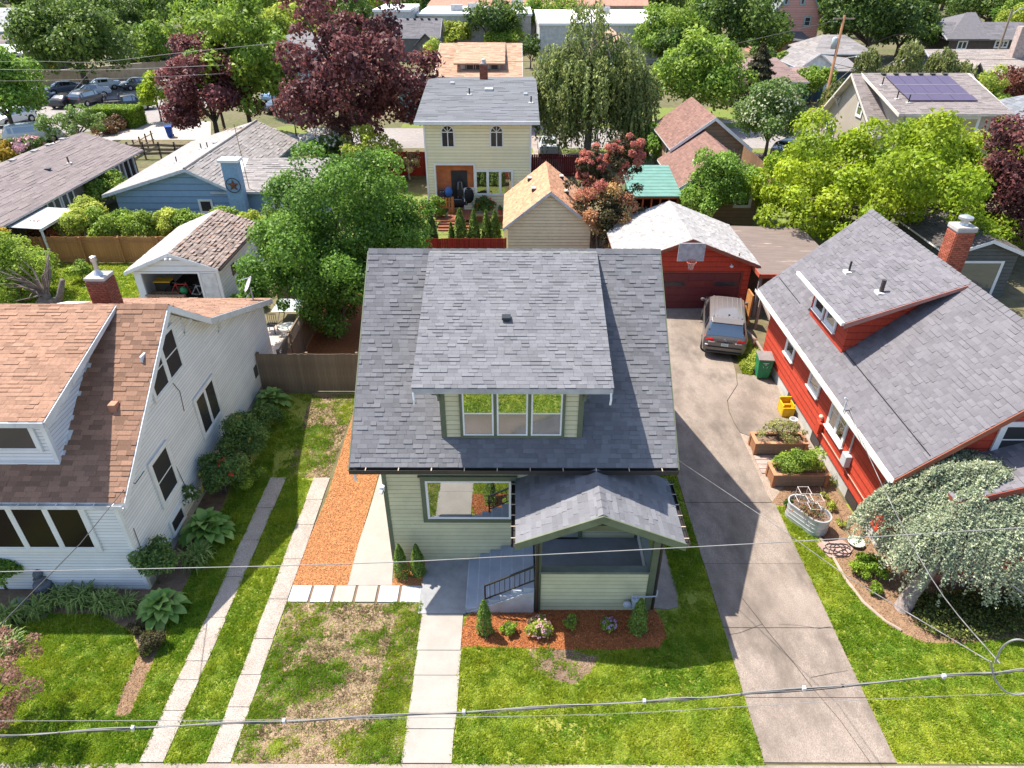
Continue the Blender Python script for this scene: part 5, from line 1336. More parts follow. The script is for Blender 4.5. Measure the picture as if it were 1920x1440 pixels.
for (ya, za, yc, zc) in ((46.5,6.50,55.6,7.62),(64.6,6.5,55.6,7.62)):
    MB().prism([(-6.52,ya,za),(1.64,ya,za),(1.64,yc,zc),(-6.52,yc,zc)], (0,0,-.16)).build('roof', white, H10)
    d = V((0,yc-ya,zc-za)); f = ya < yc
    shingles(H10, (-6.52 if f else 1.64,ya,za+.004), X if f else -X, d, [(0,0),(8.16,0),(8.16,d.length),(0,d.length)], .30, .9, rg, lo=.93, hi=1.05)
MB().box(-6.54,46.42,6.3,1.66,46.495,6.52).build('gutter', white, H10)
for k in range(12): MB().box(-6.2+k*.66,46.6,6.18,-6.12+k*.66,47.05,6.3).build('rafter_tail', M('cream_trim', (.6,.55,.4), .6), H10)
brick_stack(H10, -2.6, 55.9, -2.05, 56.4, 7.3, 8.7, brick_m, mortar_m, bw=.27, bh=.12)
MB().lathe((-2.32,56.15,8.7), [(.2,0),(.16,.12),(.16,.26),(.1,.3)], 8).build('chimney_pot', M('pale_pot', (.55,.5,.46), .8), H10)
for (x, y, s_) in ((-1.85,53.1,.3),(-4.6,54.6,.16),(.8,52.0,.14)):
    z = 6.5+(y-46.5)/9.1*1.12; MB().box(x-s_,y-s_,z-.1,x+s_,y+s_,z+.13).build('skylight', M('skylight_frame', (.5,.5,.5), .5), H10, bevel=.02)
for x, y in ((-3.2,52.0),(1.15,50.2)): pipe_vent(H10, (x,y,6.5+(y-46.5)/9.1*1.12), .05, .45)
for x0 in (yx0-.04, yx1-.08): MB().box(x0,yf-.05,0,x0+.12,yf+.05,6.4).build('corner_board', white, H10)
redwood = M('red_deck_wood', (.27,.095,.05), .7, var=.3, scale=6, stretch=(.5,4,4))
dk = thing('deck', 'low red-brown wooden deck with steps outside the yellow house porch', 'deck', (-4.0, 45.5, 0))
for k in range(11): MB().box(-5.3+k*.235,44.9,.46,-5.08+k*.235,yf-.07,.5).build('board', redwood, dk)
for k in range(3): MB().box(-5.1,44.6-k*.3,.0,-3.0,44.88-k*.3,.34-k*.12).build('step', redwood, dk)
mb = MB(); mb.bar((-5.4,43.6,.85),(-3.2,43.6,.85),.06); mb.bar((-5.4,43.6,0),(-5.4,43.6,.85),.06); mb.bar((-3.3,43.6,0),(-3.3,43.6,.85),.06); mb.build('handrail', redwood, dk)
bn = thing('raised_planter', 'long low wooden planter wall in front of the yellow house', 'planter', (-1.2, 45.9, 0))
MB().box(-2.9,45.8,0,.3,46.0,.45).build('front', redwood, bn); MB().box(-2.95,45.7,.451,.35,46.15,.52).build('cap', M('tan_cap', (.45,.27,.15), .8), bn)
# gear on the porch
gear = [('gear_pile', 'dark heap of stored gear low in the yellow house porch', 'stored gear', (.02,.02,.024), (-4.1,47.15,.75), (1.0,.18,.45)),
        ('guitar_case', 'tall dark case leaning at the back of the yellow house porch', 'case', (.03,.028,.03), (-3.75,47.2,1.5), (.3,.1,.9)),
        ('backpack', 'blue backpack hanging in the yellow house porch', 'backpack', (.05,.15,.42), (-4.55,47.0,1.55), (.28,.2,.5)),
        ('armchair', 'black padded chair at the right of the yellow house porch', 'chair', (.015,.015,.017), (-3.15,47.05,1.2), (.35,.25,.75)),
        ('stroller', 'dark folded stroller at the left of the yellow house porch', 'stroller', (.03,.03,.04), (-5.0,47.0,1.2), (.3,.22,.6))]
for nm, lb, ct, c, p, r_ in gear:
    g = thing(nm, lb, ct, p); m_ = M(nm+'_cloth', c, .7)
    MB().ball((p[0],p[1],p[2]+r_[2]*.4), (r_[0],r_[1],r_[2]*.75), 10, 7).build('body', m_, g, smooth=True)
    mb = MB(); mb.tube([(p[0]-r_[0]*.6,p[1],p[2]-.4),(p[0]-r_[0]*.4,p[1]-.1,p[2]+r_[2]),(p[0]+r_[0]*.4,p[1]-.1,p[2]+r_[2]),(p[0]+r_[0]*.6,p[1],p[2]-.4)], .025, 5); mb.build('frame', M('grey_tube', (.3,.3,.32), .4), g)
for x, c, lb in ((-5.05,(.42,.12,.06),'terracotta pot on the deck, left of the pale green pot'),(-4.65,(.35,.42,.25),'pale green flowerpot on the deck beside the terracotta one'),(-.95,(.40,.07,.05),'red pot with a plant on the planter wall cap'),(-.5,(.12,.12,.13),'dark grey pot on the planter wall cap')):
    z = .5 if x < -2 else .52; y = 45.6 if x < -2 else 45.92
    p = thing('flowerpot', lb, 'flowerpot', (x,y,z), 'pots outside the yellow house'); MB().lathe((x,y,z), [(.1,0),(.16,.28),(.17,.3),(.14,.3)], 10).build('pot', M('pot_%d' % int(c[0]*1000+x*10), c, .7), p)
    link('plant', crown_mesh('plant', (0,0,.4), (.18,.18,.16), .08, leafmat('potplant', (.06,.12,.02), (.14,.22,.05)), int(100+x*10), clumps=8, cr=.5, K=1.5)[0], p)
picket_fence('picket_gate', 'short orange picket gate in the yellow house porch', (-5.3,46.2), (-4.15,46.2), 1.35, M('orange_cedar', (.50,.20,.07), .7, var=.25, shade=True), step=.17, gap=.06, posts=1.1, cat='gate', z0=.25)
picket_fence('picket_fence', 'short orange picket fence left of the yellow house corner', (-7.6,46.6), (-6.05,46.6), 1.15, M('orange_cedar', (.50,.20,.07), .7, var=.25, shade=True), step=.19, gap=.07, posts=1.4)

# ---- orange-roofed bungalow behind it
sho2 = rmat('tan_orange_roof', (.44,.27,.18), scale=5)
H11 = gable_x('orange_roof_house', 'bungalow with orange roof and long shed dormer behind the yellow house', 'house', -7.6, .4, 73.4, 90.0, 4.9, 7.35, M('brown_wall', (.22,.15,.11), .8), sho2, row=.3, tab=.6, lo=.8, hi=1.15)
od = MB().prism([(-5.45,75.6,5.3),(-5.45,81,7.0),(-5.45,75.6,6.17)], (4.0,0,0)).build('dormer', M('white_wall', (.66,.66,.66), .7), H11)
MB().prism([(-6.1,75.0,6.22),(-.95,75.0,6.22),(-.95,81.6,7.42),(-6.1,81.6,7.42)], (0,0,-.12)).build('dormer_roof', sho2, od)
d = V((0,6.6,1.2)); shingles(H11, (-6.1,75.0,6.224), X, d, [(0,0),(5.15,0),(5.15,d.length),(0,d.length)], .3, .6, sho2, lo=.85, hi=1.15)
for x0 in (-5.0,-4.05,-2.5): fwin(H11, x0, 75.58, 5.42, .95, .72, trim=.08, cols=1, rows=1, gl=glass_dark, tm=M('dark_red_frame', (.12,.04,.04), .6))

# ---- blue house
blu = M('blue_siding', (.23,.35,.50), .7, c2=(.20,.31,.45), scale=2, shade=True, bump=.3, bscale=25)
shv = rmat('taupe_shingle', (.33,.30,.285), scale=5, speck=(30,.2))
H12 = thing('blue_house', 'low blue shingled house with taupe roof and wide blue chimney', 'house', (-22, 44.7, 0))
bl, ba, br = (-27.0,2.36), (-21.16,4.06), (-18.0,2.48)
MB().prism([(-26.4,44.71,0),(-18.6,44.71,0),(-18.6,44.71,2.6),(-21.16,44.71,3.9),(-26.4,44.71,2.4)], (0,13.5,0)).build('wall', blu, H12)
siding(H12, (-26.4,44.7,0), X, (0,-1,0), [(0,0),(7.8,0),(7.8,2.62),(5.24,3.88),(0,2.36)], .42, blu, lap=.03)
for nm, (xa, za), (xb, zb_), eY in (('l',bl,ba,-1),('r',br,ba,1)):
    MB().prism([(xa,44.2,za),(xb,44.2,zb_),(xb,44.2,zb_-.12),(xa,44.2,za-.12)], (0,14.6,0)).build('roof', M('blue_grey_fascia', (.5,.52,.56), .6), H12)
    d = V((xb-xa,0,zb_-za)); s_ = -eY
    shingles(H12, (xa,58.8 if s_ == 1 else 44.2,za+.004), (0,-s_,0), d, [(0,0),(14.6,0),(14.6,d.length),(0,d.length)], .22, .5 if s_ == -1 else .8, shv, lo=.72 if s_ == -1 else .95, hi=1.0 if s_ == -1 else 1.06, thick=.03 if s_ == -1 else .012)
    MB().prism([(xa,44.17,za),(xb,44.17,zb_),(xb,44.17,zb_-.2),(xa,44.17,za-.2)], (0,.029,0)).build('bargeboard', M('blue_grey_fascia', (.5,.52,.56), .6), H12)
for y0_, y1_ in ((44.2,51.5),(51.5,58.8)): MB().tube([(ba[0],y0_,ba[1]+.01),(ba[0],y1_,ba[1]+.01)], .09, 6).build('ridge_cap', shv, H12)
MB().box(-18.6,45.0,0,-13.2,51.5,2.4).build('wing_wall', blu, H12)
for (ya, za, yc) in ((44.55,2.45,48.2),(51.9,2.45,48.2)):
    MB().prism([(-20.0,ya,za),(-12.8,ya,za),(-12.8,yc,3.72),(-20.0,yc,3.72)], (0,0,-.12)).build('wing_roof', M('blue_grey_fascia', (.5,.52,.56), .6), H12)
    d = V((0,yc-ya,3.72-za)); f = ya < yc
    shingles(H12, (-18.4 if f else -12.8,ya,za+.004), X if f else -X, d, [(0,0),(5.6,0),(5.6,d.length),(0,d.length)], .22, .5, shv, lo=.75, hi=1.02, thick=.03)
ch = MB().box(-18.62,43.9,0,-17.6,44.55,4.55).build('chimney', M('blue_painted_brick', (.23,.35,.50), .8, var=.15, scale=6, bump=.4, bscale=14), H12)
MB().box(-18.75,43.75,4.551,-17.45,44.65,4.72).build('chimney_cap', white, ch)
st = thing('star_ornament', 'rusty metal star in a black ring on the blue chimney', 'ornament', (-18.1,43.86,3.1))
mb = MB(); P5 = []
for k in range(10):
    r_ = .40 if k % 2 == 0 else .16; a = math.pi/2+k*math.pi/5; P5.append(V((-18.1+r_*math.cos(a),43.85,3.1+r_*math.sin(a))))
mb.idx(P5+[V((-18.1,43.77,3.1))], [(i,(i+1)%10,10) for i in range(10)]+[tuple(range(10))]); mb.build('star', M('rust', (.20,.075,.04), .7, var=.4, scale=9), st)
MB().tube([V((-18.1+.46*math.cos(k*math.pi/14),43.84,3.1+.46*math.sin(k*math.pi/14))) for k in range(29)], .025, 5, caps=False).build('ring', black, st)
fwin(H12, -21.0, 44.7, 1.0, .95, .95, trim=.1, gl=glass_dark); fwin(H12, -16.2, 45.0, 1.1, 1.3, 1.1, trim=.1, gl=glass_dark, cols=2)
for x, y in ((-23.6,48.5),(-23.0,51.5),(-22.3,51.0)): pipe_vent(H12, (x,y,ba[1]-(ba[0]-x)*.29), .045, .4)
for x, y in ((-22.3,52.4),(-21.8,57.0)): box_vent(H12, (x,y,ba[1]-(ba[0]-x)*.29), .16, .1, M('pale_vent', (.5,.47,.44), .6))
an = thing('tv_antenna', 'rusty television antenna mast standing by the blue chimney', 'antenna', (-17.5,44.9,2.4))
mb = MB(); mb.tube([(-17.5,44.9,2.4),(-17.75,45.2,6.6)], .025, 5); mb.build('mast', M('rust_mast', (.35,.22,.1), .7), an)
mb = MB(); mb.bar((-18.7,45.1,6.3),(-17.2,45.3,6.3),.03)
for k in range(6): mb.bar((-18.6+k*.27,44.8-.05*k,6.3),(-18.6+k*.27,45.6+.05*k,6.3),.018)
mb.build('boom', M('rust_mast', (.35,.22,.1), .7), an)

# ---- long brown building on the left
shw = rmat('mauve_brown_roof', (.225,.185,.18), scale=3, speck=(25,.2))
lw = M('grey_brown_wall', (.16,.13,.11), .8, var=.3)
H13 = gable_y('brown_long_house', 'long low brown-roofed building with a row of roof vents on the left', 'building', -37.6, -30.0, 36.5, 55.0, 2.5, 3.85, lw, shw, over=.6, fascia=M('grey_fascia', (.5,.48,.47), .6), tabs=.9, row=.24, lo=.88, hi=1.08, front_over=.5)
for x, y in ((-34.3,40.5),(-34.3,43.0),(-34.2,45.2),(-34.2,47.3),(-34.2,49.8),(-34.2,51.6),(-34.2,53.4)): box_vent(H13, (x,y,3.85-(abs(x+33.8))*.3), .2, .13, M('vent_grey2', (.3,.29,.29), .6))
for x, y, s_ in ((-31.8,47.0,1),(-33.0,41.5,1)): box_vent(H13, (x,y,3.85-abs(x+33.8)*.305), .17, .1)
for x, y in ((-31.5,49.0),(-34.5,41.0),(-34.1,52.2)): pipe_vent(H13, (x,y,3.85-abs(x+33.8)*.305), .06, .45, M('rusty_pipe', (.16,.09,.06), .7))
for y in (42.9, 44.5, 50.9): window(H13, (-29.98,y,1.15), Yv, (1,0,0), 1.5, 1.15, trim=.1, cols=2, gl=glass_dark)
for y in (52.9,53.7,54.5): MB().box(-30.0,y,0,-29.9,y+.1,2.4).build('post', white, H13)
MB().box(-30.005,53.1,0,-29.98,54.4,2.2).build('dark_doorway', dark_inside, H13)
H14 = thing('patio_cover', 'pale corrugated patio cover beside the long brown building', 'patio roof', (-28.9, 40, 0))
for k in range(8):
    y = 38.3+k*.46; MB().prism([(-30.0,y,2.3),(-27.6,y,2.15),(-27.6,y+.45,2.15),(-30.0,y+.45,2.3)], (0,0,.03)).build('sheet', M('translucent_white', (.40,.40,.39), .5, var=.25, stretch=(1,6,1)), H14)
for y in (38.4,40.1,41.9): MB().box(-27.75,y,0,-27.65,y+.1,2.14).build('post', white, H14)
MB().box(-27.72,38.3,2.03,-27.62,42.0,2.14).build('beam', white, H14)

# ---- tan house with red-brown roof
tan = M('tan_wall', (.34,.225,.145), .8, var=.12, shade=True)
shr = rmat('red_brown_shingle', (.22,.125,.10), scale=4, speck=(40,.2))
H15 = gable_y('tan_house', 'tan cottage with stepped red-brown gable roofs beside the small leafy tree', 'house', 12.05, 17.05, 52.4, 59.5, 3.45, 5.7, tan, shr, over=.55, row=.2, tabs=.45, barge=.25, sid=.25, front_over=.5)
MB().prism([(11.3,45.4,0),(16.4,45.4,0),(16.4,45.4,2.9),(13.9,45.4,4.55),(11.3,45.4,2.8)], (0,6.9,0)).build('wall', tan, H15)
siding(H15, (11.3,45.38,0), X, (0,-1,0), [(0,0),(5.1,0),(5.1,2.75),(2.6,4.5),(0,2.75)], .25, tan, lap=.015)
for s_ in (1, -1):
    xe = 13.9-s_*3.15; d = V((3.15*s_,0,4.75-2.6))
    MB().prism([(xe,44.9,2.6),(13.9,44.9,4.75),(13.9,44.9,4.63),(xe,44.9,2.48)], (0,7.5,0)).build('roof', white, H15)
    shingles(H15, (xe,52.4 if s_ == 1 else 44.9,2.604), (0,-s_,0), d, [(0,0),(7.5,0),(7.5,d.length),(0,d.length)], .2, .45, shr, lo=.88, hi=1.1)
    MB().prism([(xe,44.87,2.6),(13.9,44.87,4.75),(13.9,44.87,4.5),(xe,44.87,2.35)], (0,.029,0)).build('bargeboard', white, H15)
fwin(H15, 14.75, 45.36, 1.2, 1.2, 1.75, trim=.15, rows=2, gl=glass_dark)
fwin(H15, 12.35, 52.36, 1.7, 1.0, 1.4, trim=.12, rows=2, gl=glass_dark)
window(H15, (12.03,55.6,1.0), -Yv, (-1,0,0), 2.0, 2.0, trim=.15, cols=2, rows=2, gl=glass)
pipe_vent(H15, (12.3,47.3,3.8), .06, .5)
MB().prism([(12.1,52.36,3.15),(17.0,52.36,3.15),(17.0,52.36,3.4),(12.1,52.36,3.4)], (0,-.05,0)).build('weathered_band', M('peeling_red_paint', (.16,.06,.04), .9, c2=(.4,.33,.28), scale=5), H15)

# ---- beige house with solar panels
beige = M('beige_stucco', (.40,.345,.28), .8, var=.08, scale=1)
shs = rmat('grey_brown_shingle', (.235,.20,.19), scale=6, speck=(30,.3))
H16 = gable_x('solar_house', 'beige two-storey house with solar panels on its grey-brown roof', 'house', 28.2, 37.0, 55.2, 65.6, 3.7, 7.32, beige, shs, over=.55, ry=61.0, ez2=3.0, row=.25, tab=.55, fascia=M('cream_fascia', (.66,.6,.52), .6))
MB().prism([(29.2,54.0,0),(29.2,54.0,5.55),(29.2,60.5,7.05),(29.2,60.5,0)], (7.0,0,0)).build('dormer_wall', beige, H16)
sy0, sz0, sy1, sz1 = 53.4, 5.62, 61.0, 7.34
MB().prism([(28.5,sy0,sz0),(37.0,sy0,sz0),(37.3,sy1,sz1),(28.5,sy1,sz1)], (0,0,-.15)).build('dormer_roof', M('cream_fascia', (.66,.6,.52), .6), H16)
d = V((0,sy1-sy0,sz1-sz0)); shingles(H16, (28.5,sy0,sz0+.004), X, d, [(0,0),(8.5,0),(8.6,d.length),(0,d.length)], .25, .55, shs, lo=.88, hi=1.1)
MB().prism([(28.45,sy0,sz0+.01),(28.45,sy1,sz1+.01),(28.45,sy1,sz1-.2),(28.45,sy0,sz0-.2)], (.049,0,0)).build('bargeboard', M('cream_fascia', (.66,.6,.52), .6), H16)
n_ = V((0,-(sz1-sz0),sy1-sy0)).normalized(); dd = d.normalized()
pan = M('solar_panel', (.085,.062,.105), .35, c2=(.10,.075,.12), scale=3, spec=.4); prl = M('panel_rail', (.4,.38,.42), .4)
def panel(a, b, w, h):
    mb = MB(); O = V((28.5,sy0,sz0)); mb.obox(O, X, dd, n_, a, a+w, b, b+h, .08, .12); o = mb.build('solar_panel', pan, H16)
for r in range(2):
    for c in range(5): panel(1.55+c*1.03, 3.35+r*1.82, 1.0, 1.76)
for c in range(3): panel(1.6+c*1.74, 2.2, 1.70, 1.06)
for b in (3.3, 5.12): MB().obox(V((28.5,sy0,sz0)), X, dd, n_, 1.55, 6.75, b-.01, b+.03, .125, .135).build('panel_rail', prl, H16)
for k in range(6): p = V((28.5,sy0,sz0))+X*(1.6+k*1.0)+dd*7.35; box_vent(H16, p, .17, .14)
for a, b in ((.85,2.7),(1.45,2.0),(.7,5.3)): pipe_vent(H16, V((28.5,sy0,sz0))+X*a+dd*b, .05, .6)
fwin(H16, 29.35, 53.98, 3.75, 1.75, 1.72, trim=.17, rows=2, gl=glass); fwin(H16, 33.2, 53.98, 3.7, 1.75, 1.7, trim=.17, rows=2, gl=glass)
MB().tube([(31.5,53.95,.2),(31.5,53.95,5.2)], .03, 5).build('conduit', M('dark_beige', (.2,.17,.14), .7), H16)
window(H16, (28.18,59.6,4.3), -Yv, (-1,0,0), 1.1, 1.5, trim=.16, rows=2, gl=glass)
window(H16, (28.18,64.6,1.2), -Yv, (-1,0,0), 1.9, 1.7, trim=.16, cols=2, rows=2, gl=glass)
for y in (63.2, 65.7):
    z = 3.0+(66.15-y)*.84; mb = MB(); mb.bar((28.15,y,z-1.0),(27.7,y,z-.35),.1); mb.bar((28.15,y,z-1.1),(28.15,y,z-.3),.1); mb.bar((28.15,y,z-.35),(27.6,y,z-.35),.1); mb.build('eave_bracket', M('cream_fascia', (.66,.6,.52), .6), H16)

# ---- further away
dkgrey = rmat('charcoal_roof', (.15,.14,.15), scale=2, speck=(10,.2)); brn = rmat('brown_grey_roof', (.30,.255,.23), scale=2, speck=(10,.25))
dwall = M('dark_brown_wall', (.10,.075,.065), .8)
H17 = gable_x('hip_roof_house', 'dark house with charcoal hip roof at the top right', 'house', 70.5, 83.5, 123.5, 133.0, 3.6, 5.6, dwall, dkgrey, row=.5, tab=1.4, over=.8, fascia=M('grey_white_fascia', (.5,.5,.53), .6))
MB().prism([(69.7,122.7,3.61),(76.5,122.7,3.61),(77.2,130,6.9),(75.6,130,6.9)], (0,0,-.1)).build('hip_roof', dkgrey, H17)
MB().prism([(69.7,122.7,3.6),(75.6,130,6.9),(77.2,130,6.9),(84,140,3.6),(69.7,140,3.6)], (0,0,-.1)).build('hip_roof', dkgrey, H17)
MB().prism([(76.5,122.8,3.6),(81.0,131,3.9),(77.2,130,6.9)], (0,0,-.08)).build('hip_roof', dkgrey, H17)
fwin(H17, 78.0, 123.5, 2.2, 2.2, 1.2, trim=.2, cols=3, rows=2, gl=glass_dark); fwin(H17, 72.0, 123.5, 2.0, 1.6, 1.3, trim=.15, cols=2, gl=glass_dark)
H18 = gable_x('brown_roof_house', 'dark house under a broad brown-grey roof behind the solar panels', 'house', 50.5, 66.0, 86.0, 98.0, 3.0, 5.6, M('dark_slate_wall', (.06,.07,.075), .8), brn, row=.4, tab=1.0, fascia=M('grey_white_fascia', (.5,.5,.53), .6), over=.6)
MB().prism([(50.9,84.4,0),(53.7,84.4,0),(53.7,84.4,3.0),(52.3,84.4,4.9),(50.9,84.4,3.0)], (0,3,0)).build('gable_wall', M('dark_slate_wall', (.06,.07,.075), .8), H18)
for s_ in (1, -1):
    MB().prism([(52.3-s_*1.9,84.1,2.7),(52.3,84.1,5.15),(52.3,84.1,5.0),(52.3-s_*1.9,84.1,2.55)], (0,6,0)).build('gable_roof', brn, H18)
fwin(H18, 54.6, 86.0, 1.3, 1.3, 1.3, trim=.18, gl=glass); 
MB().box(59.6,90.2,3,60.9,91.2,8.2).build('chimney', M('pale_stone', (.45,.35,.31), .9, var=.3, scale=4), H18)
H19 = gable_x('slate_roof_house', 'house with blue-grey roof at the right edge beside the purple tree', 'house', 42.6, 50, 58.5, 68, 3.4, 5.6, M('grey_wall2', (.2,.2,.21), .8), rmat('blue_grey_roof', (.19,.2,.22), scale=3), row=.3, tab=.7, hip=3.5)
pink = M('pink_siding', (.66,.33,.27), .7, var=.06, shade=True); pgrey = M('sage_grey_trim', (.33,.40,.38), .7)
H20 = gable_y('pink_house', 'tall pink house with grey-green trim among the trees at the top', 'house', 42.6, 50.6, 128.0, 140.0, 6.2, 12.6, pink, rmat('grey_green_roof', (.2,.21,.2)), over=.5, fascia=pgrey, sid=.35, row=.5, tabs=1.5, barge=.4)
for x, z, w, h in ((44.0,8.0,.9,1.9),(46.7,8.0,.9,1.9),(45.4,9.2,.9,1.2),(47.9,4.9,1.3,1.6)): fwin(H20, x, 127.97, z, w, h, trim=.2, tm=pgrey, rows=2, gl=glass_dark)
MB().box(44.6,126.0,0,48.6,127.9,3.1).build('porch', pink, H20); MB().prism([(44.1,125.4,3.1),(49.1,125.4,3.1),(48,128,4.2),(45.4,128,4.2)], (0,0,-.15)).build('porch_roof', dkgrey, H20)
MB().box(46.9,125.93,.1,47.8,125.99,2.3).build('door', white, H20); fwin(H20, 45.2, 125.98, 1.2, .9, 1.1, trim=.12, tm=pgrey, gl=glass_dark)
H21 = gable_x('grey_bungalow', 'grey-roofed bungalow right of the pink house', 'house', 44.5, 53, 111.5, 122, 2.8, 4.8, M('brown_boards', (.13,.10,.08), .8), rmat('mid_grey_roof', (.25,.23,.225)), row=.5, tab=1.4, hip=3)
H22 = gable_y('white_cottage', 'small white cottage in front of the pink house near the utility pole', 'house', 36.9, 40.9, 96.0, 105.0, 3.0, 4.7, M('bright_white_wall', (.78,.78,.78), .6), rmat('mid_grey_roof', (.25,.23,.225)), over=.4, row=.4, tabs=1.0)
fwin(H22, 37.4, 95.98, 1.8, .5, .6, trim=.06, gl=glass_dark)
MB().box(40.9,96.5,0,44.5,104,2.5).build('side_wing', M('navy_wall', (.05,.09,.13), .8), H22); MB().prism([(40.6,96,2.6),(44.9,96,2.6),(44.5,100.5,3.6),(40.6,100.5,4.0)], (0,0,-.12)).build('wing_roof', rmat('mid_grey_roof', (.25,.23,.225)), H22)
H23 = gable_x('brown_bungalow', 'low brown-roofed bungalow in front of the white cottage', 'house', 33.4, 38.0, 90.5, 97.0, 2.2, 3.4, M('navy_wall', (.05,.09,.13), .8), rmat('rose_brown_roof', (.28,.19,.17)), row=.4, tab=1.0, hip=1.8)
H24 = gable_x('hidden_brown_house', 'brown hip roof peeping out left of the dark fir', 'house', 25.6, 34.0, 86.5, 94.0, 2.8, 4.9, dwall, rmat('rose_brown_roof', (.28,.19,.17)), row=.4, tab=1.0, hip=3.0)
mint = M('mint_siding', (.27,.50,.38), .7, var=.06, shade=True)
H25 = gable_y('mint_house', 'mint green house with brown roof behind the weeping tree', 'house', 9.3, 16.4, 92.0, 103.0, 3.2, 7.0, mint, rmat('tan_brown_roof', (.40,.26,.19)), over=.6, sid=.3, row=.4, tabs=1.0, fascia=M('cream_fascia', (.66,.6,.52), .6), barge=.35)
fwin(H25, 12.4, 91.98, 1.2, 1.6, 1.6, trim=.15, gl=glass_dark)
H26 = gable_x('grey_gable_house', 'dark grey gabled house behind the purple beech tree', 'house', -19.5, -12.6, 125.0, 135.0, 3.6, 6.0, M('grey_wall', (.16,.155,.15), .8), dkgrey, row=.4, tab=1.2)
MB().prism([(-15.6,121.5,0),(-12.7,121.5,0),(-12.7,121.5,3.0),(-14.2,121.5,4.3),(-15.6,121.5,3.0)], (0,4,0)).build('front_gable', M('grey_wall', (.16,.155,.15), .8), H26)
for s_ in (1, -1): MB().prism([(-14.2-s_*1.9,121,2.9),(-14.2,121,4.6),(-14.2,121,4.45),(-14.2-s_*1.9,121,2.75)], (0,6,0)).build('gable_roof', rmat('mid_grey_roof', (.25,.23,.225)), H26)
for k in range(5): box_vent(H26, (-18+k*1.2,129.6,5.8), .2, .25)
H27 = gable_y('teal_shed', 'small teal shed with pale roof left of the yellow house', 'shed', -12.4, -9.3, 78.0, 84.0, 3.0, 4.4, M('teal_wall', (.16,.33,.34), .7), rmat('pale_roof', (.45,.43,.41)), over=.3, row=.4, tabs=1)
wroof = M('white_membrane', (.76,.755,.75), .6, var=.04, scale=.3); wwall = M('pale_wall', (.5,.49,.47), .8)
H28 = thing('flat_white_building', 'large flat white-roofed commercial building at the top centre', 'building', (0, 120, 0))
for x0, y0, x1_, y1_, z in ((-24,132,-18,146,6.8),(-17.5,140,3,160,5.6),(4,122,25,150,5.6)):
    MB().box(x0,y0,0,x1_,y1_,z).build('wall', wwall, H28); MB().box(x0-.2,y0-.2,z+.001,x1_+.2,y1_+.2,z+.35).build('roof', wroof, H28)
MB().box(-17.4,160.2,0,27,166,6.0).build('wall', wwall, H28)
MB().prism([(-18,159.5,6.0),(27.5,159.5,6.0),(27.5,164,8.4),(-16,164,8.4)], (0,0,-.3)).build('tiled_roof', M('terracotta_roof', (.46,.24,.17), .9, var=.2, stretch=(1,.2,1)), H28)
MB().box(-.5,150,5.9,1.6,152,9.3).build('stair_tower', wwall, H28)
for x, y in ((-9,150),(15,140),(-12,146)): MB().box(x,y,5.96,x+2.2,y+1.4,7.0).build('roof_unit', M('unit_grey', (.4,.4,.4), .6), H28)
H29 = gable_x('grey_cottage', 'grey-roofed cottage with small porch behind the parking lot wall', 'house', -60.0, -52.0, 111.5, 121.0, 3.0, 5.4, M('dark_slate_wall', (.06,.07,.075), .8), rmat('mid_grey_roof', (.25,.23,.225)), row=.4, tab=1.2, hip=2.5)
MB().prism([(-60,109.5,2.4),(-56.5,109.5,2.4),(-56.5,111.3,3.0),(-60,111.3,3.0)], (0,0,-.15)).build('porch_roof', rmat('mid_grey_roof', (.25,.23,.225)), H29)
for x in (-59.8,-58.2,-56.7): MB().box(x,109.6,0,x+.15,109.75,2.3).build('porch_post', white, H29)
H30 = gable_x('blue_gable_house', 'pale blue house at the top left corner', 'house', -92, -78, 125, 136, 4.5, 7.5, M('sky_blue_wall', (.20,.38,.52), .7), rmat('pale_grey_roof', (.40,.40,.41)), row=.5, tab=1.5)
H31 = gable_x('mauve_roof_house', 'low house with mauve-brown roof below the pale blue house', 'house', -90, -77.5, 113, 121, 3.0, 4.8, M('pale_wall', (.5,.49,.47), .8), rmat('mauve_brown_roof', (.225,.185,.18)), row=.5, tab=1.5)
H32 = thing('flat_grey_building', 'flat-roofed grey building at the left edge', 'building', (-72, 103, 0))
MB().box(-82,103,0,-67,112,3.6).build('wall', M('slate_panel', (.11,.11,.13), .7), H32); MB().box(-82.4,102.5,3.601,-66.5,112.5,3.9).build('roof', M('pale_roof_edge', (.5,.5,.5), .6), H32)
H33 = gable_y('grey_house', 'pale grey house between the green tree and the purple beech', 'house', -33.5, -27.0, 100, 110, 4.2, 6.2, M('pale_grey_siding', (.42,.43,.45), .7, shade=True), rmat('mid_grey_roof', (.25,.23,.225)), over=.4, row=.5, tabs=1.2)
for i, (x, y, w, c, r, lb) in enumerate(((-50,190,9,(.2,.3,.42),(.42,.26,.17),'small blue-walled house with tan roof far away at the top left'),(-40,215,12,(.6,.6,.6),(.2,.2,.21),'distant grey-roofed house near the top edge, left of the yellow trees'),
        (28,190,12,(.5,.48,.45),(.35,.2,.15),'distant red-roofed house behind the big trees'))):
    gable_x('distant_house', lb, 'house', x-w/2, x+w/2, y, y+9, 4.5, 7.5, M('distant_wall_%d' % i, c, .8), rmat('distant_roof_%d' % i, r), row=.8, tab=2.5)
wl_ = thing('retaining_wall', 'long tan block wall behind the parked cars', 'wall', (-60,104,0))
mb = MB()
pts = [G(70,166), G(150,158), G(230,150), G(330,140)]
for a, b in zip(pts, pts[1:]):
    dd_ = (b-a).normalized(); nn = V((dd_.y,-dd_.x,0)); mb.obox(a, dd_, nn, UP, 0, (b-a).length-.03, -.15, .15, 0, 2.0)
mb.build('wall_panel', M('tan_block', (.44,.36,.26), .9, var=.2, scale=1.5), wl_)
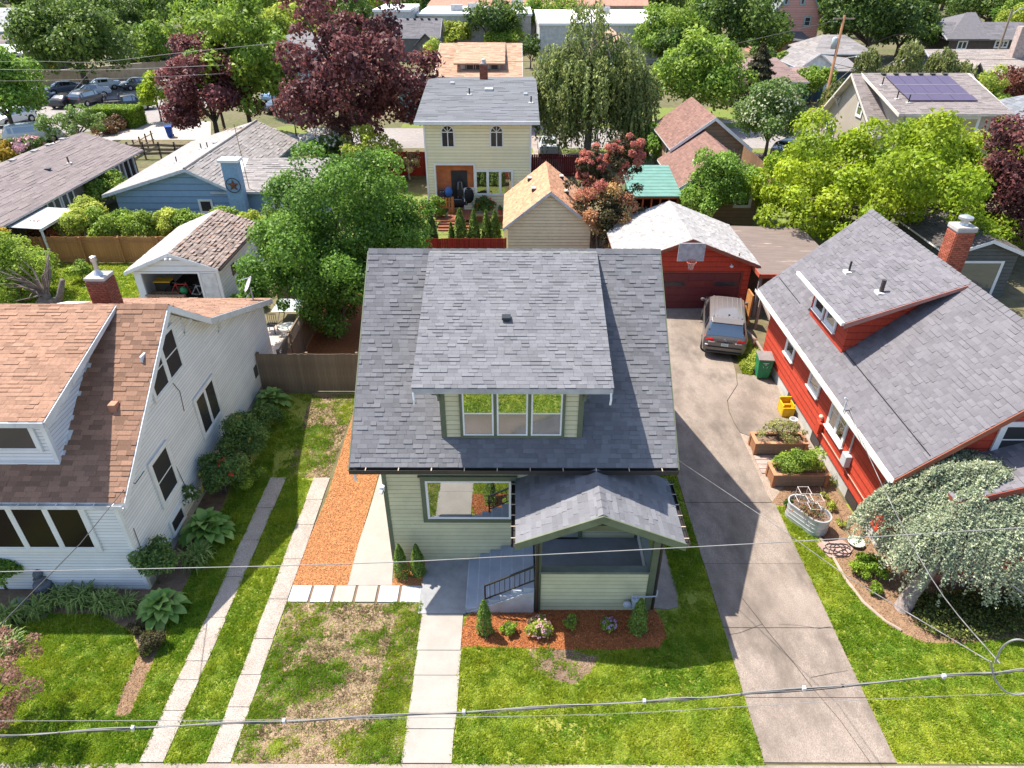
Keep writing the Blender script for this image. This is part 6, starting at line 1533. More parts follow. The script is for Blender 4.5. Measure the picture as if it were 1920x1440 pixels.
# ================================================================== vehicles
tyre_m = M('rubber_tyre', (.018,.018,.018), .85); rim_m = M('alloy_rim', (.42,.42,.43), .3, metal=.6)
car_glass = glassmat('car_glass', (.012,.014,.018), .30)
red_lamp = M('red_lamp', (.55,.015,.015), .2, coat=.5); clear_lamp = M('clear_lamp', (.7,.7,.7), .1); plastic = M('black_trim', (.025,.025,.025), .6)
SHAPES = {
 'van':   (1.98, .98, [(-2.48,.42,.80,.86,.86,.80),(-2.45,.30,1.05,.95,1.10,.86),(-2.28,.26,1.10,.985,1.40,.83),(-2.02,.26,1.10,.99,1.74,.77),(-1.6,.26,1.09,.99,1.79,.76),(.5,.26,1.06,.99,1.78,.76),(1.15,.26,1.04,.985,1.45,.76),(1.75,.26,1.0,.97,1.08,.82),(2.3,.3,.86,.92,.92,.78),(2.47,.42,.66,.8,.7,.68)], (-1.55,1.5), .34),
 'sedan': (1.80, .95, [(-2.32,.40,.70,.78,.74,.72),(-2.2,.28,.90,.86,.98,.78),(-1.65,.24,.95,.90,1.04,.76),(-.95,.22,.96,.90,1.38,.62),(.1,.22,.94,.90,1.43,.62),(.45,.22,.93,.90,1.38,.62),(1.15,.22,.90,.89,.98,.74),(1.95,.26,.78,.85,.84,.72),(2.3,.38,.6,.72,.66,.62)], (-1.38,1.4), .32),
 'suv':   (1.86, 1.0, [(-2.28,.42,.85,.80,.9,.76),(-2.22,.32,1.05,.89,1.1,.82),(-2.05,.28,1.08,.92,1.45,.74),(-1.75,.28,1.08,.92,1.66,.70),(.3,.28,1.05,.92,1.69,.70),(.75,.28,1.04,.92,1.55,.70),(1.2,.28,1.02,.91,1.1,.78),(2.0,.32,.92,.87,.98,.74),(2.28,.45,.7,.76,.74,.64)], (-1.4,1.4), .36),
 'pickup':(1.92, 1.0, [(-2.6,.45,.98,.90,1.0,.88),(-2.55,.38,1.0,.93,1.02,.90),(-.75,.36,1.02,.94,1.04,.90),(-.65,.36,1.05,.94,1.70,.72),(.55,.34,1.05,.94,1.74,.72),(.85,.34,1.05,.94,1.6,.72),(1.35,.34,1.05,.93,1.12,.80),(2.3,.38,.98,.90,1.04,.78),(2.6,.5,.75,.8,.8,.7)], (-1.6,1.6), .38),
}
def car(kind, label, cat, loc, rz, paint, group=None, detail=1, ribs=False, plate=False):
    W_, sh, ST, ax, wr2 = SHAPES[kind]
    t = thing('parked_%s' % {'van':'minivan','suv':'suv','pickup':'pickup_truck'}.get(kind, kind), label, cat, (0,0,0), group); ORG[t.name] = V((0,0,0))
    mb = MB(); rings = []
    def ring(s):
        y, zb, zs, w, zt, wt = s; k = wt+(w-wt)*.12
        h = [(w*.80,zb),(w*.96,zb+.10),(w,(zb+zs)/2),(w*.995,zs-.10),(w*.965,zs),(k,zs+(zt-zs)*.86 if zt-zs > .12 else zs+(zt-zs)*.5),(wt*.86,zt-.015),(wt*.45,zt+.012)]
        return [V((x,y,z)) for x, z in h]+[V((-x,y,z)) for x, z in h[::-1]]
    R = [ring(s) for s in ST]; n = 16
    mb.idx([p for r in R for p in r], [(i*n+k, i*n+(k+1)%n, (i+1)*n+(k+1)%n, (i+1)*n+k) for i in range(len(R)-1) for k in range(n)] + [tuple(range(n)), tuple(range((len(R)-1)*n, len(R)*n))[::-1]])
    b = mb.build('body', paint, t, smooth=True)
    es = b.modifiers.new('split', 'EDGE_SPLIT'); es.split_angle = math.radians(38)
    # glass
    cab = [i for i, s in enumerate(ST) if s[4]-s[2] > .3]
    i0, i1 = cab[0], cab[-1]
    def off(q, d): 
        nn = (q[1]-q[0]).cross(q[-1]-q[0]).normalized(); return [p+nn*d for p in q]
    for sd in (0, 1):
        g = MB()
        ids = list(range(i0, i1+1))
        for a in (ids if kind != 'pickup' else ids):
            if a == i1: continue
            ra, rb = R[a], R[a+1]; k0, k1 = (4, 5) if sd == 0 else (11, 10)
            lo_a, hi_a, lo_b, hi_b = ra[k0], ra[k1], rb[k0], rb[k1]
            e0, e1 = (.06 if a > i0 else .18), (.94 if a+1 < i1 else .86)
            L_ = lambda p, q, u: p.lerp(q, u)
            q = [L_(L_(lo_a,lo_b,e0), L_(hi_a,hi_b,e0), .12), L_(L_(lo_a,lo_b,e1), L_(hi_a,hi_b,e1), .12), L_(L_(lo_a,lo_b,e1), L_(hi_a,hi_b,e1), .92), L_(L_(lo_a,lo_b,e0), L_(hi_a,hi_b,e0), .92)]
            q = [p + V((.012 if sd == 0 else -.012, 0, .006)) for p in q]
            g.face(q)
            yl = lo_b.y-lo_a.y
        g.build('side_window', car_glass, t)
    def screen(path, name, lo, hi):
        g = MB(); m_ = len(path)-1
        up = .018
        rows = []
        for w_ in [lo] + [k/8*m_ for k in range(1, 8) if lo < k/8*m_ < m_-1+hi] + [m_-1+hi]:
            k_ = min(int(w_), m_-1); u = w_-k_; A, B_ = R[path[k_]], R[path[k_+1]]
            a5, a6, a7 = A[5].lerp(B_[5],u), A[6].lerp(B_[6],u), A[7].lerp(B_[7],u)
            rows.append([a5+V((-.04,0,up)), a6+V((0,0,up)), a7+V((0,0,up)), V((-a7.x,a7.y,a7.z+up)), V((-a6.x,a6.y,a6.z+up)), V((-a5.x+.04,a5.y,a5.z+up))])
        for r0_, r1_ in zip(rows, rows[1:]):
            for k in range(5): g.face([r0_[k], r0_[k+1], r1_[k+1], r1_[k]])
        g.build(name, car_glass, t)
    screen({'van':[1,2,3],'suv':[1,2,3],'sedan':[2,3],'pickup':[2,3]}[kind], 'rear_window', .15, .85)
    jf = min(i for i in range(i1, len(ST)) if ST[i][4]-ST[i][2] < .3); screen([i1, jf], 'windscreen', .08, .9)
    for sx in (-1, 1):
        for y in ax:
            x = sx*(W_/2-.10)
            w = MB().tube([(x-.11,y,wr2),(x-.10,y,wr2),(x+.10,y,wr2),(x+.115,y,wr2)], [wr2*.86,wr2,wr2,wr2*.86], 16).build('wheel', tyre_m, t)
            MB().tube([(x+sx*.10,y,wr2),(x+sx*.125,y,wr2)], [wr2*.66,wr2*.55], 12).build('rim', rim_m, w)
            MB().tube([(x-.09,y,wr2+.03),(x+sx*.02+.06,y,wr2+.03)], wr2*1.16, 14).build('wheel_arch', plastic, t)
        r, f = ST[0], ST[-1]
        q = MB(); zl = ST[1][2]; q.prism([(sx*.50,ST[1][0]-.03,zl-.17),(sx*.93*ST[1][3],ST[1][0]+.0,zl-.10),(sx*1.0*ST[1][3],ST[1][0]+.22,zl+.02),(sx*.98*ST[1][3],ST[1][0]+.14,zl+.08),(sx*.55,ST[1][0]-.01,zl-.03)], (0,-.035,0)); q.build('tail_light', red_lamp, t)
        if kind == 'van':
            MB().box(sx*.6-.14,ST[1][0]-.07,zl-.205,sx*.6+.14,ST[1][0]-.03,zl-.172).build('reverse_light', clear_lamp, t)
        q = MB(); y = ST[-2][0]; q.prism([(sx*.45,y+.12,ST[-2][2]-.18),(sx*.86*ST[-2][3],y+.02,ST[-2][2]-.14),(sx*.94*ST[-2][3],y-.25,ST[-2][2]-.02),(sx*.5,y+.02,ST[-2][2]-.06)], (0,.03,.03)); q.build('headlight', clear_lamp, t)
        m = ST[jf][0]-.25; mz = ST[jf][2]+.08
        MB().ball((sx*(ST[jf][3]+.10),m,mz),(.12,.07,.09),8,6).bar((sx*ST[jf][3]*.9,m+.02,mz-.03),(sx*(ST[jf][3]+.06),m,mz-.02),.05).build('mirror', paint, t)
    MB().box(-.62,ST[-1][0]-.03,.42,.62,ST[-1][0]+.02,.60).build('grille', plastic, t)
    MB().box(-.8,ST[0][0]-.06,.36,.8,ST[0][0]+.06,.42).build('bumper_trim', plastic, t)
    if kind == 'pickup':
        MB().box(-.78,-2.45,1.0,.78,-.8,1.05).build('bed_floor', M('bed_liner', (.05,.05,.055), .8), t)
        for sx in (-1, 1): MB().box(sx*.84-.05,-2.5,1.02,sx*.84+.05,-.72,1.16).build('bed_rail', paint, t)
    if ribs:
        for x in (-.46,-.23,0,.23,.46): MB().box(x-.014,-1.7,1.785,x+.014,.45,1.803).build('roof_rib', paint, t)
        for x in (-.62,.62): MB().box(x-.02,-1.75,1.74,x+.02,.5,1.80).build('roof_rail', paint, t)
        MB().ball((.05,-1.55,1.81),.05,8,5).build('aerial', plastic, t)
        MB().prism([(-.66,-2.18,1.665),(.66,-2.18,1.665),(.72,-1.9,1.79),(-.72,-1.9,1.79)], (0,0,.03)).build('spoiler', paint, t, bevel=.01)
        MB().box(-.78,-2.52,.60,.78,-2.46,.635).build('tailgate_seam', plastic, t)
        MB().prism([(-.38,-2.485,.90),(.38,-2.485,.90),(.33,-2.485,.865),(-.33,-2.485,.865)], (0,-.02,0)).build('tailgate_handle', plastic, t)
        pl = MB().box(-.15,-2.515,.69,.17,-2.485,.83).build('number_plate', M('plate_white', (.62,.68,.66), .4, c2=(.5,.6,.62), scale=20), t)
        MB().box(-.10,-2.522,.735,.12,-2.516,.79).build('plate_print', M('plate_ink', (.14,.20,.22), .5, c2=(.6,.66,.65), scale=40), pl)
        mb = MB(); mb.tube([(.0+.06*math.cos(k*math.pi/8),-2.475,.99+.04*math.sin(k*math.pi/8)) for k in range(17)], .008, 4, caps=False); mb.tube([(.0+.022*math.cos(k*math.pi/8),-2.475,.995+.038*math.sin(k*math.pi/8)) for k in range(17)], .006, 4, caps=False); mb.build('emblem', M('chrome', (.75,.75,.77), .12, metal=1), t)
        MB().box(-.86,-2.53,.68,-.72,-2.44,.73).build('bumper_sticker', white, t)
    t.location = loc; t.rotation_euler = (0,0,rz)
    return t
def paintm(name, c, r=.3): return M('paint_'+name, c, r, var=.05, coat=.6, spec=.5)
mv = car('van', 'grey-brown minivan parked before the red garage, rear towards the street', 'minivan', (10.17, 29.55, .03), math.radians(-14), paintm('warm_grey', (.155,.135,.125)), ribs=True)
def pcar(kind, rear, front, col, label, cat='car', group='cars in the parking lot'):
    a, b = G(*rear), G(*front); d = b-a; c = (a+b)/2
    return car(kind, label, cat, (c.x,c.y,.02), math.atan2(-d.x, d.y), col, group)
pcar('sedan',(147,171),(92,178),paintm('slate',(.09,.10,.14)),'slate grey coupe parked against the tan retaining wall')
pcar('sedan',(219,166),(166,171),paintm('white',(.62,.63,.66)),'white sedan parked against the tan retaining wall')
pcar('sedan',(198,179),(146,184),paintm('silver',(.45,.47,.50)),'silver-white car half hidden behind the dark suv')
pcar('sedan',(285,163),(234,170),paintm('dark_grey',(.05,.055,.06)),'dark sedan at the far right end of the parking lot wall')
pcar('pickup',(44,204),(98,190),paintm('navy',(.02,.045,.12)),'dark blue pickup under the leafy tree in the parking lot','pickup truck')
pcar('sedan',(108,205),(147,193),paintm('black',(.015,.016,.018)),'black sedan with bright rear window beside the dark suv')
pcar('suv',(146,202),(192,190),paintm('charcoal',(.04,.042,.045)),'charcoal suv in the middle of the parking lot, tail lights towards us')
pcar('suv',(58,226),(-2,240),paintm('pearl',(.66,.67,.68)),'white suv in the parking lot beside the left edge')
pk = pcar('pickup',(212,209),(278,204),paintm('black2',(.02,.021,.022)),'black pickup with a rack behind the clipped box hedge','pickup truck')
for y in (-2.3,-.9):
    mb = MB()
    for sx in (-.85,.85): mb.bar((sx,y,1.1),(sx,y,1.75),.06)
    mb.bar((-.85,y,1.75),(.85,y,1.75),.06); mb.build('rack', plastic, pk)
vn = pcar('van',(22,272),(112,262),paintm('camper_white',(.62,.62,.58)),'white camper van with roof fittings behind the long brown building','van','vans')
del vn['group']
pcar('sedan',(508,192),(536,184),paintm('pale_blue',(.25,.38,.55)),'pale blue car on the street between the green tree and the purple beech',group='cars on the streets beyond')
pcar('sedan',(514,212),(548,206),paintm('black3',(.02,.02,.022)),'black car on the street left of the purple beech tree',group='cars on the streets beyond')
car('sedan','white hatchback on the driveway right of the yellow house','car',(3.1,65.0,.02),0,paintm('white',(.62,.63,.66)),'cars on the streets beyond')
car('sedan','silver car at the far end of the yellow house driveway','car',(3.0,88.0,.02),0,paintm('silver',(.45,.47,.50)),'cars on the streets beyond')
pcar('sedan',(1175,262),(1240,250),paintm('ink_blue',(.03,.05,.075)),'dark blue car parked on the street behind the green shed',group='cars on the streets beyond')
pcar('suv',(1458,305),(1500,288),paintm('steel',(.16,.18,.21)),'grey suv parked beside the beige solar house',group='cars on the streets beyond')
# ================================================================== fences
gb = M('grey_brown_board', (.215,.16,.115), .9, c2=(.145,.108,.08), scale=4, stretch=(6,6,.5), shade=True)
cedar = M('golden_cedar', (.40,.195,.075), .85, c2=(.29,.135,.05), scale=4, stretch=(5,5,.4), shade=True)
redf = M('red_fence_stain', (.30,.028,.018), .8, c2=(.21,.02,.014), scale=5, stretch=(6,6,.4), shade=True, spots=(6,.68,.78,(.42,.25,.18)))
dkp = M('dark_fence_board', (.13,.095,.06), .9, c2=(.09,.06,.04), scale=4, shade=True)
picket_fence('board_fence', 'weathered grey-brown board fence joining the white house to the bungalow', (-10.7,24.4), (-4.45,24.4), 1.85, gb, step=.14, gap=.004)
lf = picket_fence('lattice_fence', 'board fence with lattice top along the pinkish patio', (-9.85,24.65), (-9.85,31.2), 1.25, gb, step=.15, gap=.005, front=1, posts=1.7)
o0 = org(lf)
for a in range(4):
    y0 = 24.7+a*1.63
    for k in range(13):
        for s_ in (1, -1):
            p, q = V((-9.83+s_*.012, y0+k*.125, 1.3)), V((-9.83+s_*.012, y0+k*.125+s_*.5, 1.8))
            q.y = min(max(q.y, y0), y0+1.58); p.y = min(max(p.y, y0), y0+1.58)
            if abs(q.y-p.y) > .1: MB().bar(p, q, .03, .012).build('lattice_strip', gb, lf)
    MB().bar((-9.83,y0,1.82),(-9.83,y0+1.6,1.82),.07,.05).build('rail', gb, lf); MB().bar((-9.83,y0,1.28),(-9.83,y0+1.6,1.28),.07,.05).build('rail', gb, lf)
    MB().box(-9.9,y0-.06,0,-9.8,y0+.04,1.9).build('post', gb, lf)
picket_fence('cedar_fence', 'golden cedar fence with rails in front of the clipped hedge', (-30.2,38.5), (-14.2,38.5), 1.65, cedar, step=.16, gap=.01, posts=2.3, front=-1)
picket_fence('cedar_fence', 'short piece of golden cedar fence seen right of the white garage', (-14.1,38.5), (-10.2,38.5), 1.65, cedar, step=.16, gap=.01, posts=2.3, front=-1)
picket_fence('red_fence', 'bright red board fence behind the bungalow ridge, below the small conifers', (-10.0,37.9), (-.45,37.9), 1.78, redf, step=.14, gap=.005, pointed=False)
picket_fence('red_fence', 'red board fence behind the bare shrub left of the yellow house', (-11.5,57.0), (-6.1,57.0), 2.0, redf, step=.2, gap=.005)
picket_fence('maroon_fence', 'dark maroon picket fence right of the yellow house', (1.25,57.0), (5.6,57.0), 1.8, M('maroon_fence_stain', (.12,.014,.016), .8, var=.3, shade=True), step=.17, gap=.03)
picket_fence('plank_fence', 'dark plank fence between the carport and the bright maple', (15.4,38.7), (18.2,36.2), 1.8, dkp, step=.2, gap=.06)
picket_fence('plank_fence', 'dark plank fence behind the red house roof, below the bright maple', (18.25,36.15), (22.4,36.0), 1.8, dkp, step=.2, gap=.06)
picket_fence('wood_fence', 'brown wooden fence running back beside the tan house', (19.6,49.8), (19.6,61.0), 1.8, M('brown_cedar', (.28,.16,.095), .9, var=.3, shade=True), step=.2, gap=.01, front=-1)
bf = thing('rail_fence', 'broken grey rail fence behind the blue house', 'fence', (-34.5,62.5,0))
for k in range(6):
    x = -34.5+k*1.4; MB().bar((x,62.5,0),(x+.05,62.5,1.5),.14,.1).build('post', gb, bf)
    if k < 5:
        for z in (.5,.85,1.2): MB().bar((x,62.45,z+rnd.uniform(-.05,.05)),(x+1.4,62.45,z+rnd.uniform(-.05,.05)),.04,.22).build('rail', gb, bf)
for k in range(5): MB().bar((-34.5-.0,62.5+k*1.2,0),(-34.5,62.5+k*1.2,1.4),.12,.1).build('post', gb, bf)
for z in (.6,1.1): MB().bar((-34.5,62.5,z),(-34.5,67.5,z),.2,.04).build('rail', gb, bf)
picket_fence('dark_fence', 'dark fence with orange pergola slats at the right edge', (27.0,40.5), (36,40.5), 1.8, dkp, step=.2, gap=.01)
pg = thing('pergola', 'orange timber pergola slats under the purple tree at the right edge', 'pergola', (28.5,39.5,0))
for k in range(9): MB().box(26.6+k*.55,38.3,2.1,26.68+k*.55,40.2,2.22).build('slat', M('orange_timber', (.45,.17,.07), .7), pg)
for x in (26.7,31.1):
    for y in (38.4,40.1): MB().box(x-.06,y-.06,0,x+.06,y+.06,2.05).build('post', M('dark_timber', (.1,.06,.04), .8), pg)
for y in (38.35,40.05): MB().box(26.5,y,2.0,31.3,y+.1,2.095).build('beam', M('orange_timber', (.45,.17,.07), .7), pg)
# rustic gate and rails beside the minivan
gt = thing('wooden_gate', 'orange-brown board gate with grey brace posts beside the minivan', 'gate', (11.75,30.6,0))
MB().box(11.6,30.3,.1,11.68,31.1,1.75).build('gate_board', M('orange_board', (.46,.20,.06), .8, var=.3), gt)
mb = MB(); mb.bar((12.0,30.2,0),(12.0,30.2,1.8),.12); mb.bar((12.0,30.2,1.7),(12.15,28.4,1.0),.1); mb.build('brace', M('grey_timber', (.33,.26,.22), .9), gt)
rl = thing('low_rail', 'low weathered timber rails edging the weedy strip by the minivan', 'railing', (11.3,28.0,0))
for p, q in (((10.75,29.4,0),(10.75,29.4,.9)),((11.05,27.4,0),(11.05,27.4,.95)),((11.2,25.9,0),(11.2,25.9,.5))): MB().bar(p,q,.12).build('post', M('brown_timber', (.25,.13,.07), .9), rl)
for p, q in (((10.75,29.4,.85),(11.05,27.4,.9)),((11.05,27.4,.9),(11.35,25.7,.45)),((10.6,29.3,.3),(11.0,26.5,.15))): MB().bar(p,q,.1,.06).build('rail', M('grey_timber', (.33,.26,.22), .9), rl)
# ================================================================== things about the gardens
def wheelie(nm, label, p, rz, c, lidc=None, emblem=True):
    t = thing(nm, label, 'wheeled bin', (0,0,0)); ORG[t.name] = V((0,0,0)); m_ = M(nm+'_plastic_%d' % int(c[2]*1000), c, .45); lm = M(nm+'_lid_%d' % int(c[2]*1000), lidc or c, .35)
    mb = MB(); a = [(-.24,-.26),(.24,-.26),(.24,.26),(-.24,.26)]; b = [(-.31,-.33),(.31,-.33),(.31,.36),(-.31,.36)]
    mb.idx([(x,y,.06) for x, y in a]+[(x,y,.98) for x, y in b], [(3,2,1,0),(0,1,5,4),(1,2,6,5),(2,3,7,6),(3,0,4,7)]); mb.build('bin_body', m_, t, bevel=.02)
    MB().prism([(-.33,-.36,.99),(.33,-.36,.99),(.33,.40,1.03),(-.33,.40,1.03)], (0,0,.05)).build('lid', lm, t, bevel=.015)
    for sx in (-1, 1): 
        w = MB().tube([(sx*.22,.24,.12),(sx*.30,.24,.12)], .13, 12).build('wheel', tyre_m, t)
        MB().box(sx*.2-.05,.34,.88,sx*.2+.05,.45,1.0).build('handle_mount', m_, t)
    MB().tube([(-.25,.44,.97),(.25,.44,.97)], .018, 6).build('handle', plastic, t)
    if emblem:
        mb = MB(); y = -.325
        for k in range(3):
            an_ = math.pi/2+k*2*math.pi/3; c_ = V((.09*math.cos(an_), y, .70+.09*math.sin(an_))); d = V((-math.sin(an_),0,math.cos(an_)))
            mb.prism([c_+d*.06, c_-d*.02+V((0,0,.025)), c_-d*.05, c_-d*.02-V((0,0,.025))], (0,-.006,0))
        mb.box(-.12,y-.006,.84,.12,y,.87); mb.build('emblem', M('pale_print', (.6,.65,.62), .6), t)
    t.location = p; t.rotation_euler = (0,0,rz); return t
wheelie('wheeled_bin', 'green wheeled bin with grey lid against the red house wall', (10.92,25.65,.03), math.radians(-6), (.015,.20,.085), (.24,.21,.20))
wheelie('wheeled_bin', 'blue wheeled bin on the grass by the plum tree', (-34.4,70.8,.03), .3, (.015,.07,.33), None, False)
wheelie('wheeled_bin', 'small green bin beside the grey suv at the solar house', (23.4,61.4,.03), .2, (.015,.16,.10), None, False)
def ytoy(t):
    o = org(t); m_ = M('yellow_plastic', (.68,.42,.01), .4)
    mb = MB(); mb.box(o.x-.24,o.y-.3,o.z,o.x+.24,o.y-.24,o.z+.42); mb.box(o.x-.24,o.y+.24,o.z,o.x+.24,o.y+.3,o.z+.62); mb.box(o.x-.24,o.y-.239,o.z,o.x-.19,o.y+.239,o.z+.5); mb.box(o.x+.19,o.y-.239,o.z,o.x+.24,o.y+.239,o.z+.5); mb.build('shell', m_, t, bevel=.02)
    MB().box(o.x-.185,o.y-.235,o.z+.02,o.x+.185,o.y+.235,o.z+.22).build('seat', M('orange_plastic', (.55,.27,.01), .5), t)
    MB().box(o.x-.185,o.y+.05,o.z+.221,o.x+.185,o.y+.235,o.z+.36).build('seat_step', M('orange_plastic', (.55,.27,.01), .5), t)
small('play_seat', 'bright yellow plastic play seat against the red house foundation', 'toy', ytoy, (11.05,22.85,.03))
tag(MB().lathe((11.05,22.0,.03), [(.13,0),(.15,.26),(.16,.3),(.13,.3),(.12,.05)], 12).build('bucket', white, origin=(11.05,22.0,.03)), 'white bucket on the ground below the yellow play seat', 'bucket')
def planter(t):
    o = org(t); m_ = M('planter_cedar', (.36,.17,.085), .8, c2=(.26,.12,.06), scale=5); mp = M('grey_panel', (.25,.19,.14), .85, c2=(.18,.14,.10), scale=5, stretch=(6,6,.5))
    L_, D_, h = 1.95, .72, .52
    for sx in (0, L_-.12):
        for sy in (0, D_-.12): MB().box(o.x+sx,o.y+sy,o.z,o.x+sx+.12,o.y+sy+.12,o.z+h).build('corner_post', m_, t)
    for y in (.03, D_-.07):
        for k in range(3): MB().box(o.x+.121,o.y+y,o.z+.04+k*.15,o.x+L_-.121,o.y+y+.04,o.z+.04+k*.15+.14).build('board', mp, t)
    for x in (.03, L_-.07):
        for k in range(3): MB().box(o.x+x,o.y+.121,o.z+.04+k*.15,o.x+x+.04,o.y+D_-.121,o.z+.04+k*.15+.14).build('board', m_, t)
    mb = MB(); mb.box(o.x-.02,o.y-.02,o.z+h+.001,o.x+L_+.02,o.y+.12,o.z+h+.04); mb.box(o.x-.02,o.y+D_-.12,o.z+h+.001,o.x+L_+.02,o.y+D_+.02,o.z+h+.04); mb.box(o.x-.02,o.y+.121,o.z+h+.001,o.x+.12,o.y+D_-.121,o.z+h+.04); mb.box(o.x+L_-.12,o.y+.121,o.z+h+.001,o.x+L_+.02,o.y+D_-.121,o.z+h+.04); mb.build('rim', M('planter_rim', (.42,.22,.12), .8), t)
    MB().box(o.x+.12,o.y+.12,o.z+.1,o.x+L_-.12,o.y+D_-.12,o.z+h-.06).build('soil', soil, t)
small('planter_box', 'cedar planter box of leafy bushes nearest the cedar tree, behind the steel tank', 'planter', planter, (9.05,18.3,.01), 'cedar planter boxes')
small('planter_box', 'cedar planter box with sparse bushes, the one farther from the street', 'planter', planter, (8.95,20.1,.01), 'cedar planter boxes')
for k in range(4):
    MB().box(8.95+.0,19.05+k*.26,-.01,9.55,19.28+k*.26,.04).build('paver', M('pink_paver', (.40,.30,.26), .85, var=.3, scale=4), bpy.data.objects['planter_yard'])
def tank(t):
    o = org(t); zc = M('zinc_tank', (.50,.52,.53), .4, metal=.35, var=.15, scale=3); d = V((.42,-.62,0)).normalized(); s_ = V((-d.y,d.x,0)); L_, r_ = .36, .36
    def ring(r, z, w=0): return [o+d*(L_ if -math.pi/2 <= a <= math.pi/2 else -L_)+d*r*math.cos(a)+s_*r*math.sin(a)+UP*z for a in [(-math.pi/2+k*math.pi/10) for k in range(20)]]
    mb = MB(); R = []
    for z, r in ((0,r_),(.62,r_),(.62,r_+.025),(.66,r_+.025),(.66,r_-.02),(.4,r_-.02)): R.append(ring(r, z))
    mb.idx([p for q in R for p in q], [(i*20+k,i*20+(k+1)%20,(i+1)*20+(k+1)%20,(i+1)*20+k) for i in range(5) for k in range(20)]); mb.build('tank_wall', zc, t)
    for z in (.15,.3,.45): MB().tube(ring(r_+.004, z)+[ring(r_+.004, z)[0]], .008, 4, caps=False).build('rib', zc, t)
    MB().face(ring(r_-.02,.52)); m2 = MB(); m2.face(ring(r_-.021,.52)); m2.build('soil', soil, t)
    return d, s_
small('stock_tank', 'oval galvanised stock tank planter with wire plant cages beside the driveway', 'planter', tank, (9.62,16.55,.01))
def cage(t):
    o = org(t); mb = MB(); w = M('pale_wire', (.62,.55,.52), .5); q = .17
    C4 = [(-q,-q),(q,-q),(q,q),(-q,q)]
    for x, y in C4: mb.tube([o+V((x,y,-.1)), o+V((x,y,.62))], .010, 4)
    for z in (.25,.61):
        for (a, b), (c, d) in zip(C4, C4[1:]+C4[:1]): mb.tube([o+V((a,b,z)), o+V((c,d,z))], .010, 4)
    mb.build('wire_frame', w, t)
small('plant_cage', 'square wire plant cage at the back of the steel tank', 'plant cage', cage, (9.45,16.85,.55), 'wire cages in the stock tank')
small('plant_cage', 'square wire plant cage in the middle of the steel tank', 'plant cage', cage, (9.72,16.5,.55), 'wire cages in the stock tank')
MB().prism([tuple(G(u,v,.05)) for u, v in ((1530,1018),(1580,1012),(1600,1028),(1592,1042),(1556,1045))], (0,0,-.05)).build('stepping_stone', M('pink_stone', (.40,.27,.24), .8, var=.2), bpy.data.objects['garden_bed'])
hs = []
for k in range(60):
    a = k*.42; r_ = .18+.1*math.sin(k*.7); hs.append(G(1575,1030,.07)+V((r_*1.6*math.cos(a)-k*.003, r_*math.sin(a), .008*math.sin(k))))
hs += [G(1600,1020,.05), G(1560,1022,.05), G(1535,1000,.05)]
tag(MB().tube(hs, .014, 5).build('garden_hose', M('hose', (.06,.055,.05), .5), origin=tuple(G(1575,1030,0))), 'coiled dark garden hose on the pink stepping stone by the cedar', 'hose')
tag(MB().lathe(G(1604,1020,.02), [(.05,0),(.2,.04),(.26,.12),(.24,.12),(.18,.06),(.02,.03)], 16).build('plant_saucer', M('pale_green_dish', (.52,.58,.46), .5), origin=tuple(G(1604,1020,.02))), 'pale green shallow dish beside the garden hose', 'dish')
tp = thing('flowerpot', 'terracotta pot tucked behind the steel tank', 'flowerpot', (9.2,17.0,0)); MB().lathe((9.2,17.0,0), [(.1,0),(.16,.3),(.17,.34),(.14,.34)], 12).build('pot', M('terracotta', (.45,.17,.08), .8), tp)
link('plant', crown_mesh('plant', (0,0,.42), (.2,.2,.2), .07, leafmat('potplant', (.06,.12,.02), (.14,.22,.05)), 77, clumps=10, cr=.5)[0], tp)
# left garden
uw = thing('stone_urn', 'grey stone garden figure in the shade below the white house window', 'garden ornament', tuple(G(88,1108)))
b_ = G(88,1108); sm_ = M('dark_stone', (.13,.14,.16), .7, var=.4, scale=8)
MB().lathe(b_, [(.22,0),(.2,.08),(.28,.22),(.25,.38),(.12,.46),(.12,.52),(.18,.58)], 12).ball(b_+UP*.72, .14, 8, 6).build('figure', sm_, uw, smooth=True)
tag(MB().ball(G(38,1130,.12), (.28,.2,.14), 9, 6).ball(G(48,1133,.1), (.14,.14,.11), 8, 5).build('garden_stone', M('grey_stone', (.22,.22,.22), .9, var=.4, scale=6), origin=tuple(G(38,1130))), 'rounded grey stone among the strappy leaves at the left edge', 'stone')
# patio things
pc = thing('white_pedestal', 'tall white pedestal table just behind the white house corner', 'pedestal', tuple(G(510,655)))
b_ = V((-10.35,27.6,0)); pc.location = b_; ORG[pc.name] = b_
MB().lathe(b_, [(.16,0),(.15,.1),(.12,.9),(.16,1.15),(.36,1.35),(.37,1.42)], 18).build('stem', white, pc, smooth=True)
MB().lathe(b_, [(.40,1.43),(.41,1.47),(.05,1.5)], 18).build('top', M('pedestal_top', (.66,.66,.6), .5), pc)
pt = thing('patio_table', 'glass-topped garden table with folding legs on the pinkish patio', 'table', (-11.4,31.3,0))
MB().box(-12.1,30.5,.72,-10.75,32.0,.75).build('table_top', M('frosted_top', (.42,.46,.44), .25), pt, bevel=.03)
for x in (-11.95,-10.9):
    mb = MB(); mb.bar((x,30.6,0),(x,31.9,.71),.035); mb.bar((x,31.9,0),(x,30.6,.71),.035); mb.build('leg', plastic, pt)
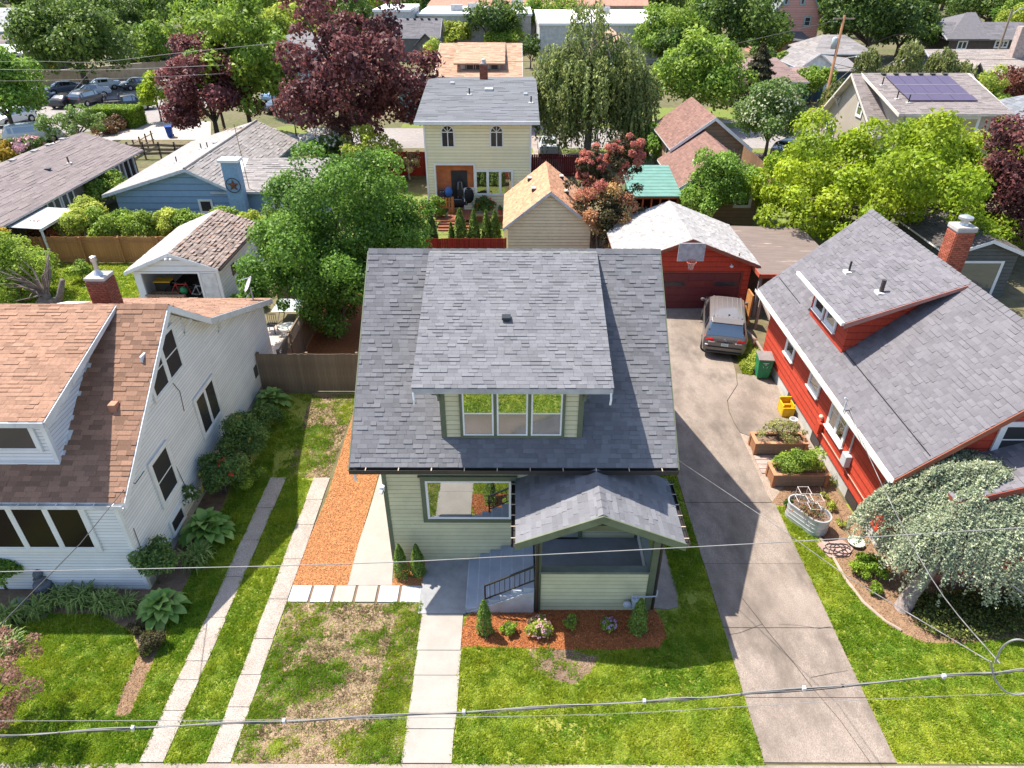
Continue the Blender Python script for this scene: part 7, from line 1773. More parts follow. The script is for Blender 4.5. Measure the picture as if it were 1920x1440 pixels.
for i, (x, y, lb) in enumerate(((-10.35,31.6,'black metal garden chair right of the patio table'),(-11.9,29.7,'black metal garden chair in front of the patio table'))):
    c = thing('garden_chair', lb, 'chair', (x,y,0), 'chairs on the patio')
    mb = MB(); mb.box(x-.22,y-.22,.42,x+.22,y+.22,.45); mb.build('seat', plastic, c)
    for sx in (-.2,.2):
        for sy in (-.2,.2): MB().bar((x+sx,y+sy,0),(x+sx,y+sy,.42),.03).build('leg', plastic, c)
    mb = MB()
    for k in range(5): mb.bar((x-.2+k*.1,y+.22,.45),(x-.2+k*.1,y+.26,.9),.02)
    mb.bar((x-.22,y+.26,.9),(x+.22,y+.26,.9),.03); mb.build('backrest', plastic, c)
fp = thing('flowerpot', 'terracotta bowl with a spiky green plant on the pinkish patio', 'flowerpot', (-10.6,29.0,.02)); MB().lathe((-10.6,29.0,.02), [(.14,0),(.26,.16),(.27,.18),(.22,.18)], 12).build('pot', M('terracotta', (.45,.17,.08), .8), fp)
link('plant', crown_mesh('plant', (0,0,.3), (.26,.26,.2), .12, leafmat('spiky', (.10,.16,.03), (.25,.3,.08)), 78, clumps=8, cr=.5, w=.25)[0], fp)
for i in range(5):
    cup = thing('white_planter', 'small white planter on the patio shelf, %s from the left' % ('first','second','third','fourth','fifth')[i], 'planter', (-12.2+i*.32,33.2,.9), 'white planters on the fence rail'); MB().lathe((-12.2+i*.32,33.2,.9), [(.09,0),(.13,.24),(.11,.24)], 10).build('pot', white, cup)
    MB().lathe((-12.2+i*.32,33.2,1.141), [(.10,0),(.09,.01)], 10).build('soil', soil, cup)
MB().box(-12.6,33.05,0,-10.4,33.35,.89).build('planter_shelf', gb, thing('planter_shelf', 'weathered shelf carrying the row of white planters', 'shelf', (-11.5,33.2,0)))
# small table outside the tan house, blue canopy
wt_ = thing('work_table', 'cluttered wooden table on the lawn in front of the tan house', 'table', tuple(G(1408,398)))
b_ = org(wt_); MB().box(b_.x-.8,b_.y-.35,.72,b_.x+.8,b_.y+.35,.78).build('table_top', M('shelf_wood2', (.42,.3,.22), .8), wt_)
for sx in (-.7,.7):
    for sy in (-.3,.3): MB().box(b_.x+sx-.05,b_.y+sy-.05,0,b_.x+sx+.05,b_.y+sy+.05,.719).build('leg', plastic, wt_)
bc = thing('canopy', 'blue pop-up canopy beside the white cottage', 'canopy', (35.6,98.5,0))
MB().idx if False else None
mb = MB(); mb.idx([(34.4,97.5,2.3),(36.6,97.5,2.3),(36.6,99.7,2.3),(34.4,99.7,2.3),(35.5,98.6,3.1)], [(0,1,4),(1,2,4),(2,3,4),(3,0,4)]); mb.box(34.4,97.46,2.0,36.6,97.49,2.3); mb.build('canopy_cloth', M('blue_cloth', (.05,.16,.5), .7), bc)
for x in (34.45,36.55):
    for y in (97.55,99.65): MB().box(x-.03,y-.03,0,x+.03,y+.03,2.28).build('leg', white, bc)
# clipped hedge frame posts at the lot
# ================================================================== poles and wires
pole_m = M('brown_pole', (.30,.15,.075), .85, c2=(.2,.095,.05), scale=3, stretch=(3,3,.3)); pole_g = M('grey_pole', (.32,.25,.19), .85)
b_ = G(1545,232); b_.y = 74.0; b_ = V((AY(1549,180,74.0).x, 74.0, 0)); tp_ = AY(1584,28,74.0)
up_ = thing('utility_pole', 'leaning brown utility pole with grey transformer behind the solar house', 'utility pole', tuple(b_))
top = V((tp_.x, 74.0, tp_.z)); q = lambda k: b_.lerp(top, k)
MB().tube([b_, top], [.17,.12], 8).build('pole', pole_m, up_, smooth=True)
MB().bar(q(.97)+V((-1,0,0)), q(.97)+V((1,0,0)), .12).build('crossarm', pole_g, up_)
MB().lathe(q(.72)+V((-.38,0,0)), [(.05,0),(.26,.03),(.27,.95),(.2,1.05),(.05,1.1)], 12).build('transformer', M('transformer_grey', (.46,.48,.49), .5), up_, smooth=True)
mb = MB(); mb.tube([q(.55), q(.62)+V((1.2,0,.3)), q(.64)+V((2.0,0,.2))], .035, 6); mb.lathe(q(.64)+V((2.2,0,.1)), [(.1,0),(.22,.06),(.2,.14),(.05,.18)], 10); mb.build('street_lamp', M('lamp_grey', (.5,.5,.5), .5), up_)
b2 = AY(1880,72,120); b2.z = 0; t2 = AY(1898,18,120)
p2 = thing('street_light', 'grey lamp pole with curved arm at the top right corner', 'street light', tuple(b2))
MB().tube([b2, V((t2.x,120,t2.z))], [.2,.16], 8).build('pole', pole_g, p2)
mb = MB(); tz = V((t2.x,120,t2.z)); mb.tube([tz-UP*.8, tz+V((1.2,0,.2)), tz+V((2.6,0,.1))], .06, 6); mb.box(tz.x+2.4,119.8,tz.z,tz.x+3.4,120.2,tz.z+.2); mb.build('lamp_arm', M('lamp_grey', (.5,.5,.5), .5), p2)
b3 = G(169,142); t3 = AY(153,88,b3.y)
p3 = thing('parking_lamp', 'brown lamp post with square head above the parking lot wall', 'street light', tuple(b3))
MB().tube([b3, V((t3.x,b3.y,t3.z))], [.14,.11], 8).build('pole', pole_m, p3)
MB().box(t3.x-1.0,b3.y-.3,t3.z,t3.x+.4,b3.y+.3,t3.z+.35).build('lamp_head', M('lamp_grey', (.5,.5,.5), .5), p3)
for i, (u, v0, v1, Yp, lb) in enumerate(((295,14,40,190,'brown utility pole far away at the top, right of the blue gable'),(318,12,46,185,'thin pale pole just right of the farther brown pole'),(1055,18,46,150,'grey pole above the weeping tree'),(1000,6,22,230,'thin distant pole at the top centre'))):
    a, b = AY(u, v1, Yp), AY(u, v0, Yp); pp = thing('utility_pole', lb, 'utility pole', (a.x,Yp,0)); MB().tube([(a.x,Yp,0),(b.x,Yp,b.z)], [.2,.14], 6).build('pole', pole_g, pp); MB().bar((b.x-1.2,Yp,b.z-.5),(b.x+1.2,Yp,b.z-.5),.15).build('crossarm', pole_g, pp)
cab_m = M('cable_sheath', (.20,.19,.18), .6, c2=(.06,.055,.055), scale=3, stretch=(1.2,1,1)); cab_l = M('pale_wire2', (.26,.25,.24), .6); cab_d = M('dark_wire', (.07,.065,.065), .5)
def wire(name, label, pts, r, m, group='overhead wires', n=5):
    P = [V(p) for p in pts]; o = MB().tube(P, r, n).build(name, m, origin=tuple(P[0]), smooth=True); return tag(o, label, 'cable', group)
bp = [(-60,1384)]+[(0,1381),(250,1365),(530,1352),(870,1335),(1210,1315),(1390,1302),(1770,1268),(1920,1257),(2000,1251)]
B3 = [AY(u, v, 5.5) for u, v in bp]
cb = thing('cable_bundle', 'thick lashed telephone cable bundle across the foreground with pale clamps', 'cable', tuple(B3[0]), 'overhead wires')
def smooth_pts(P, k=6):
    out = []
    for i in range(len(P)-1):
        p0, p1, p2, p3 = P[max(i-1,0)], P[i], P[i+1], P[min(i+2,len(P)-1)]
        for j in range(k):
            t = j/k; out.append(.5*((2*p1)+(p2-p0)*t+(2*p0-5*p1+4*p2-p3)*t*t+(3*p1-p0-3*p2+p3)*t*t*t))
    return out+[P[-1]]
Bs = smooth_pts(B3, 8)
MB().tube(Bs, .012, 6).build('cable', cab_m, cb, smooth=True)
MB().tube([p+V((0,.014*math.cos(i*.9),.014+.008*math.sin(i*.9))) for i, p in enumerate(Bs)], .007, 5).build('messenger_wire', cab_l, cb, smooth=True)
MB().tube([p+V((0,.02*math.sin(i*.7),-.016+.012*math.cos(i*.7))) for i, p in enumerate(Bs)], .006, 5).build('thin_cable', cab_d, cb, smooth=True)
for u, v in ((250,1365),(533,1352),(870,1335),(1208,1315),(1507,1291),(1769,1268)):
    p = AY(u, v, 5.49); MB().box(p.x-.022,p.y-.03,p.z-.022,p.x+.022,p.y+.022,p.z+.04).build('clamp', M('white_clamp', (.5,.5,.5), .5), cb, bevel=.008)
for i in range(0, len(Bs)-1, 4):
    p = Bs[i]; MB().tube([p+V((-.012,0,0)), p+V((.012,0,0))], .02, 6).build('lashing', cab_d, cb)
wire('thin_wire', 'thin pale wire just above and below the cable bundle', smooth_pts([AY(u,v,5.6) for u, v in [(-60,1353),(0,1352),(440,1350),(960,1343),(1180,1337),(1440,1322),(1660,1310),(1900,1300),(1990,1296)]]), .004, cab_l)
wire('power_line', 'single pale power line crossing in front of the porch and the white house', smooth_pts([AY(u,v,5.5) for u, v in [(-60,1074),(0,1072),(480,1062),(740,1054),(960,1043),(1440,1018),(1990,985)]]), .0055, cab_l)
wire('service_drop', 'pale service wire running from the bungalow roof over the driveway to the bundle', [V((4.40,14.35,4.42)), AY(1440,975,11.6), AY(1590,1082,8.6), AY(1855,1240,5.6)], .008, M('worn_wire', (.30,.285,.27), .6, c2=(.08,.075,.075), scale=2))
wire('service_drop', 'twisted service wire from the bundle to the red house weatherhead', smooth_pts([V((10.66,18.3,3.8)), AY(1640,880,12.2), AY(1745,1082,8.4), AY(1875,1244,5.6)], 5), .009, M('worn_wire', (.30,.285,.27), .6, c2=(.08,.075,.075), scale=2))
wire('service_drop', 'pale wire leaving over the cedar towards the right edge', [AY(1560,990,8.8), AY(1640,1050,7.4), AY(1895,1095,5.9), AY(1990,1165,5.4)][2:], .009, cab_l)
wire('service_drop', 'dark wire from the hook on the white house down to the left edge', [hk, AY(150,1020,11.2), AY(0,1172,8.6), AY(-80,1255,7.2)], .011, cab_d)
lp = [AY(1866,1242,5.4), AY(1878,1215,5.35), AY(1900,1200,5.3), AY(1925,1203,5.3), AY(1945,1225,5.35)]
wire('cable_loop', 'upper slack loop of pale cable at the right end of the bundle', smooth_pts(lp), .012, cab_l)
lp = [AY(1858,1240,5.4), AY(1864,1270,5.35), AY(1885,1296,5.3), AY(1915,1302,5.3), AY(1960,1285,5.35)]
wire('cable_loop', 'lower slack loop of pale cable at the right end of the bundle', smooth_pts(lp), .012, cab_l)
far_y = 62.0
for lb, px, r in (('upper pale wire above the parking lot', [(-40,116),(75,115),(185,116),(330,100),(620,70)], .016), ('double wire above the parked cars', [(-40,130),(60,131),(200,131),(420,122)], .02), ('lower thin wire along the tan wall', [(-40,152),(70,151),(250,146),(420,138)], .012)):
    wire('street_wire', lb, smooth_pts([AY(u,v,far_y) for u, v in px]), r, cab_l, 'wires over the far street', 4)
wire('guy_wire', 'steep pale wire slanting down in front of the parked cars', [AY(185,116,62), AY(130,178,62)], .02, cab_l, 'wires over the far street', 4)
for lb, pts in (('wire from the utility pole towards the left over the trees', [q(.97), AY(1250,112,74), AY(900,116,74)]), ('wire from the utility pole to the right edge over the brown roof', [q(.55), AY(1760,110,74), AY(1960,112,74)]), ('slanting wire from the utility pole down to the solar roof', [q(.6), AY(1655,140,70)])):
    wire('street_wire', lb, pts, .022, cab_d, 'wires over the far street', 4)
# ================================================================== planting
L_maple = leafmat('maple_leaf', (0.091, 0.201, 0.024), (0.305, 0.464, 0.067))
L_bigm = leafmat('deep_green_leaf', (.045,.125,.014), (.19,.34,.045))
L_chart = leafmat('chartreuse_leaf', (.15,.27,.012), (.44,.52,.03), .35)
L_purple = leafmat('purple_leaf', (.075,.028,.032), (.29,.105,.10), .3)
L_dark = leafmat('dark_leaf', (0.043, 0.091, 0.02), (0.171, 0.256, 0.043), .25)
L_mid = leafmat('mid_green_leaf', (0.11, 0.22, 0.027), (0.366, 0.476, 0.061), .3)
L_yel = leafmat('yellow_green_leaf', (0.244, 0.342, 0.037), (0.561, 0.6, 0.098), .35)
L_weep = leafmat('weeping_leaf', (.14,.20,.05), (.40,.44,.15), .3)
L_smoke = leafmat('smoke_leaf', (.05,.045,.02), (.10,.085,.03), .2)
L_plume = leafmat('smoke_plume', (.58,.19,.16), (.62,.42,.16), .3, .9)
L_dog = leafmat('dogwood_leaf', (0.085, 0.171, 0.037), (0.22, 0.317, 0.085), .3)
L_cedar = leafmat('blue_cedar_needle', (.34,.42,.27), (.66,.69,.48), .35, .8)
L_gold = leafmat('gold_leaf', (0.366, 0.244, 0.024), (0.6, 0.439, 0.061), .3)
L_box = leafmat('box_leaf', (0.098, 0.195, 0.015), (0.329, 0.464, 0.037), .3)
L_arb = leafmat('thuja_leaf', (0.073, 0.159, 0.024), (0.305, 0.415, 0.061), .2)
L_rose = leafmat('rose_leaf', (.07,.15,.04), (.22,.33,.08), .25)
L_hosta = leafmat('hosta_leaf', (0.159, 0.317, 0.061), (0.342, 0.488, 0.146), .3)
L_strap = leafmat('strap_leaf', (0.11, 0.195, 0.037), (0.342, 0.439, 0.134), .25)
L_pinkl = leafmat('pink_leaf', (.14,.07,.045), (.48,.26,.20), .3)
F_pink = leafmat('pink_petal', (.62,.30,.36), (.75,.52,.52), .2); F_lil = leafmat('lilac_petal', (.48,.26,.48), (.66,.45,.62), .2)
F_white = leafmat('white_petal', (.62,.62,.5), (.8,.79,.7), .2); F_yel = leafmat('yellow_petal', (.75,.55,.05), (.8,.68,.3), .2); F_red = leafmat('red_petal', (.65,.03,.02), (.75,.1,.07), .2)
# ---- the near gardens
def thuja(label, u, v, vtop, r, seed, group='young conifers by the porch'):
    b = G(u, v); h = AY(u, vtop, b.y).z
    return cone_tree('conifer_shrub', label, 'shrub', tuple(b), h, r, .055, L_arb, seed, group, n=3800, z0=.03, power=.55)
thuja('young conifer at the corner board left of the entry landing', 754, 1082, 1020, .21, 201)
thuja('young conifer nearest the entry landing, under the picture window', 785, 1078, 1020, .21, 202)
thuja('slim young conifer at the foot of the steps in the mulch bed', 909, 1186, 1124, .21, 203)
thuja('young conifer in front of the gas meter in the mulch bed', 1194, 1184, 1122, .24, 204)
b = G(955,1186); bush('shrub', 'small lime green shrub in the mulch bed below the steps', 'shrub', tuple(b), (.2,.2,.2), .06, L_box, 205)
b = G(1010,1186); t = bush('flowering_shrub', 'pink-flowered shrub with yellowish leaves in the sunlit mulch', 'shrub', tuple(b), (.33,.33,.28), .07, L_yel, 206)
flowers(t, (0,.0,.24), (.34,.34,.27), 60, .06, F_pink, 1, up=-.1)
b = G(1070,1178); bush('shrub', 'thin green shrub in the shaded middle of the mulch bed', 'shrub', tuple(b), (.2,.2,.24), .06, L_mid, 207, K=1.2)
b = G(1138,1180); t = bush('flowering_shrub', 'lilac-flowered shrub in the shaded mulch bed', 'shrub', tuple(b), (.2,.2,.22), .06, L_mid, 208)
flowers(t, (.06,0,.2), (.2,.2,.22), 40, .05, F_lil, 2, up=0)
# hostas: each big leaf is a piece of its own
def hosta_leafs():
    out = []
    for s_ in range(4):
        r_ = random.Random(s_); L_, Wd = 1.0, .62; vs, fs, n = [], [], 7
        for i in range(n):
            k = i/(n-1); w = Wd*.5*math.sin(math.pi*min(1, k*.93+.06))**.8*(1 if k < .99 else .05)
            z = .26*math.sin(k*2.2)-.34*k*k + r_.uniform(-.01,.01)
            vs += [(k*L_, -w, z+.09*w/.3), (k*L_, 0, z-.03), (k*L_, w, z+.09*w/.3)]
        for i in range(n-1):
            a = i*3; fs += [(a,a+1,a+4,a+3),(a+1,a+2,a+5,a+4)]
        mb = MB(); mb.idx(vs, fs); mb.sh = [r_.uniform(.85,1.1)]*len(fs)
        o = mb.build('leaf_piece', L_hosta, smooth=True); me = o.data; bpy.data.objects.remove(o)
        at = me.attributes.new('tint','FLOAT','FACE'); at.data.foreach_set('value', [s_*.3]*len(fs)); out.append(me)
    return out
HL = hosta_leafs()
def hosta(label, p, R, n, seed):
    r_ = random.Random(seed); t = thing('hosta', label, 'plant', p, 'hostas by the white house')
    for i in range(n):
        k = (i+.5)/n; a = i*2.4+r_.uniform(-.2,.2); ln = R*r_.uniform(.42,.6); el = math.radians(70-72*k+r_.uniform(-8,8))
        rad = R*.50*k
        o = link('leaf', HL[r_.randrange(4)], t)
        o.matrix_basis = Matrix.Translation((rad*math.cos(a), rad*math.sin(a), R*(.62-.42*k))) @ Matrix.Rotation(a, 4, 'Z') @ Matrix.Rotation(-el+.35, 4, 'Y') @ Matrix.Rotation(r_.uniform(-.3,.3), 4, 'X') @ Matrix.Scale(ln, 4)
    mb = MB(); mb.lathe(p, [(.06,0),(R*.3,R*.35),(.02,R*.5)], 8); mb.build('leaf_stalks', M('stalk_green', (.08,.14,.04), .7), t)
hosta('broad pale green hosta at the white house corner beside the brown strip', tuple(G(308,1150)), .80, 46, 1)
hosta('large hosta beneath the basement window of the white house', tuple(G(392,1005)), .95, 52, 2)
hosta('hosta in the shade at the foot of the grey-brown board fence', tuple(G(512,760)), .85, 36, 3)
def strappy(label, p, R, n, seed, mat=L_strap):
    r = np.random.default_rng(seed); t = thing('strap_leaf_plant', label, 'plant', p, 'strappy plants by the white house')
    a = r.uniform(0, 6.28, n); ln = R*r.uniform(.6,1.2,n); w = .011*r.uniform(.7,1.4,n)*R/.4
    b0 = r.normal(size=(n,2))*R*.22; P = []
    d = np.stack([np.cos(a),np.sin(a)],1); s_ = np.stack([-np.sin(a),np.cos(a)],1)*w[:,None]
    hts = ln*r.uniform(.7,1.0,n)
    ks = [0,.45,.8,1.0]; zs = [0,.75,.8,.45]
    for k in range(3):
        c0 = b0+d*(ln*ks[k]*.8)[:,None]; c1 = b0+d*(ln*ks[k+1]*.8)[:,None]; z0 = hts*zs[k]; z1 = hts*zs[k+1]
        m0, m1 = (1, 1-.3*k) if k < 2 else (.7,.15)
        P.append(np.stack([np.c_[c0-s_*m0,z0],np.c_[c0+s_*m0,z0],np.c_[c1+s_*m1,z1],np.c_[c1-s_*m1,z1]],1))
    P = np.concatenate(P); link('leaves', np_mesh('leaves', P, 4, mat, np.tile(r.uniform(.7,1.25,n),3), np.tile(r.random(n),3)), t)
    return t
for i, (u, v, R, lb) in enumerate(((22,1165,.55,'clump of strappy leaves at the far left of the bed'),(72,1150,.5,'clump of strappy leaves beside the flat garden path stone'),(118,1128,.5,'clump of strappy leaves right of the stone garden figure'),(158,1132,.55,'dense strappy clump below the middle of the white wall'),(200,1138,.55,'strappy clump below the right part of the white front wall'),(238,1145,.5,'strappy clump left of the pale hosta'),(372,1055,.6,'arching grassy clump below the large hosta'),(20,1215,.45,'low strappy clump on the oval lawn edge'))):
    strappy(lb, tuple(G(u, v)), R, 170, 300+i)
t = bush('rose_bush', 'tall leafy rose shrub with reddish tips at the white house corner', 'shrub', tuple(G(300,1092)), (.62,.55,.75), .09, L_rose, 311, cz=.85, clumps=22, inner=.1)
t = bush('rose_bush', 'rose bush with yellow and cream blooms against the white wall', 'shrub', tuple(G(425,925)), (.75,.7,.8), .085, L_rose, 312, cz=.85, clumps=26)
for P_, m_, s_ in (((-.25,-.2,1.25), F_yel, 3), ((-.5,-.3,1.0), F_yel, 4), ((-.35,-.6,.75), F_yel, 5), ((.2,-.1,1.45), F_red, 6), ((.5,-.25,1.2), F_red, 7)):
    flowers(t, P_, (.12,.12,.1), 5, .10, m_, s_, up=-.5)
t = bush('rose_bush', 'darker rose bush with pale orange blooms under the wide wall window', 'shrub', tuple(G(468,868)), (.8,.75,.95), .085, L_rose, 313, cz=1.0, clumps=28)
for P_, m_, s_ in (((-.1,.1,1.95), F_yel, 8), ((.4,-.3,1.3), F_yel, 9), ((-.3,-.5,1.3), F_yel, 10)): flowers(t, P_, (.14,.14,.1), 5, .10, m_, s_, up=-.5)
t = bush('rose_bush', 'small rose with cream blooms beside the basement window', 'shrub', tuple(G(362,965)), (.4,.35,.5), .07, L_rose, 314, cz=.75, K=1.4)
flowers(t, (0,-.1,.85), (.4,.35,.4), 16, .065, F_white, 11, up=-.1)
bush('shrub', 'bushy green plant along the bed edge below the roses', 'shrub', tuple(G(470,905)), (.45,.6,.35), .07, L_mid, 315)
bush('shrub', 'mixed green shrub by the wall vent, in front of the fence hosta', 'shrub', tuple(G(495,805)), (.6,.8,.5), .085, L_rose, 316)
bush('shrub', 'dark bronze mounded shrub at the head of the brown strip', 'shrub', tuple(G(287,1212)), (.36,.34,.28), .05, leafmat('bronze_leaf', (.05,.05,.02), (.13,.11,.04)), 317)
bush('shrub', 'little yellow-green shrub below the bronze one', 'shrub', tuple(G(272,1226)), (.17,.15,.14), .05, L_yel, 318)
bush('shrub', 'bronze low plant between the hosta and the oval lawn', 'shrub', tuple(G(262,1182)), (.3,.25,.18), .05, leafmat('bronze_leaf', (.05,.05,.02), (.13,.11,.04)), 319)
bush('shrub', 'dark green shrub under the left end of the white house window', 'shrub', tuple(G(12,1105)), (.65,.5,.75), .09, L_maple, 320, cz=.8)
# pinkish young tree reaching into the picture at the lower left
t = tree('japanese_maple', 'pink and bronze leaved small tree reaching in at the lower left corner', 'tree', (-12.5,9.5,0), (0,0,1.4), (1.35,1.35,1.1), .065, L_pinkl, 330, clumps=40, cr=.17, K=.42, inner=.1, r0=.05, fork=.6, lump=.25)
# ---- right-hand garden
def cedar(label, base, C, R, seed, n=1700):
    r = np.random.default_rng(seed); t = thing('weeping_cedar', label, 'tree', base)
    a = r.uniform(0, 6.28, n); q = np.sqrt(r.random(n)); C = np.array(C); R = np.array(R)
    lob = 1+.10*np.sin(a*3+1)+.08*np.sin(a*7)
    ht = np.sqrt(np.maximum(0, 1-q**2))**.8*(.80+.32*fbm(np.cos(a)*q*3+9, np.sin(a)*q*3, 1.3))
    top = np.stack([C[0]+q*lob*R[0]*np.cos(a), C[1]+q*lob*R[1]*np.sin(a), 1.2+C[2]*ht*(1+.38*np.exp(-((np.cos(a)*q+.35)**2+(np.sin(a)*q-.35)**2)*3.5))], 1)
    ln = r.uniform(.22,.5,n)*(1+.45*q**2); k = 30
    ci = np.repeat(np.arange(n), k); s_ = r.random(n*k)
    outd = np.stack([np.cos(a), np.sin(a)], 1)
    pos = top[ci].copy(); pos[:, :2] += outd[ci]*(.35*np.sin(s_*1.5)*ln[ci])[:, None]; pos[:, 2] -= ln[ci]*s_**1.4
    pos += r.normal(size=pos.shape)*.032; pos[:, 2] = np.maximum(pos[:, 2], .06)
    nrm = unit(np.c_[outd[ci]*.7, np.full(n*k, .5)] + r.normal(size=pos.shape)*.8)
    P = leaves(pos, nrm, .082, .5, r, droop=.8)
    sh = r.uniform(.75,1.2,n*k)*r.uniform(.62,1.22,n)[ci]; ti = np.clip(r.normal(.5,.3,n)[ci]+r.normal(0,.12,n*k), 0, 1)
    link('crown', np_mesh('crown', P, 4, L_cedar, sh, ti), t)
    b_ = V(base); mb = MB(); mb.tube([b_-UP*.05, b_+V((.05,0,.6)), b_+V((.5,.2,1.5)), b_+V((1.2,.4,2.2))], [.24,.2,.16,.1], 10)
    for i in range(12):
        j = r.integers(n); e = b_+V(top[j])-UP*.12; mb.tube([b_+V((.6,.2,1.4)), (b_+V((.6,.2,1.5))).lerp(e,.5)+UP*.2, e], [.09,.05,.02], 5)
    mb.build('trunk', M('cedar_bark', (.27,.22,.20), .9, var=.5, scale=7, bump=.6, bscale=25), t, smooth=True)
    return t
cedar('wide weeping blue-green cedar mounded over the corner of the red house', tuple(G(1692,1140)), (2.5,1.3,2.45), (3.5,1.8,1.0), 341, 5200)
GC = W([(1702,1118),(1920,1118),(1920,1190),(1800,1203),(1745,1196),(1712,1165)])
r = np.random.default_rng(9); q = pts_in(GC, 420, r); c = np.c_[q, r.uniform(.05,.28,len(q))]; c = np.repeat(c, 5, 0)+r.normal(size=(len(c)*5,3))*.05; c[:,2] = np.maximum(c[:,2],.03)
o = link('ground_cover', np_mesh('ground_cover', leaves(c, unit(r.normal(size=c.shape)*.6+np.array([0,0,1])), .075, .5, r), 4, leafmat('cover_leaf', (0.037, 0.073, 0.018), (0.366, 0.366, 0.073), .2), r.uniform(.6,1.25,len(c)), np.clip(r.normal(.3,.3,len(c)),0,1))); o['kind'] = 'stuff'
bush('boxwood', 'round bright green boxwood beside the pink stepping stone', 'shrub', tuple(G(1622,1078)), (.46,.46,.42), .065, L_box, 342, clumps=26, cr=.35)
bush('shrub', 'little lime shrub on the soil left of the cedar trunk', 'shrub', tuple(G(1640,1112)), (.2,.2,.2), .06, L_box, 343)
t = bush('planter_bush', 'leafy bushes filling the nearer cedar planter box', 'shrub', (10.0,18.66,.5), (.92,.42,.42), .075, L_mid, 344, cz=.3, clumps=30, cr=.4, tint=.6)
t = bush('planter_bush', 'sparse yellowish bushes in the farther cedar planter box', 'shrub', (9.9,20.46,.5), (.98,.42,.38), .07, leafmat('sparse_leaf', (0.195, 0.232, 0.061), (0.464, 0.439, 0.171), .3), 345, cz=.32, clumps=30, cr=.28, K=.7, inner=.1)
r = np.random.default_rng(19); c = np.c_[9.62+r.normal(0,.22,260), 16.55+r.normal(0,.25,260), .6+r.random(260)*.2]
o = link('tank_plants', np_mesh('tank_plants', leaves(c, unit(r.normal(size=c.shape)*.6+np.array([0,0,1])), .085, .6, r), 4, leafmat('tank_leaf', (.08,.13,.03), (.35,.12,.05), .2), r.uniform(.7,1.2,260), r.random(260)), bpy.data.objects['stock_tank']); o.location = -org(bpy.data.objects['stock_tank']); o['kind'] = 'stuff'
for i, (u, v, R) in enumerate(((1556,905,.22),(1560,955,.26),(1575,985,.2),(1548,935,.18))):
    bush('seedling', ['first sparse seedling beside the red house foundation, nearest the planter','sparse leafy seedling on the brown soil below the conduit','small seedling on the brown soil closest to the cedar','sparse seedling between planter and soil bed'][i], 'plant', tuple(G(u,v)), (R,R,R*.7), .07, L_yel, 350+i, K=.6, clumps=8)
bush('weed_patch', 'yellow-green weeds growing between the low rails and the red house', 'plant', (10.95,26.9,0), (.5,1.2,.35), .08, L_yel, 356, cz=.1, clumps=24)
# ---- the middle distance
big = tree('leafy_tree', 'big multi-stemmed green tree between the white house and the bungalow', 'tree', (-8.75,29.4,0), (.5,1.9,4.6), (3.9,3.75,3.2), .165, L_bigm, 400, clumps=92, cr=.25, K=2.7, low=-.95, lump=.15, r0=.10, stems=5, limbs=6, fork=.4, maxn=64000, tint=.6)
me, cc = crown_mesh('crown', (-2.9,.2,2.6), (1.4,1.6,1.3), .15, L_bigm, 401, clumps=24, cr=.34, K=1.9, tint=.65); link('crown', me, big)
me, cc = crown_mesh('crown', (.1,.3,2.2), (1.9,1.7,1.7), .15, L_bigm, 402, clumps=26, cr=.34, K=1.8, low=-.9); link('crown', me, big)
hedgeY = 40.3
for i in range(8):
    x = -26.6+i*1.75
    bush('hedge_shrub', 'clipped laurel of the hedge row behind the golden fence, number %s from the left' % ['one','two','three','four','five','six','seven','eight'][i], 'hedge', (x,hedgeY+.25*(i%2),0), (1.25,1.15,1.25), .16, L_mid if i % 3 else L_yel, 410+i, group='hedge behind the cedar fence', cz=1.35, clumps=24, cr=.36, tint=.6)
bush('hedge_shrub', 'pale tall shrub where the hedge meets the patio cover', 'hedge', (-27.6,42.6,0), (1.3,1.2,1.5), .16, L_yel, 419, cz=1.4)
bush('shrub', 'red-leaved shrub at the left end of the golden fence', 'shrub', (-28.6,39.6,0), (1.0,.8,.9), .15, leafmat('red_leaf', (.10,.10,.02), (.52,.07,.035), .3), 420, cz=1.3, K=1.3)
btree('shrub_tree', 'large yellow-green shrub at the left edge above the white house roof', 'tree', (-60,95,440,572), .0, .14, L_mid, 421, tint=.75, clumps=50, K=2.2, low=-.7)
btree('shrub_tree', 'golden-tipped shrub at the left edge beside the patio cover', 'tree', (-50,28,430,500), .8, .15, L_gold, 422, tint=.4, clumps=26)
st_ = thing('dead_stump', 'gnarled bare stump with twisted branches on the back lawn', 'tree', tuple(G(85,590)))
b_ = org(st_); mb = MB(); r_ = random.Random(5)
mb.tube([b_-UP*.05, b_+V((.0,.1,.6)), b_+V((.3,.3,1.1))], [.4,.32,.2], 8)
mb.tube([b_+V((0,.1,.5)), b_+V((.9,.2,.8)), b_+V((1.5,.1,1.9))], [.22,.2,.12], 7); mb.tube([b_+V((.1,.1,.4)), b_+V((1.6,-.2,.5)), b_+V((3.0,-.5,.15))], [.16,.12,.08], 6)
for i in range(26):
    a = r_.uniform(0,6.28); e = b_+V((math.cos(a)*r_.uniform(.5,2.3), math.sin(a)*r_.uniform(.3,1.5), r_.uniform(1.4,3.2))); s0 = b_+V((.2,.3,r_.uniform(.6,1.2)))
    mb.tube([s0, s0.lerp(e,.5)+V((r_.uniform(-.3,.3),0,r_.uniform(0,.4))), e], [.07,.04,.012], 5)
mb.build('trunk', M('grey_dead_wood', (.20,.155,.135), .95, var=.4, scale=6), st_, smooth=True)
bush('shrub', 'small bright green bush alone on the back lawn by the chimney', 'shrub', tuple(G(155,525)), (.6,.55,.65), .12, L_mid, 424, tint=.7)
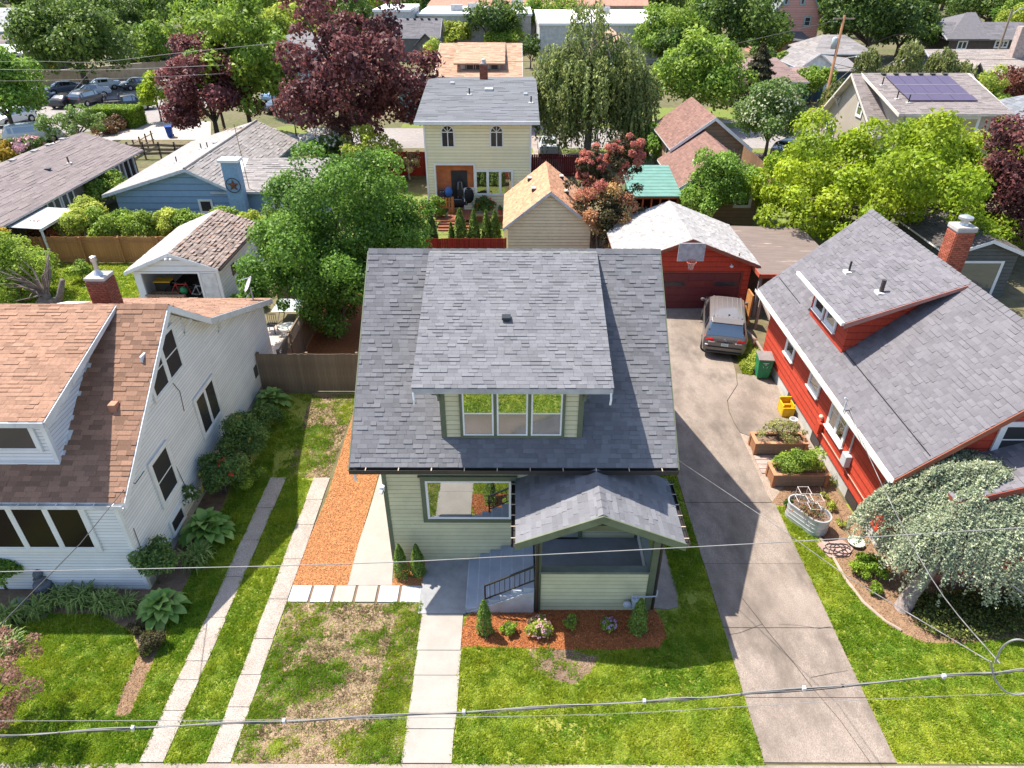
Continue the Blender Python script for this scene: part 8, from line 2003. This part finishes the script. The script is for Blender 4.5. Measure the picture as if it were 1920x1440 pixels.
btree('shrub_tree', 'rounded green shrubs between the long brown building and the blue house', 'tree', (128,236,322,385), .2, .18, L_mid, 425, tint=.5, clumps=40, low=-.6)
bush('shrub', 'green shrub at the side door of the white garage', 'shrub', (-14.0,32.3,0), (.9,.9,.55), .13, L_maple, 426)
btree('twiggy_shrub', 'twiggy yellow-green round shrub in front of the purple beech', 'tree', (630,745,245,335), .4, .20, L_yel, 427, K=1.0, clumps=44, cr=.22, bk=bark_pale, limbs=30, tint=.45)
t = btree('flowering_shrub', 'cream-flowered shrub left of the twiggy round shrub', 'tree', (562,648,262,325), .3, .22, L_dog, 428, K=1.6, clumps=34)
flowers(t, (0,0,2.2), (1.9,1.9,1.7), 110, .16, F_white, 12)
t = btree('twiggy_shrub', 'bare greyish twiggy shrub just behind the yellow-green one', 'tree', (600,705,215,300), .6, .16, leafmat('twig_leaf', (.18,.14,.10), (.36,.30,.20), .2), 429, K=.35, clumps=40, cr=.2, bk=bark_pale, limbs=34)
btree('twiggy_shrub', 'sparse pinkish shrub in front of the red fence by the yellow house', 'tree', (736,797,285,330), .3, .16, leafmat('peach_leaf', (.38,.25,.16), (.50,.45,.22), .3), 430, K=.5, clumps=24, cr=.2, bk=bark_pale, limbs=16)
for i, (u, vt, w, lb) in enumerate(((809,398,31,'dark conifer standing alone at the left end of the red fence'),(863,389,33,'tall conifer second from the left behind the red fence'),(846,415,14,'small low conifer touching the second tall one'),(889,391,27,'conifer in the middle of the row behind the red fence'),(912,392,22,'slim conifer partly hidden second from the cream garage'),(928,392,29,'conifer next to the cream garage behind the red fence'))):
    p = AY(u, 440, 39.7); top_ = AY(u, vt, 39.9).z; cone_tree('columnar_conifer', lb, 'conifer', (p.x, 39.7, 0), top_, w/2*38.5/FPX, .15, L_arb if i else L_dark, 440+i, 'conifers along the red fence', n=3600, z0=.1, power=.6)
bush('shrub', 'bright green shrub beside the white post of the yellow house porch', 'shrub', (-5.35,45.4,0), (.65,.5,.9), .15, L_mid, 447, cz=.9)
t = bush('flowering_shrub', 'dark rhododendron with red blooms below the yellow house window', 'shrub', (-2.0,46.4,0), (.75,.5,.8), .13, L_dark, 448, cz=.85); flowers(t, (0,-.1,.85), (.75,.5,.8), 14, .15, F_red, 13)
# smoke bush
sm = thing('smoke_bush', 'smoke tree with red, orange and yellow plumes beside the cream garage', 'tree', (4.9,38.6,0))
def smoke_tint(d, r_): return np.clip(.55-.55*d[:, 2]+r_.normal(0,.18,len(d)), 0, 1)
for C_, R_, sd in (((.4,.3,3.0),(2.0,1.7,2.3),1), ((-.6,.6,5.5),(.75,.7,1.3),2), ((1.4,1.1,6.0),(1.2,1.0,1.15),3)):
    me, cc = crown_mesh('foliage', C_, R_, .17, L_smoke, 450+sd, clumps=40, cr=.26, K=1.3, low=-.9, lump=.2); link('foliage', me, sm)
    me, cc = crown_mesh('plumes', C_, tuple(k*1.03 for k in R_), .13, L_plume, 460+sd, clumps=46 if sd == 1 else 34, cr=.20, K=1.15 if sd == 1 else 1.6, low=-.9 if sd == 1 else -.5, inner=0, lump=.1, tintfn=(lambda d, r_: np.clip(.62-.55*d[:, 2]+r_.normal(0,.2,len(d)),0,1)) if sd == 1 else (lambda d, r_: np.clip(r_.normal(.08,.1,len(d)),0,1))); link('plumes', me, sm)
mb = MB(); b_ = org(sm); r_ = random.Random(8)
for i in range(16): 
    e = b_+V((r_.uniform(-1.4,1.9), r_.uniform(-.6,1.2), r_.uniform(2.5,4.8))); mb.tube([b_+V((r_.uniform(-.2,.2),0,-.05)), b_.lerp(e,.45)+V((0,0,.2)), e], [.11,.06,.02], 6)
mb.build('trunk', bark_pale, sm, smooth=True)
btree('leafy_tree', 'small round green tree in front of the tan house', 'tree', (1283,1402,288,425), .5, .17, L_maple, 470, clumps=46, K=2.2, tint=.5, r0=.07, stems=2)
t = btree('dogwood', 'dogwood with cream blossom beside the beige solar house', 'tree', (1388,1503,160,285), .6, .26, L_dog, 471, clumps=50, K=2.0)
Rz = blob(1388,1503,160,285,.6); flowers(t, Rz[1], Rz[2], 420, .14, leafmat('cream_bract_petal', (.46,.50,.28), (.66,.66,.46), .2), 14, up=-.1)
btree('leafy_tree', 'bright chartreuse maple behind the red house', 'tree', (1478,1868,226,470), .6, .24, L_chart, 472, clumps=95, cr=.19, K=2.3, tint=.5, low=-.75, lump=.19)
btree('leafy_tree', 'chartreuse lower limb of foliage spreading left by the plank fence', 'tree', (1438,1560,300,425), .3, .22, L_chart, 473, clumps=44, cr=.28, K=2.2, tint=.4, low=-.7)
btree('purple_tree', 'dark purple tree at the right edge above the grey garage', 'tree', (1828,1990,235,470), .8, .24, L_purple, 474, clumps=70, K=2.3, tint=.5)
btree('shrub_tree', 'green shrub with reddish tips above the purple tree at the right edge', 'tree', (1870,1960,215,262), 2.0, .26, L_mid, 475, tint=.5, clumps=30)
btree('leafy_tree', 'rounded green tree left of the tan house by the street', 'tree', (1203,1258,242,318), .1, .28, L_maple, 476, clumps=32, tint=.6)
b_ = AY(1100,290,62.5); b_.z = 0
weeping('weeping_tree', 'tall weeping tree with hanging curtains of foliage in the centre background', 'tree', tuple(b_), 12.7, 4.7, .34, L_weep, 480, strands=820, hang=(.35,.85), nleaf=46)
b_ = AY(1180,290,61.0); b_.z = 0
weeping('weeping_tree', 'lower weeping limb drooping over the street right of the tall weeping tree', 'tree', tuple(b_), 6.6, 2.3, .30, L_weep, 481, strands=240, hang=(.45,.9), nleaf=36)
btree('leafy_tree', 'broad green maple in front of the mint house gable, right of the weeping tree', 'tree', (1226,1396,82,215), .9, .42, L_mid, 482, clumps=70, K=2.5, tint=.5)
btree('purple_tree', 'huge dark purple beech left of the yellow house', 'tree', (546,790,-10,292), .6, .38, L_purple, 483, clumps=110, cr=.19, K=2.3, tint=.5, low=-.85, lump=.2)
btree('purple_tree', 'compact reddish-purple plum tree right of the parking lot', 'tree', (305,476,92,255), .5, .34, L_purple, 484, clumps=64, cr=.26, K=2.6, tint=.7, low=-.7)
btree('purple_tree', 'upper purple crown standing behind the plum tree', 'tree', (345,440,70,150), 5.0, .34, L_purple, 485, clumps=40, tint=.55)
btree('leafy_tree', 'tall bright green tree behind the plum tree', 'tree', (372,526,18,235), 1.0, .45, L_mid, 486, clumps=84, cr=.24, K=2.4, tint=.55)
btree('leafy_tree', 'bright yellow-green tree at the corner of the parking lot, left of the plum', 'tree', (262,318,145,215), .6, .32, L_chart, 487, clumps=34, tint=.4)
btree('leafy_tree', 'large dark green tree behind the parking lot wall', 'tree', (42,232,2,150), 1.0, .5, L_dark, 488, clumps=100, K=2.6, tint=.75)
btree('leafy_tree', 'leafy tree hanging over the cars at the left edge', 'tree', (-75,66,88,240), .9, .36, L_maple, 489, clumps=70, K=2.4, tint=.6)
btree('leafy_tree', 'golden orange maple at the left end of the parking lot', 'tree', (40,108,97,142), .4, .4, L_gold, 490, clumps=36, tint=.7)
btree('leafy_tree', 'green tree between the grey cottage and the plum tree', 'tree', (255,335,45,125), .8, .5, L_mid, 491, clumps=46, tint=.45)
t = btree('flowering_shrub', 'sparse pale-green dogwood beyond the ridge of the long brown building', 'tree', (82,190,205,262), .5, .26, L_dog, 492, K=.9, clumps=40, cr=.22, tint=.8)
t = btree('flowering_shrub', 'pink-flowered shrub beside the camper van', 'tree', (20,85,258,298), .2, .24, L_dark, 493, clumps=34); Rz = blob(20,85,258,298,.2); flowers(t, Rz[1], Rz[2], 90, .3, F_pink, 15)
bush('shrub', 'golden shrub at the left edge in front of the long brown roof', 'shrub', tuple(G(8,312)), (1.3,1.0,1.2), .24, L_gold, 494)
for i, (u, v, R, lb) in enumerate(((196,252,1.1,'dark clipped shrub nearest the long brown roof'),(218,243,1.15,'reddish clipped shrub below the box hedge'),(205,240,.9,'small reddish shrub behind the two clipped ones'))):
    bush('clipped_shrub', lb, 'shrub', tuple(G(u,v)), (R*1.2,R,.75), .22, leafmat('bronze_hedge', (.05,.07,.02), (.26,.12,.06), .2), 495+i, 'clipped shrubs by the parking lot', cz=.5, clumps=26)
# box hedge, clipped square
hb = thing('box_hedge', 'square-clipped green hedge at the edge of the parking lot', 'hedge', tuple(G(225,236)))
o_ = org(hb); r = np.random.default_rng(5); n = 9000; u3 = r.random((n,3)); f = r.integers(0,4,n)
Sx, Sy, Sz = 4.7, 2.6, 1.9
u3[f==0,2] = 1; u3[f==1,1] = 0; u3[f==2,0] = 0; u3[f==3,0] = 1
nr = np.array([[0,0,1],[0,-1,0],[-1,0,0],[1,0,0]])[f]
c = u3*np.array([Sx,Sy,Sz])-np.array([Sx/2,Sy/2,0])+r.normal(size=(n,3))*.05
link('foliage', np_mesh('foliage', leaves(c, unit(nr+r.normal(size=(n,3))*.5), .2, .6, r), 4, L_box, r.uniform(.7,1.2,n), np.clip(r.normal(.45,.2,n),0,1)), hb)
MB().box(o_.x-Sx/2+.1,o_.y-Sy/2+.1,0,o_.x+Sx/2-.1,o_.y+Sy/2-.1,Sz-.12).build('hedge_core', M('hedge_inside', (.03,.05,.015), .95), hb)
cone_tree('fir_tree', 'dark dense fir with drooping tiers right of the brown hip roof', 'conifer', tuple(AY(1420,150,84)*V((1,1,0)) if False else (AY(1420,150,84).x,84,0)), AY(1422,78,84).z, 2.2, .42, leafmat('fir_needle', (.045,.05,.022), (.13,.11,.05), .15), 500, n=6500, layers=9)
# ---- trees beyond, each placed where the photograph shows its crown
FAR = [
 ((1195,1330,18,112), L_mid, .5, 'big green tree standing before the dark woods, left of the pink house'), ((1290,1460,-20,110), L_dark, .6, 'very dark broad tree behind the green ones at the top'), ((1365,1485,25,95), L_mid, .45, 'leafy tree partly covering the pink house'),
 ((1225,1300,58,120), L_dark, .4, 'greyish green tree beside the mint house gable'), ((1395,1450,85,150), L_dark, .35, 'dark rounded bush below the pink house'), ((1440,1490,100,140), L_mid, .35, 'green bushes below the pink house porch'),
 ((1560,1720,-30,100), L_dark, .6, 'massive dark tree between utility pole and hip roof'), ((1525,1600,15,70), L_mid, .5, 'pale green tree just left of the utility pole top'), ((1630,1760,10,95), L_dark, .55, 'dark tree directly left of the hip roof'),
 ((1780,1960,-25,45), L_dark, .6, 'dark green trees behind the hip roof at the top right corner'), ((1680,1800,-40,25), L_mid, .6, 'mid green trees above the hip roof ridge'), ((1495,1560,125,180), L_mid, .35, 'green shrubs round the white cottage'),
 ((1430,1500,175,230), L_dark, .35, 'olive shrub mound behind the dogwood'), ((1805,1880,140,235), L_yel, .3, 'bright yellow-green hedge trees right of the solar roof'), ((1850,1930,185,260), L_mid, .3, 'green shrubs by the blue-grey roof'), ((1850,1930,135,200), leafmat('rust_leaf', (.10,.04,.025), (.30,.10,.06)), .3, 'rust-red shrubs in front of the dark slate house'),
 ((870,972,0,82), L_dark, .5, 'dark green tree in front of the flat white roof'), ((820,880,45,85), L_yel, .45, 'yellow-green shrub below the flat white roof'), ((795,835,78,140), L_yel, .35, 'bright lime tree left of the orange roof'), ((905,985,62,84), L_mid, .4, 'low pale hedge behind the orange roof'),
 ((440,560,20,95), L_yel, .55, 'pale yellow-green willow left of the purple beech'), ((505,600,10,80), L_yel, .55, 'yellow-green tree touching the top of the purple beech'), ((520,560,85,235), L_mid, .4, 'bright green narrow tree before the pale grey house'), ((475,530,60,200), L_mid, .4, 'green tree just left of the pale grey house'), 
 ((330,470,12,100), L_mid, .55, 'broad pale green tree at the top behind the plum'), ((195,300,0,62), L_mid, .6, 'green tree at the top beside the distant tan roof'), ((60,160,-30,60), L_dark, .6, 'dark tree at the top left behind the pale blue house'), ((25,75,55,110), L_mid, .5, 'light green tree left of the dark parking lot tree'), ((-20,38,40,85), L_mid, .5, 'green hedge tree in front of the mauve roof'),
 ((560,700,-25,50), L_mid, .6, 'green tree behind the top of the purple beech'), ((700,830,-15,30), L_mid, .7, 'olive green trees behind the white stair block'), ((985,1080,-5,60), L_mid, .5, 'green tree behind the weeping tree at the flat white roof'), ((975,1015,70,115), L_dark, .4, 'olive shrub between orange roof and weeping tree'),
]
for i, (bx, m_, lf_, lb) in enumerate(FAR):
    btree('leafy_tree', lb, 'tree', bx, .8, lf_, m_, 600+i, clumps=46, K=1.9, tint=.45 + .2*((i*37 % 10)/10-.5), maxn=14000)
b_ = AY(1700,140,72.0); 
for i, (u, h, lb) in enumerate(((1625,6.5,'pale willow left of the solar panels roof'),(1690,7.2,'tall pale willow directly above the solar panels'),(1755,6.6,'pale willow above the right end of the solar panels'),(1798,5.6,'small pale willow at the end of the solar roof'))):
    p = AY(u, 140, 73); weeping('willow', lb, 'tree', (p.x,73,0), h+1.2, 3.1, .36, leafmat('willow_leaf', (.15,.19,.05), (.36,.38,.14), .35), 650+i, strands=300, hang=(.3,.7), nleaf=30, group='willows behind the solar house')
# shared crowns for the trees of the farthest streets
protos = []
for i, m_ in enumerate((L_mid, L_dark, L_yel, L_dark, L_mid)):
    me, cc = crown_mesh('crown', (0,0,6.5), (4.6,4.6,5.4), .62, m_, 700+i, clumps=52, K=2.1, low=-.8, tint=.4)
    mb = trunk_mb((0,0,6.5), (4.6,4.6,5.4), cc, .3, i, 5); o = mb.build('trunk', bark); tm = o.data; bpy.data.objects.remove(o); protos.append((me, tm))
r_ = random.Random(21); k = 0
SEEN = {}
def lab(_, x, y, i, row):
    a = x/y; band = 'far left' if a < -.5 else 'left' if a < -.22 else 'centre-left' if a < 0 else 'centre-right' if a < .22 else 'right' if a < .5 else 'far right'
    base = '%s, %s, %s tree belt' % (kinds[i], band, ('nearest','second','third','fourth','farthest')[row])
    n_ = SEEN[base] = SEEN.get(base, 0)+1
    return base if n_ == 1 else '%s, %s from the left' % (base, {2:'second',3:'third',4:'fourth',5:'fifth',6:'sixth'}.get(n_, 'seventh'))
kinds = ('mid green round tree', 'dark green tree', 'yellow-green tree', 'blackish green tree', 'pale leafy tree')
for row, (Y0, step, sc) in enumerate(((150,10,.85),(185,10,1.05),(225,11,1.25),(275,13,1.4),(340,15,1.7))):
    half = Y0*.80; x = -half
    while x < half:
        y = Y0+r_.uniform(-12,12)
        clear = not (-26 < x < 30 and y < 172) and not (38 < x < 62 and y < 150) and not (64 < x < 90 and y < 150)
        if clear and r_.random() < .86:
            i = r_.choice((0,1,1,3,3,4,2) if row < 2 else (1,3,3,1,0)); s_ = sc*r_.uniform(.75,1.2)
            side = 'left' if x < -half*.33 else ('centre' if x < half*.33 else 'right')
            t = thing('background_tree', lab(None, x, y, i, row), 'tree', (x,y,0), 'trees of the far tree belts')
            t.rotation_euler = (0,0,r_.uniform(0,6.28)); t.scale = (s_,s_,s_*r_.uniform(.85,1.15))
            link('crown', protos[i][0], t); link('trunk', protos[i][1], t); k += 1
        x += step*r_.uniform(.75,1.25)
